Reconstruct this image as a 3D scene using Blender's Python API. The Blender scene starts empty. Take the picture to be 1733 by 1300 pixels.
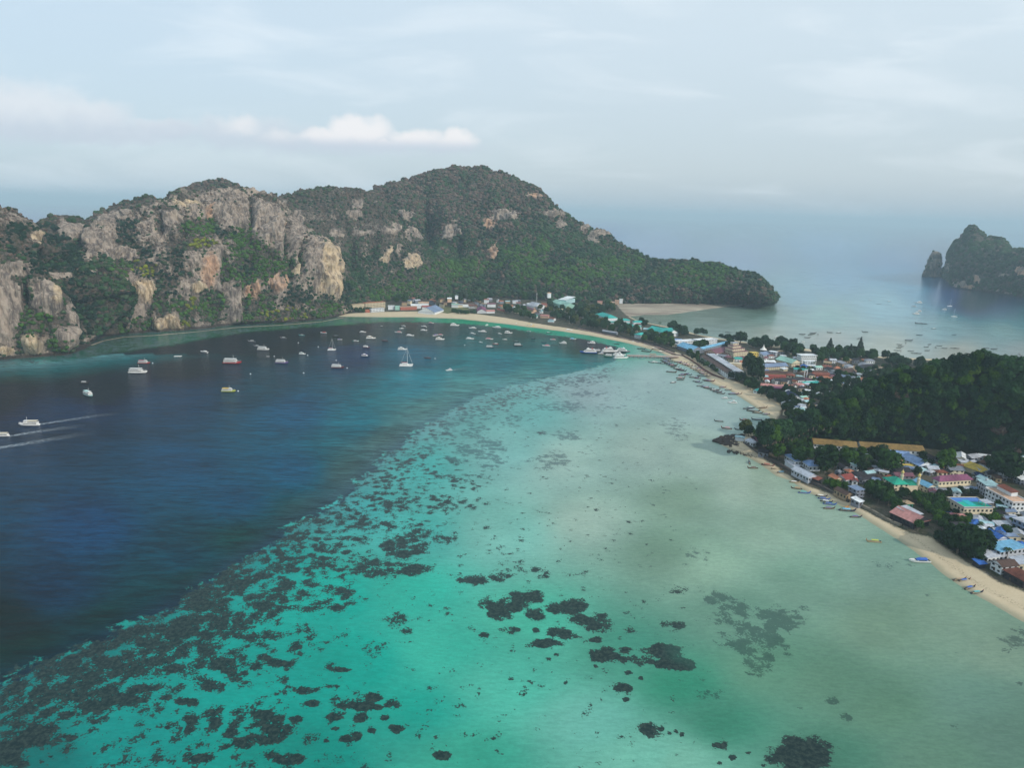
import bpy, bmesh, math, random
import numpy as np
from mathutils import Vector, Matrix
random.seed(7)
S = bpy.context.scene
COL = S.collection

# ------------------------------------------------------------------ camera
FPX, ROLL, HC, CAMH = 1155.0, math.atan(0.027), 358.4, 200.0
PITCH = math.atan((650 - HC) / FPX)
_cp, _sp, _cr, _sr = math.cos(PITCH), math.sin(PITCH), math.cos(ROLL), math.sin(ROLL)
FW = np.array([0, _cp, -_sp]); RW = np.array([1., 0, 0]); UW = np.array([0, _sp, _cp])
RC = _cr * RW + _sr * UW; UC = -_sr * RW + _cr * UW
CAM = np.array([0, 0, CAMH])
cam_d = bpy.data.cameras.new("camera"); cam = bpy.data.objects.new("camera", cam_d); COL.objects.link(cam)
M = Matrix.Identity(4)
for i in range(3):
    M[i][0] = RC[i]; M[i][1] = UC[i]; M[i][2] = -FW[i]; M[i][3] = CAM[i]
cam.matrix_world = M
cam_d.sensor_width = 36; cam_d.lens = 36 * FPX / 1733.0
cam_d.clip_start = 1; cam_d.clip_end = 300000
S.camera = cam

def ray(x, y):
    d = FW + (x - 866.5) / FPX * RC - (y - 650) / FPX * UC
    return d
def U(x, y, z=0.0):                       # photo pixel -> point on the plane at height z
    d = ray(x, y); t = (z - CAMH) / d[2]
    return CAM + t * d
def UD(x, y, D):                          # photo pixel -> point at horizontal distance D
    d = ray(x, y); return CAM + d * (D / math.hypot(d[0], d[1]))
def PX(P):                                # points (n,3) -> photo pixels
    v = np.asarray(P) - CAM
    z = np.maximum(v @ FW, 1e-3)
    return 866.5 + FPX * (v @ RC) / z, 650 - FPX * (v @ UC) / z

# ------------------------------------------------------------------ world, sun, exposure
SUN_EL, SUN_AZ = math.radians(30), math.radians(128)   # azimuth from +Y towards +X
w = bpy.data.worlds.new("World"); S.world = w; w.use_nodes = True
nt = w.node_tree; nt.nodes.clear()
def N(t, ty, **k):
    n = t.nodes.new(ty)
    for a, b in k.items(): setattr(n, a, b)
    return n
def mth(t, op, a, b=None, c=None, clamp=False):
    n = N(t, 'ShaderNodeMath', operation=op); n.use_clamp = clamp
    for i, v in enumerate((a, b, c)):
        if v is None: continue
        if isinstance(v, (int, float)): n.inputs[i].default_value = v
        else: t.links.new(v, n.inputs[i])
    return n.outputs[0]
def mixc(t, f, a, b, bt='MIX'):
    n = N(t, 'ShaderNodeMix', data_type='RGBA', blend_type=bt)
    for i, v in ((0, f), (6, a), (7, b)):
        if isinstance(v, (int, float)): n.inputs[i].default_value = v
        elif isinstance(v, tuple): n.inputs[i].default_value = (*v[:3], 1)
        else: t.links.new(v, n.inputs[i])
    return n.outputs[2]
def ramp(t, v, a, b):                      # smoothstep a..b
    n = N(t, 'ShaderNodeMapRange', interpolation_type='SMOOTHSTEP')
    t.links.new(v, n.inputs[0]); n.inputs[1].default_value = a; n.inputs[2].default_value = b
    return n.outputs[0]
def noise(t, vec, sc, det=4, rough=.55, dist=0.):
    n = N(t, 'ShaderNodeTexNoise'); n.inputs['Scale'].default_value = sc; n.inputs['Detail'].default_value = det
    n.inputs['Roughness'].default_value = rough; n.inputs['Distortion'].default_value = dist
    if vec is not None: t.links.new(vec, n.inputs['Vector'])
    return n.outputs[0]
def vscale(t, vec, s, loc=(0, 0, 0), rot=(0, 0, 0)):
    n = N(t, 'ShaderNodeMapping'); n.inputs['Scale'].default_value = s; n.inputs['Location'].default_value = loc
    n.inputs['Rotation'].default_value = rot
    t.links.new(vec, n.inputs['Vector']); return n.outputs[0]

sky = N(nt, 'ShaderNodeTexSky', sky_type='NISHITA'); sky.sun_disc = False
sky.sun_elevation = SUN_EL; sky.sun_rotation = SUN_AZ; sky.air_density = 1.2; sky.dust_density = 1.5; sky.altitude = 0
tc = N(nt, 'ShaderNodeTexCoord'); sep = N(nt, 'ShaderNodeSeparateXYZ'); nt.links.new(tc.outputs['Generated'], sep.inputs[0])
ymax = mth(nt, 'MAXIMUM', sep.outputs[1], .05)
az = mth(nt, 'DIVIDE', sep.outputs[0], ymax); el = mth(nt, 'DIVIDE', sep.outputs[2], ymax)
comb = N(nt, 'ShaderNodeCombineXYZ'); nt.links.new(az, comb.inputs[0]); nt.links.new(el, comb.inputs[1]); v2 = comb.outputs[0]
SKY_LO, SKY_HI = (4.95, 5.8, 6.5), (6.15, 7.15, 7.85)
veil = mixc(nt, ramp(nt, el, 0.0, .30), SKY_LO, SKY_HI)
veil = mixc(nt, ramp(nt, el, .07, -.01), veil, (4.15, 5.15, 6.05))
side = ramp(nt, az, -.8, .3)
veil = mixc(nt, mth(nt, 'MULTIPLY', mth(nt, 'SUBTRACT', 1, side), .5), veil, (4.3, 5.7, 7.1))
col = mixc(nt, .80, sky.outputs[0], veil)
# thin high streaks
st = noise(nt, vscale(nt, v2, (1.6, 7.5, 1), rot=(0, 0, .10)), 2.2, 5, .5, .5)
col = mixc(nt, mth(nt, 'MULTIPLY', ramp(nt, st, .46, .72), .32), col, (7.8, 8.3, 8.7))
# cumulus band, as puffs in direction space
def azel(x, y):
    d = ray(x, y); return d[0] / d[1], d[2] / d[1]
wv = N(nt, 'ShaderNodeTexNoise'); wv.inputs['Scale'].default_value = 17; wv.inputs['Detail'].default_value = 5
nt.links.new(vscale(nt, v2, (1, 1.2, 1)), wv.inputs['Vector'])
wn = N(nt, 'ShaderNodeTexNoise'); wn.inputs['Scale'].default_value = 40; wn.inputs['Detail'].default_value = 4
nt.links.new(v2, wn.inputs['Vector'])
azn = mth(nt, 'ADD', az, mth(nt, 'MULTIPLY', mth(nt, 'SUBTRACT', wv.outputs[0], .5), .055))
eln = mth(nt, 'ADD', el, mth(nt, 'MULTIPLY', mth(nt, 'SUBTRACT', wn.outputs[0], .5), .030))
def puffs(lst, soft):
    acc = None
    for (x, y, rx, ry, wt) in lst:
        a0, e0 = azel(x, y)
        qa = mth(nt, 'POWER', mth(nt, 'ABSOLUTE', mth(nt, 'DIVIDE', mth(nt, 'SUBTRACT', azn, a0), rx / FPX)), 2)
        qe = mth(nt, 'POWER', mth(nt, 'ABSOLUTE', mth(nt, 'DIVIDE', mth(nt, 'SUBTRACT', eln, e0), ry / FPX)), 2)
        v = mth(nt, 'MULTIPLY', mth(nt, 'SUBTRACT', 1, mth(nt, 'ADD', qa, qe)), wt)
        acc = v if acc is None else mth(nt, 'SMOOTH_MAX', acc, v, .12)
    return acc
p1 = puffs([(610, 222, 62, 30, 1), (560, 232, 60, 19, .9), (705, 236, 60, 20, .9), (770, 238, 44, 22, .95), (480, 236, 50, 18, .5),
            (405, 212, 40, 22, .45), (1130, 289, 20, 6, .45), (660, 246, 150, 9, .8)], .1)
p2 = puffs([(20, 190, 140, 48, .55), (150, 200, 80, 32, .6), (280, 218, 66, 18, .65), (400, 222, 120, 24, .4), (120, 222, 230, 20, .5), (560, 240, 220, 20, .35)], .1)
floor_ = ramp(nt, el, azel(660, 262)[1] - .004, azel(660, 262)[1] + .022)
m2 = mth(nt, 'MULTIPLY', ramp(nt, p2, -.30, .55), .85)
col = mixc(nt, m2, col, mixc(nt, ramp(nt, eln, azel(200, 235)[1], azel(200, 170)[1]), (5.0, 5.6, 6.4), (6.45, 6.85, 7.3)))
m1 = mth(nt, 'MULTIPLY', mth(nt, 'MULTIPLY', ramp(nt, p1, -.10, .85), .85), floor_)
shade = ramp(nt, el, azel(640, 256)[1], azel(640, 226)[1])
cc = mixc(nt, shade, (4.9, 5.4, 6.3), (7.9, 7.75, 7.8))
col = mixc(nt, m1, col, cc)
bg = N(nt, 'ShaderNodeBackground'); bg.inputs[1].default_value = .125; nt.links.new(col, bg.inputs[0])
out = N(nt, 'ShaderNodeOutputWorld'); nt.links.new(bg.outputs[0], out.inputs[0])
sd = bpy.data.lights.new("sun", 'SUN'); sd.energy = 3.0; sd.angle = math.radians(.6); sd.color = (1, .91, .80)
so = bpy.data.objects.new("sun", sd); COL.objects.link(so)
sdir = Vector((math.sin(SUN_AZ) * math.cos(SUN_EL), math.cos(SUN_AZ) * math.cos(SUN_EL), math.sin(SUN_EL)))
so.rotation_euler = sdir.to_track_quat('Z', 'Y').to_euler(); so.location = (300, -300, 500)
S.view_settings.view_transform = 'Standard'; S.view_settings.look = 'None'
S.view_settings.exposure = 0; S.view_settings.gamma = 1
S.cycles.use_denoising = True
S.cycles.max_bounces = 6; S.cycles.diffuse_bounces = 2; S.cycles.glossy_bounces = 2; S.cycles.volume_bounces = 0
S.cycles.transparent_max_bounces = 8; S.cycles.use_adaptive_sampling = True; S.cycles.adaptive_threshold = .02
S.cycles.caustics_reflective = False; S.cycles.caustics_refractive = False

# ------------------------------------------------------------------ numpy noise
_rng = np.random.default_rng(3); _tab = _rng.random(4096)
def vnoise(P):
    P = np.asarray(P, float); i = np.floor(P).astype(np.int64); f = P - i; f = f * f * (3 - 2 * f)
    def h(a, b, c): return _tab[(a * 73856093 ^ b * 19349663 ^ c * 83492791) & 4095]
    x, y, z = i[:, 0], i[:, 1], i[:, 2]; u, v, t = f[:, 0], f[:, 1], f[:, 2]
    def l(a, b, k): return a + (b - a) * k
    return l(l(l(h(x, y, z), h(x+1, y, z), u), l(h(x, y+1, z), h(x+1, y+1, z), u), v),
             l(l(h(x, y, z+1), h(x+1, y, z+1), u), l(h(x, y+1, z+1), h(x+1, y+1, z+1), u), v), t) * 2 - 1
def fbm(P, sc, o=4, g=.5):
    s = 0; a = 1; tot = 0
    for k in range(o):
        s = s + a * vnoise(np.asarray(P) * sc * 2 ** k + 17.3 * k); tot += a; a *= g
    return s / tot
def sstep(a, b, x): t = np.clip((x - a) / (b - a), 0, 1); return t * t * (3 - 2 * t)

# ------------------------------------------------------------------ object helpers
def props(o, label=None, cat=None, group=None, kind=None):
    if label: o['label'] = label
    if cat: o['category'] = cat
    if group: o['group'] = group
    if kind: o['kind'] = kind
    return o
def empty(name, loc, rz=0):
    o = bpy.data.objects.new(name, None); o.location = loc; o.rotation_euler = (0, 0, rz); o.empty_display_size = 1
    COL.objects.link(o); return o
def mobj(name, V, F, m, parent=None, smooth=False, mi=None):
    me = bpy.data.meshes.new(name); me.from_pydata([tuple(map(float, v)) for v in V], [], [tuple(map(int, f)) for f in F])
    for x in (m if isinstance(m, (list, tuple)) else [m]): me.materials.append(x)
    if mi is not None: me.polygons.foreach_set('material_index', mi)
    if smooth: me.polygons.foreach_set('use_smooth', [True] * len(me.polygons))
    me.update()
    o = bpy.data.objects.new(name, me); COL.objects.link(o)
    if parent is not None: o.parent = parent
    return o
def child(name, me, parent, loc=(0, 0, 0), rz=0):
    o = bpy.data.objects.new(name, me); COL.objects.link(o); o.parent = parent; o.location = loc; o.rotation_euler = (0, 0, rz); return o
def copy_tree(o, parent=None):
    c = o.copy(); COL.objects.link(c); c.parent = parent
    for ch in o.children: copy_tree(ch, c)
    return c
class MB:
    def __init__(s): s.V = []; s.F = []
    def add(s, V, F):
        n = len(s.V); s.V += [tuple(v) for v in V]; s.F += [tuple(i + n for i in f) for f in F]; return s
    def box(s, x0, y0, z0, x1, y1, z1):
        return s.add([(x0,y0,z0),(x1,y0,z0),(x1,y1,z0),(x0,y1,z0),(x0,y0,z1),(x1,y0,z1),(x1,y1,z1),(x0,y1,z1)],
                     [(3,2,1,0),(4,5,6,7),(0,1,5,4),(1,2,6,5),(2,3,7,6),(3,0,4,7)])
    def quadprism(s, q, dz):                # q: four top points, extruded down by dz
        b = [(p[0], p[1], p[2] - dz) for p in q]
        return s.add(list(q) + b, [(0,1,2,3),(7,6,5,4),(0,4,5,1),(1,5,6,2),(2,6,7,3),(3,7,4,0)])
    def tube(s, a, b, r, r2=None, n=6):
        a = Vector(a); b = Vector(b); d = (b - a).normalized(); r2 = r if r2 is None else r2
        x = d.orthogonal().normalized(); y = d.cross(x)
        V = [a + (x * math.cos(2*math.pi*k/n) + y * math.sin(2*math.pi*k/n)) * r for k in range(n)]
        V += [b + (x * math.cos(2*math.pi*k/n) + y * math.sin(2*math.pi*k/n)) * r2 for k in range(n)]
        F = [(k, (k+1) % n, n + (k+1) % n, n + k) for k in range(n)] + [tuple(range(n-1, -1, -1)), tuple(range(n, 2*n))]
        return s.add([tuple(v) for v in V], F)
    def lathe(s, prof, n=12, c=(0, 0, 0)):
        V = []; F = []
        for (r, z) in prof:
            for k in range(n): V.append((c[0] + r*math.cos(2*math.pi*k/n), c[1] + r*math.sin(2*math.pi*k/n), c[2] + z))
        for j in range(len(prof)-1):
            for k in range(n): F.append((j*n+k, j*n+(k+1) % n, (j+1)*n+(k+1) % n, (j+1)*n+k))
        F.append(tuple(range(n-1, -1, -1))); F.append(tuple((len(prof)-1)*n + k for k in range(n)))
        return s.add(V, F)
    def mesh(s, name, m, smooth=False):
        me = bpy.data.meshes.new(name); me.from_pydata(s.V, [], s.F); me.materials.append(m)
        if smooth: me.polygons.foreach_set('use_smooth', [True] * len(me.polygons))
        me.update(); return me
    def obj(s, name, m, parent=None, smooth=False):
        o = bpy.data.objects.new(name, s.mesh(name, m, smooth)); COL.objects.link(o)
        if parent is not None: o.parent = parent
        return o

# ------------------------------------------------------------------ materials
def lin(c):
    return tuple((v / 255 / 12.92 if v / 255 <= .04045 else ((v / 255 + .055) / 1.055) ** 2.4) for v in c)
def newmat(name):
    m = bpy.data.materials.new(name); m.use_nodes = True; t = m.node_tree; t.nodes.clear()
    b = N(t, 'ShaderNodeBsdfPrincipled'); o = N(t, 'ShaderNodeOutputMaterial'); t.links.new(b.outputs[0], o.inputs[0])
    return m, t, b
def setin(t, b, k, v):
    if isinstance(v, tuple): b.inputs[k].default_value = (*v[:3], 1)
    elif isinstance(v, (int, float)): b.inputs[k].default_value = v
    else: t.links.new(v, b.inputs[k])
_mc = {}
def pmat(name, c, rough=.6, var=.25, sc=.6, spec=.3, ribs=0., metal=0.):
    key = (name, c, rough, var, sc, ribs)
    if key in _mc: return _mc[key]
    m, t, b = newmat(name)
    geo = N(t, 'ShaderNodeNewGeometry').outputs['Position']
    n1 = noise(t, geo, sc, 5, .6); n2 = noise(t, geo, sc * .13, 2)
    f = mth(t, 'ADD', mth(t, 'MULTIPLY', n1, .7), mth(t, 'MULTIPLY', n2, .5))
    k = N(t, 'ShaderNodeMapRange'); t.links.new(f, k.inputs[0]); k.inputs[1].default_value = .35; k.inputs[2].default_value = .85
    k.inputs[3].default_value = 1 - var; k.inputs[4].default_value = 1 + var
    cn = N(t, 'ShaderNodeVectorMath', operation='SCALE'); cn.inputs[0].default_value = c[:3]; t.links.new(k.outputs[0], cn.inputs['Scale'])
    setin(t, b, 'Base Color', cn.outputs[0]); b.inputs['Roughness'].default_value = rough
    b.inputs['Specular IOR Level'].default_value = spec; b.inputs['Metallic'].default_value = metal
    if ribs:
        tcn = N(t, 'ShaderNodeTexCoord').outputs['Object']
        wv_ = N(t, 'ShaderNodeTexWave'); wv_.inputs['Scale'].default_value = ribs; t.links.new(tcn, wv_.inputs['Vector'])
        bp = N(t, 'ShaderNodeBump'); bp.inputs['Strength'].default_value = .5; bp.inputs['Distance'].default_value = .25
        t.links.new(wv_.outputs[1], bp.inputs['Height']); t.links.new(bp.outputs[0], b.inputs['Normal'])
    _mc[key] = m; return m
def roofmat(c): return pmat('roofing', c, .65, .50, .5, .2, .45)
def wallmat(c): return pmat('wall_paint', c, .8, .15, .5, .2)
GLASS = pmat('window_glass', (.02, .025, .03), .2, .2, .6, .5)
CONC = pmat('concrete', (.30, .29, .27), .85, .25)
DARKW = pmat('dark_wood', (.055, .035, .025), .7, .35, 1.2)

# ------------------------------------------------------------------ water
def polyd(pts, X, Y, scale):
    """signed distance (scaled px) to polygon, + inside"""
    n = len(pts); best = np.full(X.shape, 1e9); ins = np.zeros(X.shape, bool)
    for i in range(n):
        x0, y0 = pts[i]; x1, y1 = pts[(i+1) % n]
        dx, dy = x1-x0, y1-y0; L = dx*dx+dy*dy+1e-9
        t = np.clip(((X-x0)*dx+(Y-y0)*dy)/L, 0, 1)
        d = np.hypot(X-x0-t*dx, (Y-y0-t*dy)*2.0); best = np.minimum(best, d)
        c = ((y0 > Y) != (y1 > Y)) & (X < (x1-x0)*(Y-y0)/((y1-y0) if y1 != y0 else 1e-9)+x0)
        ins ^= c
    return np.where(ins, best, -best) / scale
DEEP = [(-900, 660), (-300, 632), (0, 619), (70, 615), (140, 606), (200, 597), (280, 586), (350, 573), (430, 561), (520, 554), (600, 548), (660, 544),
        (730, 545), (800, 549), (870, 557), (930, 566), (990, 574), (1040, 586), (1063, 597), (1040, 612), (1000, 624), (930, 640), (860, 655), (790, 680), (720, 722),
        (660, 765), (610, 815), (560, 860), (480, 905), (400, 955), (330, 1000), (250, 1045), (160, 1090), (80, 1125), (0, 1160), (-300, 1290), (-900, 1500)]
# colours: (x, y, r, g, b) as they look in daylight
CD = [(0, 640, 17, 56, 55), (150, 640, 19, 60, 63), (300, 610, 21, 59, 67), (450, 580, 25, 65, 69), (600, 565, 29, 81, 79), (720, 560, 27, 85, 87), (850, 570, 33, 95, 97), (980, 590, 45, 111, 115),
      (0, 800, 25, 79, 100), (100, 700, 23, 77, 96), (300, 680, 27, 85, 106), (300, 800, 27, 87, 112), (150, 900, 21, 79, 110), (100, 1000, 17, 69, 92), (0, 1050, 19, 57, 60), (400, 850, 25, 85, 110), (300, 950, 23, 79, 96),
      (500, 700, 41, 99, 126), (500, 800, 37, 93, 120), (600, 720, 55, 112, 129), (700, 650, 67, 122, 137), (700, 600, 51, 97, 115), (850, 620, 69, 121, 135), (950, 620, 81, 137, 145), (600, 600, 41, 79, 101), (450, 650, 33, 88, 101),
      (200, 1060, 35, 69, 60), (330, 985, 39, 75, 66), (430, 920, 43, 81, 74), (520, 870, 55, 85, 86), (600, 805, 71, 102, 101), (660, 750, 85, 120, 117), (740, 700, 89, 132, 131), (800, 670, 89, 140, 141), (60, 1110, 31, 63, 50), (880, 645, 91, 144, 143)]
CS = [(0, 618, 60, 90, 90), (60, 625, 50, 120, 115), (200, 585, 74, 100, 92), (300, 580, 66, 108, 100), (400, 562, 70, 100, 90), (500, 553, 66, 104, 90), (600, 542, 86, 124, 108), (700, 542, 70, 130, 116), (800, 545, 50, 140, 122), (900, 557, 60, 150, 138),
      (1000, 572, 70, 160, 150), (1060, 592, 105, 166, 160), (1090, 595, 139, 178, 176), (1100, 640, 148, 176, 179), (1200, 690, 148, 175, 177), (1000, 660, 144, 170, 175), (1180, 760, 148, 175, 168), (1270, 820, 149, 175, 164), (1100, 760, 144, 171, 166),
      (900, 700, 107, 165, 165), (860, 760, 121, 177, 175), (960, 780, 147, 181, 175), (700, 790, 77, 167, 164), (600, 860, 71, 169, 168), (700, 900, 77, 169, 164), (850, 900, 119, 181, 173), (1000, 880, 147, 177, 168), (1150, 850, 121, 152, 139), (1130, 930, 113, 147, 133),
      (1200, 950, 135, 171, 155), (1300, 900, 135, 166, 153), (1400, 880, 143, 172, 161), (1500, 960, 121, 155, 145), (1600, 1040, 127, 159, 143), (1700, 1100, 118, 148, 133), (1500, 1060, 115, 149, 132), (1350, 980, 116, 155, 141),
      (450, 950, 38, 160, 154), (300, 1060, 24, 158, 150), (150, 1110, 26, 150, 144), (350, 1120, 14, 158, 150), (200, 1250, 10, 150, 144), (80, 1280, 12, 120, 118), (450, 1150, 22, 160, 150), (560, 1010, 40, 168, 156), (600, 1120, 30, 158, 146), (500, 1280, 16, 140, 130), (700, 1000, 60, 176, 160),
      (750, 1100, 68, 180, 162), (850, 1160, 84, 184, 166), (900, 1050, 78, 176, 156), (800, 1280, 64, 164, 144), (700, 1200, 44, 160, 146), (1000, 1220, 109, 183, 170), (1100, 1280, 111, 181, 165), (1050, 1100, 74, 145, 129), (1150, 1160, 62, 142, 120), (1220, 1230, 67, 135, 116), (1300, 1130, 96, 144, 125), (1150, 1290, 116, 179, 162),
      (1250, 1040, 104, 147, 133), (1400, 1150, 98, 141, 123), (1500, 1200, 94, 135, 117), (1400, 1280, 75, 126, 110), (1600, 1280, 94, 133, 117), (1700, 1250, 95, 131, 119), (1640, 1180, 102, 141, 129), (620, 760, 89, 167, 164), (780, 700, 101, 159, 158),
      (1100, 545, 144, 164, 168), (1200, 545, 148, 170, 176), (1300, 540, 147, 176, 182), (1400, 540, 147, 180, 188), (1300, 565, 159, 176, 178), (1400, 575, 161, 176, 180), (1500, 590, 165, 180, 180), (1620, 600, 160, 172, 172), (1600, 560, 141, 174, 186), (1700, 560, 135, 168, 176), (1733, 600, 146, 164, 170),
      (1500, 520, 147, 182, 198), (1350, 500, 143, 176, 194), (1420, 470, 141, 174, 196), (1500, 450, 135, 170, 194), (1550, 490, 133, 168, 190), (1250, 440, 145, 174, 196), (1100, 420, 145, 174, 198), (1400, 410, 143, 176, 200), (1650, 510, 92, 134, 158), (1700, 525, 117, 153, 172), (1600, 500, 119, 156, 180), (1730, 540, 119, 158, 172),
      (1290, 525, 132, 156, 162), (50, 350, 110, 150, 190), (1000, 390, 136, 166, 194), (1733, 400, 139, 172, 194)]
RF = []   # reef patches (x, y, rx, ry, weight)
def rf(o, s, L):
    for a in L: RF.append((o[0]+a[0]/s, o[1]+a[1]/s, a[2]/s, a[3]/s, a[4] if len(a) > 4 else .93))
rf((600, 850), 2.888, [(640,500,60,34),(700,530,70,42),(770,515,40,26),(840,470,66,26),(885,555,45,24),(755,628,45,20,.75),(632,648,30,12),(1040,520,85,35),(1100,505,40,26),(1190,590,78,42),(1110,580,60,35,.8),(1020,640,80,36),(940,690,75,24),(1180,675,32,14),(1205,750,82,36),
  (1325,722,32,13),(1410,770,60,24),(1490,730,78,28),(1590,795,62,22),(1350,630,72,26,.7),(1315,910,47,20),(1325,968,16,10),(1030,885,16,10),(762,867,17,8),(890,630,18,10),(985,750,16,9),(1340,836,17,8),(1430,1105,54,34),(1500,1110,17,10),(1540,1130,17,10),(1600,1140,13,9),(1570,1122,12,9),
  (100,955,58,22),(200,1110,42,26),(150,1055,28,15),(40,1060,42,20),(80,1115,20,13),(60,1000,64,18),(10,1150,26,26),(300,335,80,26,.85),(200,200,140,60,.7),(80,330,90,55,.65),(400,170,110,44,.58),(600,370,95,27,.85),(760,330,110,44,.55),(1550,600,55,26,.6),(1600,520,22,10,.8),
  (430,1240,46,22,.75),(560,1130,100,32,.5),(200,980,66,46,.55),(340,1080,56,46,.5),(1180,805,16,9),(1315,775,16,9),(1400,860,10,7),(950,765,16,8),(680,1160,18,9,.8),(500,1000,40,14,.45),(210,590,150,90,.42),(80,700,90,60,.5),(260,820,60,20,.6),(160,1240,40,50,.5),(560,1260,90,40,.45),(850,350,130,40,.45),(1020,290,60,14,.5),(800,250,160,16,.35)])
rf((0, 850), 2.888, [(930,1060,76,54),(1050,1080,62,70),(1340,1090,82,74),(1290,1040,66,24),(1450,1060,58,32),(1530,990,58,30),(1620,1050,66,25),(910,975,110,32),(1040,905,90,40),(700,915,110,36),(600,965,120,36),(450,995,110,40),(330,1040,110,40,.8),(150,1150,120,56),(250,1110,110,44,.85),(30,1230,95,90),(340,1150,52,16),
  (1380,790,115,30),(1300,760,70,22,.85),(1460,710,62,22,.85),(850,630,80,40,.85),(760,700,95,40,.85),(760,780,84,26,.9),(940,620,70,40,.8),(1100,800,62,46,.9),(1190,650,140,28,.85),(1460,635,36,22,.9),(1490,920,92,26,.9),(960,1250,125,36),(1410,1260,86,30),(1290,1160,95,32,.9),(1200,1180,70,34,.85),(1120,1130,60,30,.85),
  (1660,820,66,16,.8),(120,890,130,46,.72),(260,960,140,40,.66),(60,1000,110,60,.8),(880,740,60,40,.8),(1010,740,60,22,.8),(650,770,50,24,.7),(620,810,70,30,.6),(460,730,80,30,.5),(430,900,80,50,.8),(250,800,120,40,.5),(1150,1020,120,60,.45),(600,1100,120,60,.35),(650,1190,130,50,.4),(700,1150,60,30,.5),(800,1270,120,25,.6),
  (1620,900,60,14,.8),(1250,700,110,30,.6),(1130,560,160,60,.5),(1300,520,180,60,.5),(1600,430,160,60,.6),(1500,330,140,50,.42),(1380,420,160,60,.42),(1200,840,22,12,.9),(1355,850,22,12,.9),(705,968,16,9),(460,1078,16,10),(460,1230,14,10),(250,1245,24,12),(200,1268,26,14),(820,1105,14,10),(1690,1160,50,22),(1640,1110,24,12),(1595,1168,16,9),(120,1280,30,20),(1500,750,160,40,.35)])
rf((550, 620), 2.888, [(340,860,110,60,.72),(420,690,170,50,.52),(500,640,120,40,.5),(770,410,165,62,.6),(740,300,90,60,.55),(640,460,85,20,.72),(600,540,130,22,.45),(1170,340,64,20,.6),(1120,460,92,32,.62),(1060,325,26,7,.8),(1260,130,110,30,.5),(1150,190,110,25,.55),(900,265,95,25,.55),(450,1000,78,20,.85),(220,975,64,36,.72),
  (870,1010,160,42,.5),(1700,300,90,60,.45),(1340,430,34,12,.5),(560,390,60,16,.5),(600,660,260,110,.38),(300,690,120,30,.6),(1400,200,180,50,.3),(1480,150,160,30,.3),(100,1110,100,50,.75),(60,1180,80,30,.7),(330,1200,120,60,.35),(500,800,160,60,.45),(960,700,260,40,.12),(860,900,160,30,.3)])
rf((1133, 850), 2.888, [(330,560,160,70,.64),(420,660,210,95,.68),(560,580,140,75,.64),(390,690,70,55,.7),(260,480,110,34,.6),(430,780,95,55,.6),(1690,680,100,64,.66),(1640,640,60,20,.5),(590,1240,150,62,.97),(250,1190,64,36,.95),(310,1252,34,20,.95),(240,1280,26,12,.95),(385,1228,26,10,.9),(1050,310,85,24,.42),
  (40,610,34,14,.85),(20,790,90,24,.85),(60,520,22,10,.8),(660,520,60,24,.45),(200,950,60,40,.4),(130,265,60,14,.45),(30,430,40,20,.5),(1240,460,30,14,.4),(1690,880,60,18,.45),(980,710,16,10,.6),(860,1058,18,8,.7),(810,965,26,10,.5),(610,1010,26,10,.5),(1395,1095,26,18,.4),(1470,740,120,14,.3),(460,1290,18,10,.9)])
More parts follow.
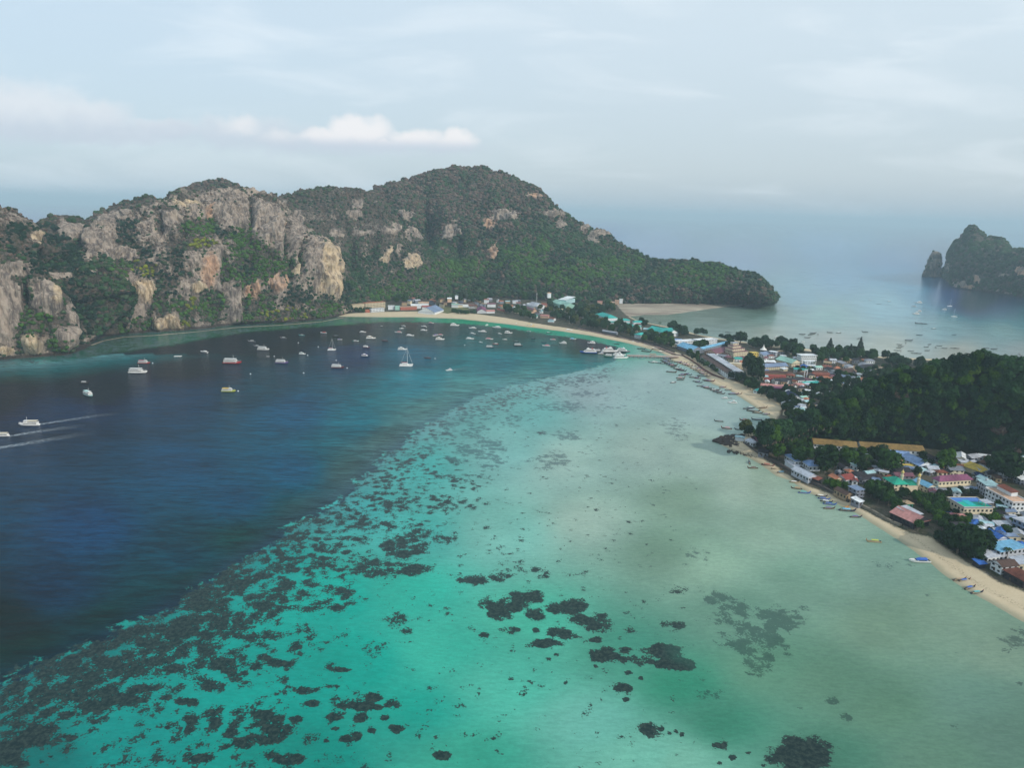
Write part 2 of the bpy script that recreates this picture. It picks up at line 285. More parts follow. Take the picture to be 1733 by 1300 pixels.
def build_water():
    ang = np.concatenate([np.radians(np.arange(-180, -46, 6.)), np.radians(np.linspace(-44, 46, 560)), np.radians(np.arange(52, 180, 6.))])
    ys = np.concatenate([np.linspace(1700, 1310, 25), np.linspace(1306, 560, 250), np.linspace(558, 385, 60), ])
    rr = [5, 40, 80]
    for y in ys: rr.append(CAMH / math.tan(PITCH + math.atan((y - 650) / FPX)))
    rr = [r for r in rr if r > 0]; rr = sorted(set(rr)); rr += [9000, 12000, 18000, 28000, 42000]
    rr = np.array(sorted(rr)); A, R = np.meshgrid(ang, rr); X = R * np.sin(A); Y = R * np.cos(A)
    V = np.stack([X.ravel(), Y.ravel(), np.zeros(X.size)], 1); nr, na = X.shape
    I = np.arange(nr * na).reshape(nr, na)
    J = np.roll(I, -1, axis=1)
    F = np.stack([I[:-1], J[:-1], J[1:], I[1:]], -1).reshape(-1, 4)
    F = np.flip(F, 1)
    V = np.vstack([V, [0, 0, 0]]); c = len(V) - 1
    fan = [(c, int(J[0, k]), int(I[0, k])) for k in range(na)]
    me = bpy.data.meshes.new('sea_water')
    me.from_pydata(V.tolist(), [], F.tolist() + fan)
    px, py = PX(V)
    front = V[:, 1] > 20
    px = np.where(front, px, 866); py = np.where(front, py, 1800)
    px = np.clip(px, -700, 2400); py = np.clip(py, 380, 1600)
    sc = np.clip((py - (335 + .027 * px)) / 500, .12, 1.6)
    def idw(C):
        C = np.array(C, float); cl = np.array([lin(c[2:]) for c in C]); acc = 0; W = 0
        for k in range(len(C)):
            d2 = (px - C[k, 0]) ** 2 + ((py - C[k, 1]) * 1.7) ** 2 + 300
            wt = d2 ** -1.6; acc = acc + wt[:, None] * cl[k]; W = W + wt
        return acc / W[:, None]
    cd, cs = idw(CD), idw(CS)
    e = polyd(DEEP, px, py, sc)
    # albedo from the look: what the sky's reflection and the air add at each viewing angle is taken off
    dyy = py - (335 + .027 * px)
    tb = np.array([[40,.255,.370,.460,.26,.28,.30],[70,.245,.350,.420,.34,.39,.41],[105,.225,.308,.370,.37,.434,.46],[187,.172,.230,.273,.64,.67,.72],[242,.130,.168,.198,.75,.80,.85],[275,.104,.137,.161,.79,.844,.889],
                   [322,.080,.104,.122,.85,.91,.958],[442,.049,.066,.080,.92,1.0,1.04],[557,.032,.044,.054,.95,1.01,1.06],[642,.025,.036,.044,.993,1.07,1.125],[892,.016,.023,.028,1.02,1.095,1.14]])
    tl = tb.copy(); tl[:9, 1:4] = [[.25,.36,.45],[.17,.24,.29],[.12,.16,.18],[.07,.09,.10],[.052,.068,.078],[.056,.074,.086],[.052,.069,.080],[.040,.055,.066],[.030,.042,.051]]
    kx = sstep(820, 1080, px)[:, None]
    og = np.stack([np.interp(dyy, tb[:, 0], tl[:, q]) for q in range(1, 7)], 1) * (1 - kx) + np.stack([np.interp(dyy, tb[:, 0], tb[:, q]) for q in range(1, 7)], 1) * kx
    sl = np.stack([np.interp(py, [600, 650, 750, 900, 1100], v) for v in ([lin((100,142,150))[q], lin((92,130,140))[q], lin((80,108,120))[q], lin((58,82,98))[q], lin((42,64,80))[q]] for q in range(3))], 1)
    ks = (np.exp(-np.maximum(-e, 0) / 55) * .55 * (e < 0) * (py > 610))[:, None]; cs = cs * (1 - ks) + sl * 1.5 * ks
    ke = (np.exp(-np.maximum(e, 0) / 62) * sstep(-700, 60, e) * (py > 600))[:, None]; cd = cd * (1 - ke) + sl * ke
    cd = np.clip((cd - og[:, :3]) / og[:, 3:], [.0012, .004, .010], .8); cs = np.maximum(np.clip((cs - og[:, :3]) / og[:, 3:], [.003, .008, .010], .8), np.where((px > 1060) & (py < 600), 1, 0)[:, None] * np.array([.035, .060, .075]))
    rfv = np.zeros(len(px)); sft = np.zeros(len(px))
    qa, qb = fbm(V, .05, 4, .6), fbm(V + 500, .016, 3)
    for (x, y, rx, ry, wt) in RF:
        q = np.sqrt(((px - x) / (rx * 1.0 + 1)) ** 2 + ((py - y) / (ry * 1.0 + 1)) ** 2) * (1 + .7 * qb) + .75 * qa
        rfv = np.maximum(rfv, wt * (1 - sstep(.25, 1.55, q)))
        if wt < .71 and (x > 1160 or y < 780): sft = np.maximum(sft, 1 - sstep(.6, 1.9, q))
    band = .50 * np.exp(-((-e - 50) / 60) ** 2) * (py > 600) * sstep(1110, 1000, px)
    sand_gap = sstep(900, 860, px)
    rfv = np.maximum(rfv, band)
    rfv = np.maximum(rfv, .15 * sstep(1400, 1000, px) * (py > 640))
    rfv = np.maximum(rfv, ((.46 + .24 * sstep(800, 1050, py)) * sstep(-300, -30, e) * (e < 40) * sstep(630, 700, py) * sstep(1050, 850, px)))
    rfv = np.maximum(rfv, .36 * sstep(850, 420, px) * (py > 850) * (e < 0))
    shore = (py < 640) & (px < 700) & (e < 0)
    rfv = np.where(shore, .50, rfv)
    rfv = np.where((py < 600) & (px > 700), 0, rfv)
    for nm, arr in (('cdeep', cd), ('cshal', cs)):
        a = me.attributes.new(nm, 'FLOAT_COLOR', 'POINT'); a.data.foreach_set('color', np.hstack([arr, np.ones((len(arr), 1))]).ravel())
    for nm, arr in (('edge', e), ('reef', rfv), ('sc', sc), ('soft', sft)):
        a = me.attributes.new(nm, 'FLOAT', 'POINT'); a.data.foreach_set('value', arr.astype(np.float32))
    m, t, b = newmat('sea_water')
    def at(n_, typ='Fac'):
        a = N(t, 'ShaderNodeAttribute', attribute_name=n_); return a.outputs[typ]
    pos = N(t, 'ShaderNodeNewGeometry').outputs['Position']
    # reef speckle
    n_lo = noise(t, pos, .055, 3, .6); n_mid = noise(t, pos, .16, 6, .68, .4); n_hi = noise(t, pos, .55, 5, .7, .3)
    n_vh = noise(t, pos, 1.1, 3, .6)
    nn = mth(t, 'ADD', mth(t, 'ADD', mth(t, 'MULTIPLY', n_mid, .46), mth(t, 'MULTIPLY', n_hi, .34)), mth(t, 'ADD', mth(t, 'MULTIPLY', n_vh, .20), mth(t, 'MULTIPLY', mth(t, 'SUBTRACT', n_lo, .5), .34)))
    vo = N(t, 'ShaderNodeTexVoronoi'); vo.inputs['Scale'].default_value = .17; t.links.new(pos, vo.inputs['Vector'])
    nn = mth(t, 'ADD', nn, mth(t, 'MULTIPLY', mth(t, 'SUBTRACT', .42, vo.outputs['Distance']), .20))
    dn = at('reef')
    thr = mth(t, 'SUBTRACT', .648, mth(t, 'MULTIPLY', dn, .335))
    msk = ramp(t, mth(t, 'SUBTRACT', nn, thr), -.022, .034)
    msk = mth(t, 'MULTIPLY', msk, ramp(t, dn, .03, .12))
    en = mth(t, 'ADD', at('edge'), mth(t, 'MULTIPLY', mth(t, 'SUBTRACT', noise(t, pos, .035, 7, .72, .6), .5), mth(t, 'MULTIPLY_ADD', ramp(t, at('sc'), .45, .95), 130, 40)))
    en = mth(t, 'ADD', en, mth(t, 'MULTIPLY', mth(t, 'SUBTRACT', n_mid, .5), 60))
    dm = ramp(t, en, -5, 7)
    vs = noise(t, pos, .02, 3, .5)
    shal = mixc(t, .22, at('cshal', 'Color'), mixc(t, ramp(t, vs, .35, .65), (.55, .6, .6), (1.35, 1.3, 1.3)), 'MULTIPLY')
    shal = mixc(t, .25, shal, mixc(t, ramp(t, n_hi, .3, .7), (.72, .78, .78), (1.25, 1.2, 1.2)), 'MULTIPLY')
    reefc = mixc(t, ramp(t, n_hi, .4, .65), (.008, .020, .022), (.030, .048, .042))
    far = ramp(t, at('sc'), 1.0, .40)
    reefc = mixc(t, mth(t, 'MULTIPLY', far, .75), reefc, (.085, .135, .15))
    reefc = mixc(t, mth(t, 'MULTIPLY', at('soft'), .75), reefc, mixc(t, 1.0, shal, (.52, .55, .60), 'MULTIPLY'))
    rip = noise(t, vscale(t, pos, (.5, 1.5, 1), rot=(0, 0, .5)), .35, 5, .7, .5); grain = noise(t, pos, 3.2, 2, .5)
    shal = mixc(t, .5, shal, mixc(t, ramp(t, mth(t, 'ADD', mth(t, 'MULTIPLY', rip, .7), mth(t, 'MULTIPLY', grain, .3)), .38, .62), (.80, .82, .83), (1.18, 1.16, 1.15)), 'MULTIPLY')  # ripple light and dark multiplied into the shallow colour
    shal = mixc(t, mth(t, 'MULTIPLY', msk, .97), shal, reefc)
    dst = noise(t, vscale(t, pos, (.35, 1.3, 1), rot=(0, 0, .22)), .13, 7, .75, .4); dlo = noise(t, vscale(t, pos, (.5, 1.2, 1), rot=(0, 0, .2)), .012, 4, .6)
    deep = mixc(t, .8, at('cdeep', 'Color'), mixc(t, ramp(t, mth(t, 'ADD', mth(t, 'MULTIPLY', dst, .65), mth(t, 'MULTIPLY', dlo, .35)), .36, .64), (.35, .38, .42), (1.75, 1.65, 1.6)), 'MULTIPLY')  # light and dark of wave facets painted into the deep colour as streaks
    c = mixc(t, dm, shal, deep)
    gain = N(t, 'ShaderNodeVectorMath', operation='SCALE'); t.links.new(c, gain.inputs[0]); gain.inputs['Scale'].default_value = WGAIN
    off = N(t, 'ShaderNodeVectorMath', operation='SUBTRACT'); t.links.new(gain.outputs[0], off.inputs[0]); off.inputs[1].default_value = WOFF
    mx = N(t, 'ShaderNodeVectorMath', operation='MAXIMUM'); t.links.new(off.outputs[0], mx.inputs[0]); mx.inputs[1].default_value = (.001, .003, .005)
    setin(t, b, 'Base Color', mx.outputs[0]); b.inputs['Roughness'].default_value = .16; b.inputs['IOR'].default_value = 1.33; b.inputs['Specular IOR Level'].default_value = .12; WB = b
    w1 = noise(t, vscale(t, pos, (.45, 1.25, 1), rot=(0, 0, .22)), .20, 6, .68); w2 = noise(t, vscale(t, pos, (.6, 1.6, 1), rot=(0, 0, .1)), .03, 3, .5)
    hgt = mth(t, 'ADD', w1, mth(t, 'MULTIPLY', w2, 1.8))
    bp = N(t, 'ShaderNodeBump'); bp.inputs['Distance'].default_value = 1.6; t.links.new(mth(t, 'MULTIPLY_ADD', dm, .65, .22), bp.inputs['Strength'])
    t.links.new(hgt, bp.inputs['Height']); t.links.new(bp.outputs[0], b.inputs['Normal'])
    me.materials.append(m); me.polygons.foreach_set('use_smooth', [True] * len(me.polygons)); me.update()
    o = bpy.data.objects.new('water', me); COL.objects.link(o); props(o, 'calm bay and open sea, deep blue on the left and turquoise reef flat on the right', kind='structure')
WGAIN, WOFF = 1.0, (0, 0, 0)
build_water()

# ------------------------------------------------------------------ land sheet (beaches and village ground)
SHORE = [(540, 541), (575, 536), (640, 537), (700, 537), (780, 540), (850, 548), (905, 555), (950, 561), (1000, 568.5), (1050, 578.5), (1085, 587), (1110, 594), (1128, 601.5),
         (1140, 612), (1165, 622), (1190, 634), (1205, 650), (1232, 660), (1262, 678), (1290, 697), (1303, 706), (1296, 728), (1285, 733), (1262, 733), (1232, 737), (1216, 744), (1219, 752), (1240, 763),
         (1262, 772), (1288, 786), (1316, 806), (1344, 815), (1365, 832), (1400, 845), (1450, 868), (1500, 902), (1545, 932), (1590, 966), (1640, 1002), (1690, 1028), (1733, 1052), (1900, 1140),
         (2600, 1150), (2600, 640), (1900, 622), (1733, 616), (1640, 610), (1560, 607), (1500, 604), (1440, 599), (1380, 592), (1330, 586), (1280, 581), (1220, 573), (1180, 566), (1150, 556), (1110, 549), (1080, 543),
         (1066, 536), (1090, 533), (1130, 533), (1165, 528), (1200, 523), (1240, 518), (1290, 514), (1303, 508)]
LW = [tuple(U(x, y)[:2]) for x, y in SHORE] + [(900, 2000), (0, 2300), (-700, 1900)]
def wdist(pts, X, Y):
    n = len(pts); best = np.full(X.shape, 1e9); ins = np.zeros(X.shape, bool)
    for i in range(n):
        x0, y0 = pts[i]; x1, y1 = pts[(i+1) % n]; dx, dy = x1-x0, y1-y0; L = dx*dx+dy*dy+1e-9
        t = np.clip(((X-x0)*dx+(Y-y0)*dy)/L, 0, 1); best = np.minimum(best, np.hypot(X-x0-t*dx, Y-y0-t*dy))
        ins ^= ((y0 > Y) != (y1 > Y)) & (X < (x1-x0)*(Y-y0)/((y1-y0) if y1 != y0 else 1e-9)+x0)
    return np.where(ins, best, -best)
# where sand gives way to soil and plants, as pixels on the ground
INLAND = [(560, 534), (640, 530), (700, 529), (780, 530), (850, 539), (905, 549), (950, 555.5), (1000, 563.5), (1060, 575.5), (1100, 585), (1150, 600), (1175, 608), (1200, 624), (1225, 641), (1262, 655), (1300, 674), (1325, 690), (1312, 712), (1300, 738), (1258, 752), (1285, 772),
          (1320, 797), (1345, 815), (1385, 832), (1440, 852), (1490, 882), (1540, 905), (1575, 912), (1600, 932), (1650, 965), (1690, 990), (1733, 1008), (1900, 1070), (2600, 1080), (2600, 650), (1733, 621), (1560, 611), (1440, 604), (1330, 592), (1220, 578), (1150, 561),
          (1075, 543), (1055, 531), (1042, 516), (1150, 514), (1240, 513), (1300, 509)]
IW = [tuple(U(x, y)[:2]) for x, y in INLAND] + [(900, 2000), (0, 2300), (-700, 1900)]
def build_land():
    xs = np.concatenate([np.arange(-460, 620, 3.2), np.arange(620, 1250, 12.)]); ys = np.concatenate([np.arange(150, 260, 10.), np.arange(260, 1000, 2.6), np.arange(1000, 1760, 4.)])
    X, Y = np.meshgrid(xs, ys); x = X.ravel(); y = Y.ravel()
    P = np.stack([x, y, 0*x], 1)
    d = wdist(LW, x, y) + 2.2 * fbm(P, .05, 3); di = wdist(IW, x, y) + 2.0 * fbm(P, .09, 3)
    z = np.where(d < 0, np.maximum(d * .08, -4), 2.4 * (1 - np.exp(-np.maximum(d, 0) / 22))) + .25 * fbm(P, .12, 3) * (d > 6)
    keep = (d > -30)
    nx = len(xs); ny = len(ys); I = np.arange(nx*ny).reshape(ny, nx)
    F = np.stack([I[:-1, :-1], I[:-1, 1:], I[1:, 1:], I[1:, :-1]], -1).reshape(-1, 4); F = F[keep[F].any(1)]
    used = np.unique(F); mp = -np.ones(nx*ny, int); mp[used] = np.arange(len(used))
    V = np.stack([x, y, z], 1)[used]; F = mp[F]
    me = bpy.data.meshes.new('land'); me.from_pydata(V.tolist(), [], F.tolist())
    for nm, arr in (('dsea', d[used]), ('dsoil', di[used])):
        a = me.attributes.new(nm, 'FLOAT', 'POINT'); a.data.foreach_set('value', arr.astype(np.float32))
    px_, py_ = PX(V); flat = ((px_ > 1030) & (py_ < 537)).astype(np.float32) * (V[:, 1] > 1200)
    a = me.attributes.new('mud', 'FLOAT', 'POINT'); a.data.foreach_set('value', flat.astype(np.float32))
    m, t, b = newmat('sand_and_soil')
    pos = N(t, 'ShaderNodeNewGeometry').outputs['Position']
    A = lambda n_: N(t, 'ShaderNodeAttribute', attribute_name=n_).outputs['Fac']
    n1 = noise(t, pos, .12, 5, .6); n2 = noise(t, pos, .8, 4, .6)
    sand = mixc(t, n1, (.46, .38, .25), (.62, .52, .36)); sand = mixc(t, mth(t, 'MULTIPLY', ramp(t, n2, .5, .75), .25), sand, (.30, .23, .15))
    wr = mth(t, 'MULTIPLY', mth(t, 'MULTIPLY', ramp(t, A('dsea'), 8, 10), ramp(t, A('dsea'), 14, 11)), ramp(t, noise(t, pos, .9, 5, .7), .50, .62)); sand = mixc(t, mth(t, 'MULTIPLY', wr, .6), sand, (.13, .10, .07))
    wet = ramp(t, A('dsea'), 7, 0); sand = mixc(t, mth(t, 'MULTIPLY', wet, .75), sand, (.22, .23, .16))
    mud = mixc(t, ramp(t, noise(t, vscale(t, pos, (.3, 1.6, 1)), .03, 6, .7), .35, .65), (.20, .16, .13), (.42, .37, .28))
    sand = mixc(t, A('mud'), sand, mud)
    soil = mixc(t, ramp(t, n1, .35, .6), (.026, .038, .016), (.090, .080, .058)); soil = mixc(t, mth(t, 'MULTIPLY', ramp(t, n2, .55, .7), .6), soil, (.22, .20, .17))
    c = mixc(t, ramp(t, mth(t, 'ADD', A('dsoil'), mth(t, 'MULTIPLY', mth(t, 'SUBTRACT', n2, .5), 6)), -1.5, 2), sand, soil)
    setin(t, b, 'Base Color', c); b.inputs['Roughness'].default_value = .92; b.inputs['Specular IOR Level'].default_value = .15
    bp = N(t, 'ShaderNodeBump'); bp.inputs['Strength'].default_value = .5; bp.inputs['Distance'].default_value = .5; t.links.new(n2, bp.inputs['Height']); t.links.new(bp.outputs[0], b.inputs['Normal'])
    me.materials.append(m); me.polygons.foreach_set('use_smooth', [True]*len(me.polygons)); me.update()
    o = bpy.data.objects.new('ground', me); COL.objects.link(o); props(o, 'sandy beaches and village ground of the low isthmus', kind='structure')
build_land()

# ------------------------------------------------------------------ cliffs and hills
ROCK = []      # (x, y, rx, ry, type) type g grey, y yellow, o orange
VEG = []       # (x, y, rx, ry, type) type b bright, l yellow, d dry, k dark
GULLY = []     # (x, y, rx, ry, depth m)
def ell(dst, o, s, L):
    k_ = 1.05 if dst is VEG else 1
    for a in L: dst.append((o[0]+a[0]/s, o[1]+a[1]/s, a[2]*k_/s, a[3]*k_/s) + tuple(a[4:]))
s_ = 3.513
ell(ROCK, (0, 270), s_, [(190,1100,68,85,'y'),(40,1145,48,42,'y'),(40,900,105,210,'g'),(290,830,105,105,'g'),(340,800,26,60,'y'),(435,920,38,135,'g'),(390,1070,48,85,'g'),(710,900,72,135,'g'),(850,770,78,75,'y'),(860,900,85,85,'g'),(1000,985,98,62,'y'),(600,690,50,70,'g'),(1235,660,52,100,'o'),(1180,760,42,32,'y'),
   (1390,880,52,125,'g'),(1500,790,42,62,'o'),(1250,310,26,42,'o'),(1380,310,120,90,'g'),(960,450,30,60,'g'),(610,510,115,110,'g'),(1040,370,55,45,'g'),(1150,330,36,55,'g'),(1540,360,60,150,'g'),(230,470,32,50,'y'),(150,650,110,50,'g'),(350,700,34,50,'g'),(760,560,80,50,'g'),(1300,620,60,90,'g'),(1330,760,50,50,'g'),
   (700,330,80,30,'g'),(450,420,60,60,'g'),(380,400,60,60,'g'),(640,370,60,40,'g'),(1120,600,60,70,'g'),(30,700,60,60,'g'),(480,1040,30,40,'g'),(1120,260,90,30,'y')])
ell(ROCK, (400, 270), s_, [(30,270,60,90,'g'),(220,420,86,150,'g'),(292,370,20,22,'o'),(362,430,44,130,'g'),(460,560,70,110,'g'),(510,640,80,150,'g'),(540,700,55,110,'y'),(580,760,26,80,'y'),(530,580,40,100,'y'),(362,650,17,32,'y'),(240,730,62,52,'o'),(305,700,14,32,'o'),(110,780,44,90,'o'),(885,575,24,48,'y'),(1045,610,54,48,'y'),
   (1505,388,40,26,'o'),(1530,545,30,44,'o'),(900,420,60,26,'g'),(1060,440,72,36,'g'),(740,430,70,22,'g'),(1280,430,64,46,'g'),(1570,350,60,30,'g'),(600,440,60,26,'g'),(0,930,22,90,'g'),(1000,330,70,16,'g'),(720,270,40,30,'g'),(70,800,40,40,'g'),(960,540,20,40,'g'),(700,330,60,16,'g')])
ell(ROCK, (800, 270), 3.27, [(330,210,40,22,'o'),(95,360,36,22,'o'),(115,505,26,38,'o'),(490,355,24,30,'g'),(680,420,50,26,'g'),(440,300,70,22,'g'),(180,310,70,26,'g'),(620,380,30,20,'g')])
ell(ROCK, (1400, 360), 5.0, [(1190,630,80,22,'o'),(1270,570,50,26,'o'),(1120,610,60,30,'g'),(1660,490,60,40,'o'),(1490,530,60,20,'g'),(1020,450,40,60,'g'),(1500,680,80,20,'g')])
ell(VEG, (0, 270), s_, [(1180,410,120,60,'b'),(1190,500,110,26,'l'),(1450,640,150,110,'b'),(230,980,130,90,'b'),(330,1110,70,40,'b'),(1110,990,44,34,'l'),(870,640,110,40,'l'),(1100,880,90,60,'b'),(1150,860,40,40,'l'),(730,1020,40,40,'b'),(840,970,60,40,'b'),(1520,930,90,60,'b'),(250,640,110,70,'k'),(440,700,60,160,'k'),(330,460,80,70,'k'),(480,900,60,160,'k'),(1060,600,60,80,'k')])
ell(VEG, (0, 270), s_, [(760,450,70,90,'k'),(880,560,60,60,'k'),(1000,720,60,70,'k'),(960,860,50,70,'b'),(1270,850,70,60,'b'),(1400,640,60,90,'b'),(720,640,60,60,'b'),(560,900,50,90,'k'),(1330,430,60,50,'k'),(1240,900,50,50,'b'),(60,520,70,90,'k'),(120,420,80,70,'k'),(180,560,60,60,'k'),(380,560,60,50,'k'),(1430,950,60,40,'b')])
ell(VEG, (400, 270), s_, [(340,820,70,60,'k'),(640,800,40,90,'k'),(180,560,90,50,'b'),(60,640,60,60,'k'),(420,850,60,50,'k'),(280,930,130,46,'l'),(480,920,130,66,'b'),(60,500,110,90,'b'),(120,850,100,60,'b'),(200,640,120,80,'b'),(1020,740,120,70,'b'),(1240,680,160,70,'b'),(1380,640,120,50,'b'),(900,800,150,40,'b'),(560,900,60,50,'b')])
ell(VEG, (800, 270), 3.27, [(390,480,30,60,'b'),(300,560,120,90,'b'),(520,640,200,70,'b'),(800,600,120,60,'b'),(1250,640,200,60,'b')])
ell(GULLY, (400, 270), s_, [(90,330,16,110,16),(303,480,20,120,34),(390,560,14,120,26),(330,660,18,80,16),(610,800,20,60,10),(1150,420,34,110,42),(1120,320,28,90,26),(1330,540,20,70,26),(860,440,-60,60,12),(1380,460,-60,80,14),(700,560,20,90,16),(1240,330,-50,110,12),(500,640,-70,150,1),(950,580,22,60,10),(820,560,24,60,8),(220,450,-70,130,10)])
ell(GULLY, (0, 270), s_, [(150,820,18,90,24),(250,560,20,90,20),(320,600,34,130,30),(490,800,48,260,48),(640,900,16,140,18),(890,930,22,80,12),(190,1090,-60,100,14),(290,820,-90,110,10),(435,930,-35,150,14),(390,1080,-40,90,10),(960,420,24,80,10),(1330,620,20,120,10),(1300,900,30,100,10),(1390,880,-45,120,12),(1000,980,-90,60,10),(730,880,-60,140,10),(1090,430,30,60,14),(1480,640,40,60,10)])

def cat(P, t):            # Catmull-Rom through P (n,3) at parameters t in [0,n-1]
    n = len(P); i = np.clip(np.floor(t).astype(int), 0, n-2); f = (t - i)[:, None]
    p = lambda k: P[np.clip(i+k, 0, n-1)]
    a, b, c, d = p(-1), p(0), p(1), p(2)
    r = .5*((2*b) + (-a+c)*f + (2*a-5*b+4*c-d)*f**2 + (-a+3*b-3*c+d)*f**3)
    return r
FOREST = []   # collected (P, scale, tint, variant) of hill trees
def interp(pl, x): pl = sorted(pl); return np.interp(x, [p[0] for p in pl], [p[1] for p in pl])
def loft(name, rows, ncol, nu, nv, amp, seed=0, rockbase=.0, mass='', mat=None, crown=(3.2, 5.2), dens=.02, label='', backz=-20, back=(160, 260), sidepad=70, rockamp=1., kind='structure'):
    """rows: list of (xy polyline, D spec) from the foot up to the ridge. D spec: None = on the water plane, number = extra metres past the foot row, list = (x, D)."""
    C = []; base = None
    for (xy, Ds) in rows:
        x0, x1 = xy[0][0], xy[-1][0]; xs = x0 + (x1-x0) * np.linspace(0, 1, ncol); ys = interp(xy, xs)
        if Ds is None: P = np.array([U(x, y, -1.5) for x, y in zip(xs, ys)]); base = np.hypot(P[:, 0], P[:, 1])
        elif isinstance(Ds, list): P = np.array([UD(x, y, d) for x, y, d in zip(xs, ys, interp(Ds, xs))])
        else: P = np.array([UD(x, y, d+Ds) for x, y, d in zip(xs, ys, base)])
        C.append(P)
    top = C[-1]; hd = top[:, :2] / np.linalg.norm(top[:, :2], axis=1)[:, None]
    b1 = top.copy(); b1[:, :2] += hd*back[0]*.5; b1[:, 2] *= .86; b2 = top.copy(); b2[:, :2] += hd*back[1]; b2[:, 2] = backz
    C += [b1, b2]
    C = np.array(C)                                        # rows x cols x 3
    if sidepad:
        L = C[:, :1].copy(); R = C[:, -1:].copy()
        hl = L[..., :2] / np.linalg.norm(L[..., :2], axis=-1, keepdims=True); hr = R[..., :2] / np.linalg.norm(R[..., :2], axis=-1, keepdims=True)
        L[..., :2] += hl*sidepad; R[..., :2] += hr*sidepad; L[..., 2] *= .8; R[..., 2] *= .8
        C = np.concatenate([L, C, R], 1)
    nr, nc = C.shape[:2]
    nfront = len(rows)-1; vv = np.concatenate([np.linspace(0, nfront, nv), np.linspace(nfront, nr-1, max(8, nv//5))[1:]])
    uu = np.linspace(0, nc-1, nu)
    tmp = np.stack([cat(C[:, j], vv) for j in range(nc)], 1)                      # len(vv) x nc x 3
    G = np.stack([cat(tmp[i], uu) for i in range(len(vv))], 0)
    P = G.reshape(-1, 3); px, py = PX(P)
    du = np.gradient(G, axis=1); dv = np.gradient(G, axis=0); n = np.cross(du, dv); n /= np.linalg.norm(n, axis=-1, keepdims=True)+1e-9
    n = n.reshape(-1, 3); tocam = CAM - P; n *= np.where((n*tocam).sum(1) < 0, -1, 1)[:, None]
    nh = n.copy(); nh[:, 2] *= .3; nh /= np.linalg.norm(nh, axis=1, keepdims=True)+1e-9
    g = np.zeros(len(P)); gr = np.zeros(len(P))
    for (x, y, rx, ry, dp) in GULLY:
        q = ((px-x)/abs(rx))**2 + ((py-y)/ry)**2; k = np.exp(-q*1.1); g += dp*k*(1 if rx < 0 else -1); gr = np.maximum(gr, k*(rx > 0))
    Q = P + seed*31.7
    f1 = fbm(Q, .011, 3); f2 = fbm(Q*np.array([1, 1, .35]), .035, 4, .55); f3 = fbm(Q*np.array([1, 1, .5]), .12, 4, .6)
    rid = 1-2*np.abs(fbm(Q*np.array([1, 1, .22])+50, .028, 4, .6)); r2_ = 1-2*np.abs(fbm(Q*np.array([1, 1, .13])+90, .075, 3, .6))
    rk = np.zeros(len(P)); oy = np.zeros(len(P)); oo = np.zeros(len(P))
    jx = px + 7*fbm(Q, .06, 3)*1.2; jy = py + 9*fbm(Q+99, .05, 3)*1.2
    for (x, y, rx, ry, ty) in ROCK:
        k = 1 - sstep(.62, 1.22, np.sqrt(((jx-x)/rx)**2 + ((jy-y)/ry)**2))
        rk = np.maximum(rk, k)
        if ty == 'y': oy = np.maximum(oy, k)
        if ty == 'o': oo = np.maximum(oo, k)
    vg = np.zeros(len(P))
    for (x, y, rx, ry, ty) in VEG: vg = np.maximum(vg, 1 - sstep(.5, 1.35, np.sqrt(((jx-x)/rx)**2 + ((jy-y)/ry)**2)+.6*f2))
    fade = sstep(-2, 6, P[:, 2])
    disp = amp*(1.3*f1+1.0*f2)+amp*rockamp*(.55*(rid-.3)*(.6+rk*.6)+.30*f3+.42*(r2_-.4)*(.15+rk)) + g*1.3
    P2 = P + nh*(disp*fade)[:, None] + np.array([0, 0, 1.])*(amp*.18*f3*fade)[:, None]
    I = np.arange(len(P)).reshape(len(vv), nu)
    F = np.stack([I[:-1, :-1], I[:-1, 1:], I[1:, 1:], I[1:, :-1]], -1).reshape(-1, 4)
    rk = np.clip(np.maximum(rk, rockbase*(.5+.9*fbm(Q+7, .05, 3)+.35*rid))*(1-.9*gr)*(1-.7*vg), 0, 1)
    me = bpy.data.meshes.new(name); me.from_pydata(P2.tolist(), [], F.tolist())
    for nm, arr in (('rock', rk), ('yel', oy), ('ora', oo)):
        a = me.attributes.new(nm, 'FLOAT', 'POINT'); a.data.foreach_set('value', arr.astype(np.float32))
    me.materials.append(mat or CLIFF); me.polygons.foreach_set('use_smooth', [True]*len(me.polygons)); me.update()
    o = bpy.data.objects.new(name, me); COL.objects.link(o); props(o, label, kind=kind)
    if dens > 0:
        fr = F
        a = P2[fr[:, 0]]; b = P2[fr[:, 1]]; c = P2[fr[:, 3]]; cc = P2[fr[:, 2]]
        ar = np.linalg.norm(np.cross(b-a, c-a), axis=1); ar *= np.where((a[:, 2] > 3), 1, 0)
        npt = int(ar.sum()*dens); pick = _rng.choice(len(ar), npt, p=ar/ar.sum()); r1 = _rng.random((npt, 1)); r2 = _rng.random((npt, 1))
        S4 = fr[pick]; bl = lambda V_: (V_[S4[:, 0]]*(1-r1)*(1-r2)+V_[S4[:, 1]]*r1*(1-r2)+V_[S4[:, 2]]*r1*r2+V_[S4[:, 3]]*(1-r1)*r2)
        T = bl(P2); rr = bl(rk[:, None])[:, 0]; tx, ty = PX(T); nf = fbm(T, .03, 3); nf2 = fbm(T+300, .09, 2)
        keep = (_rng.random(npt) > np.clip(rr*1.35+ .1*nf, 0, .97))
        T, tx, ty, nf, nf2, rr = T[keep], tx[keep], ty[keep], nf[keep], nf2[keep], rr[keep]
        sc = _rng.uniform(*crown, len(T))*(1-.5*np.clip(rr, 0, 1))*np.where(nf2 > .2, 1.15, 1)
        tint = tint_of(T, tx, ty, nf, nf2, rr, mass)
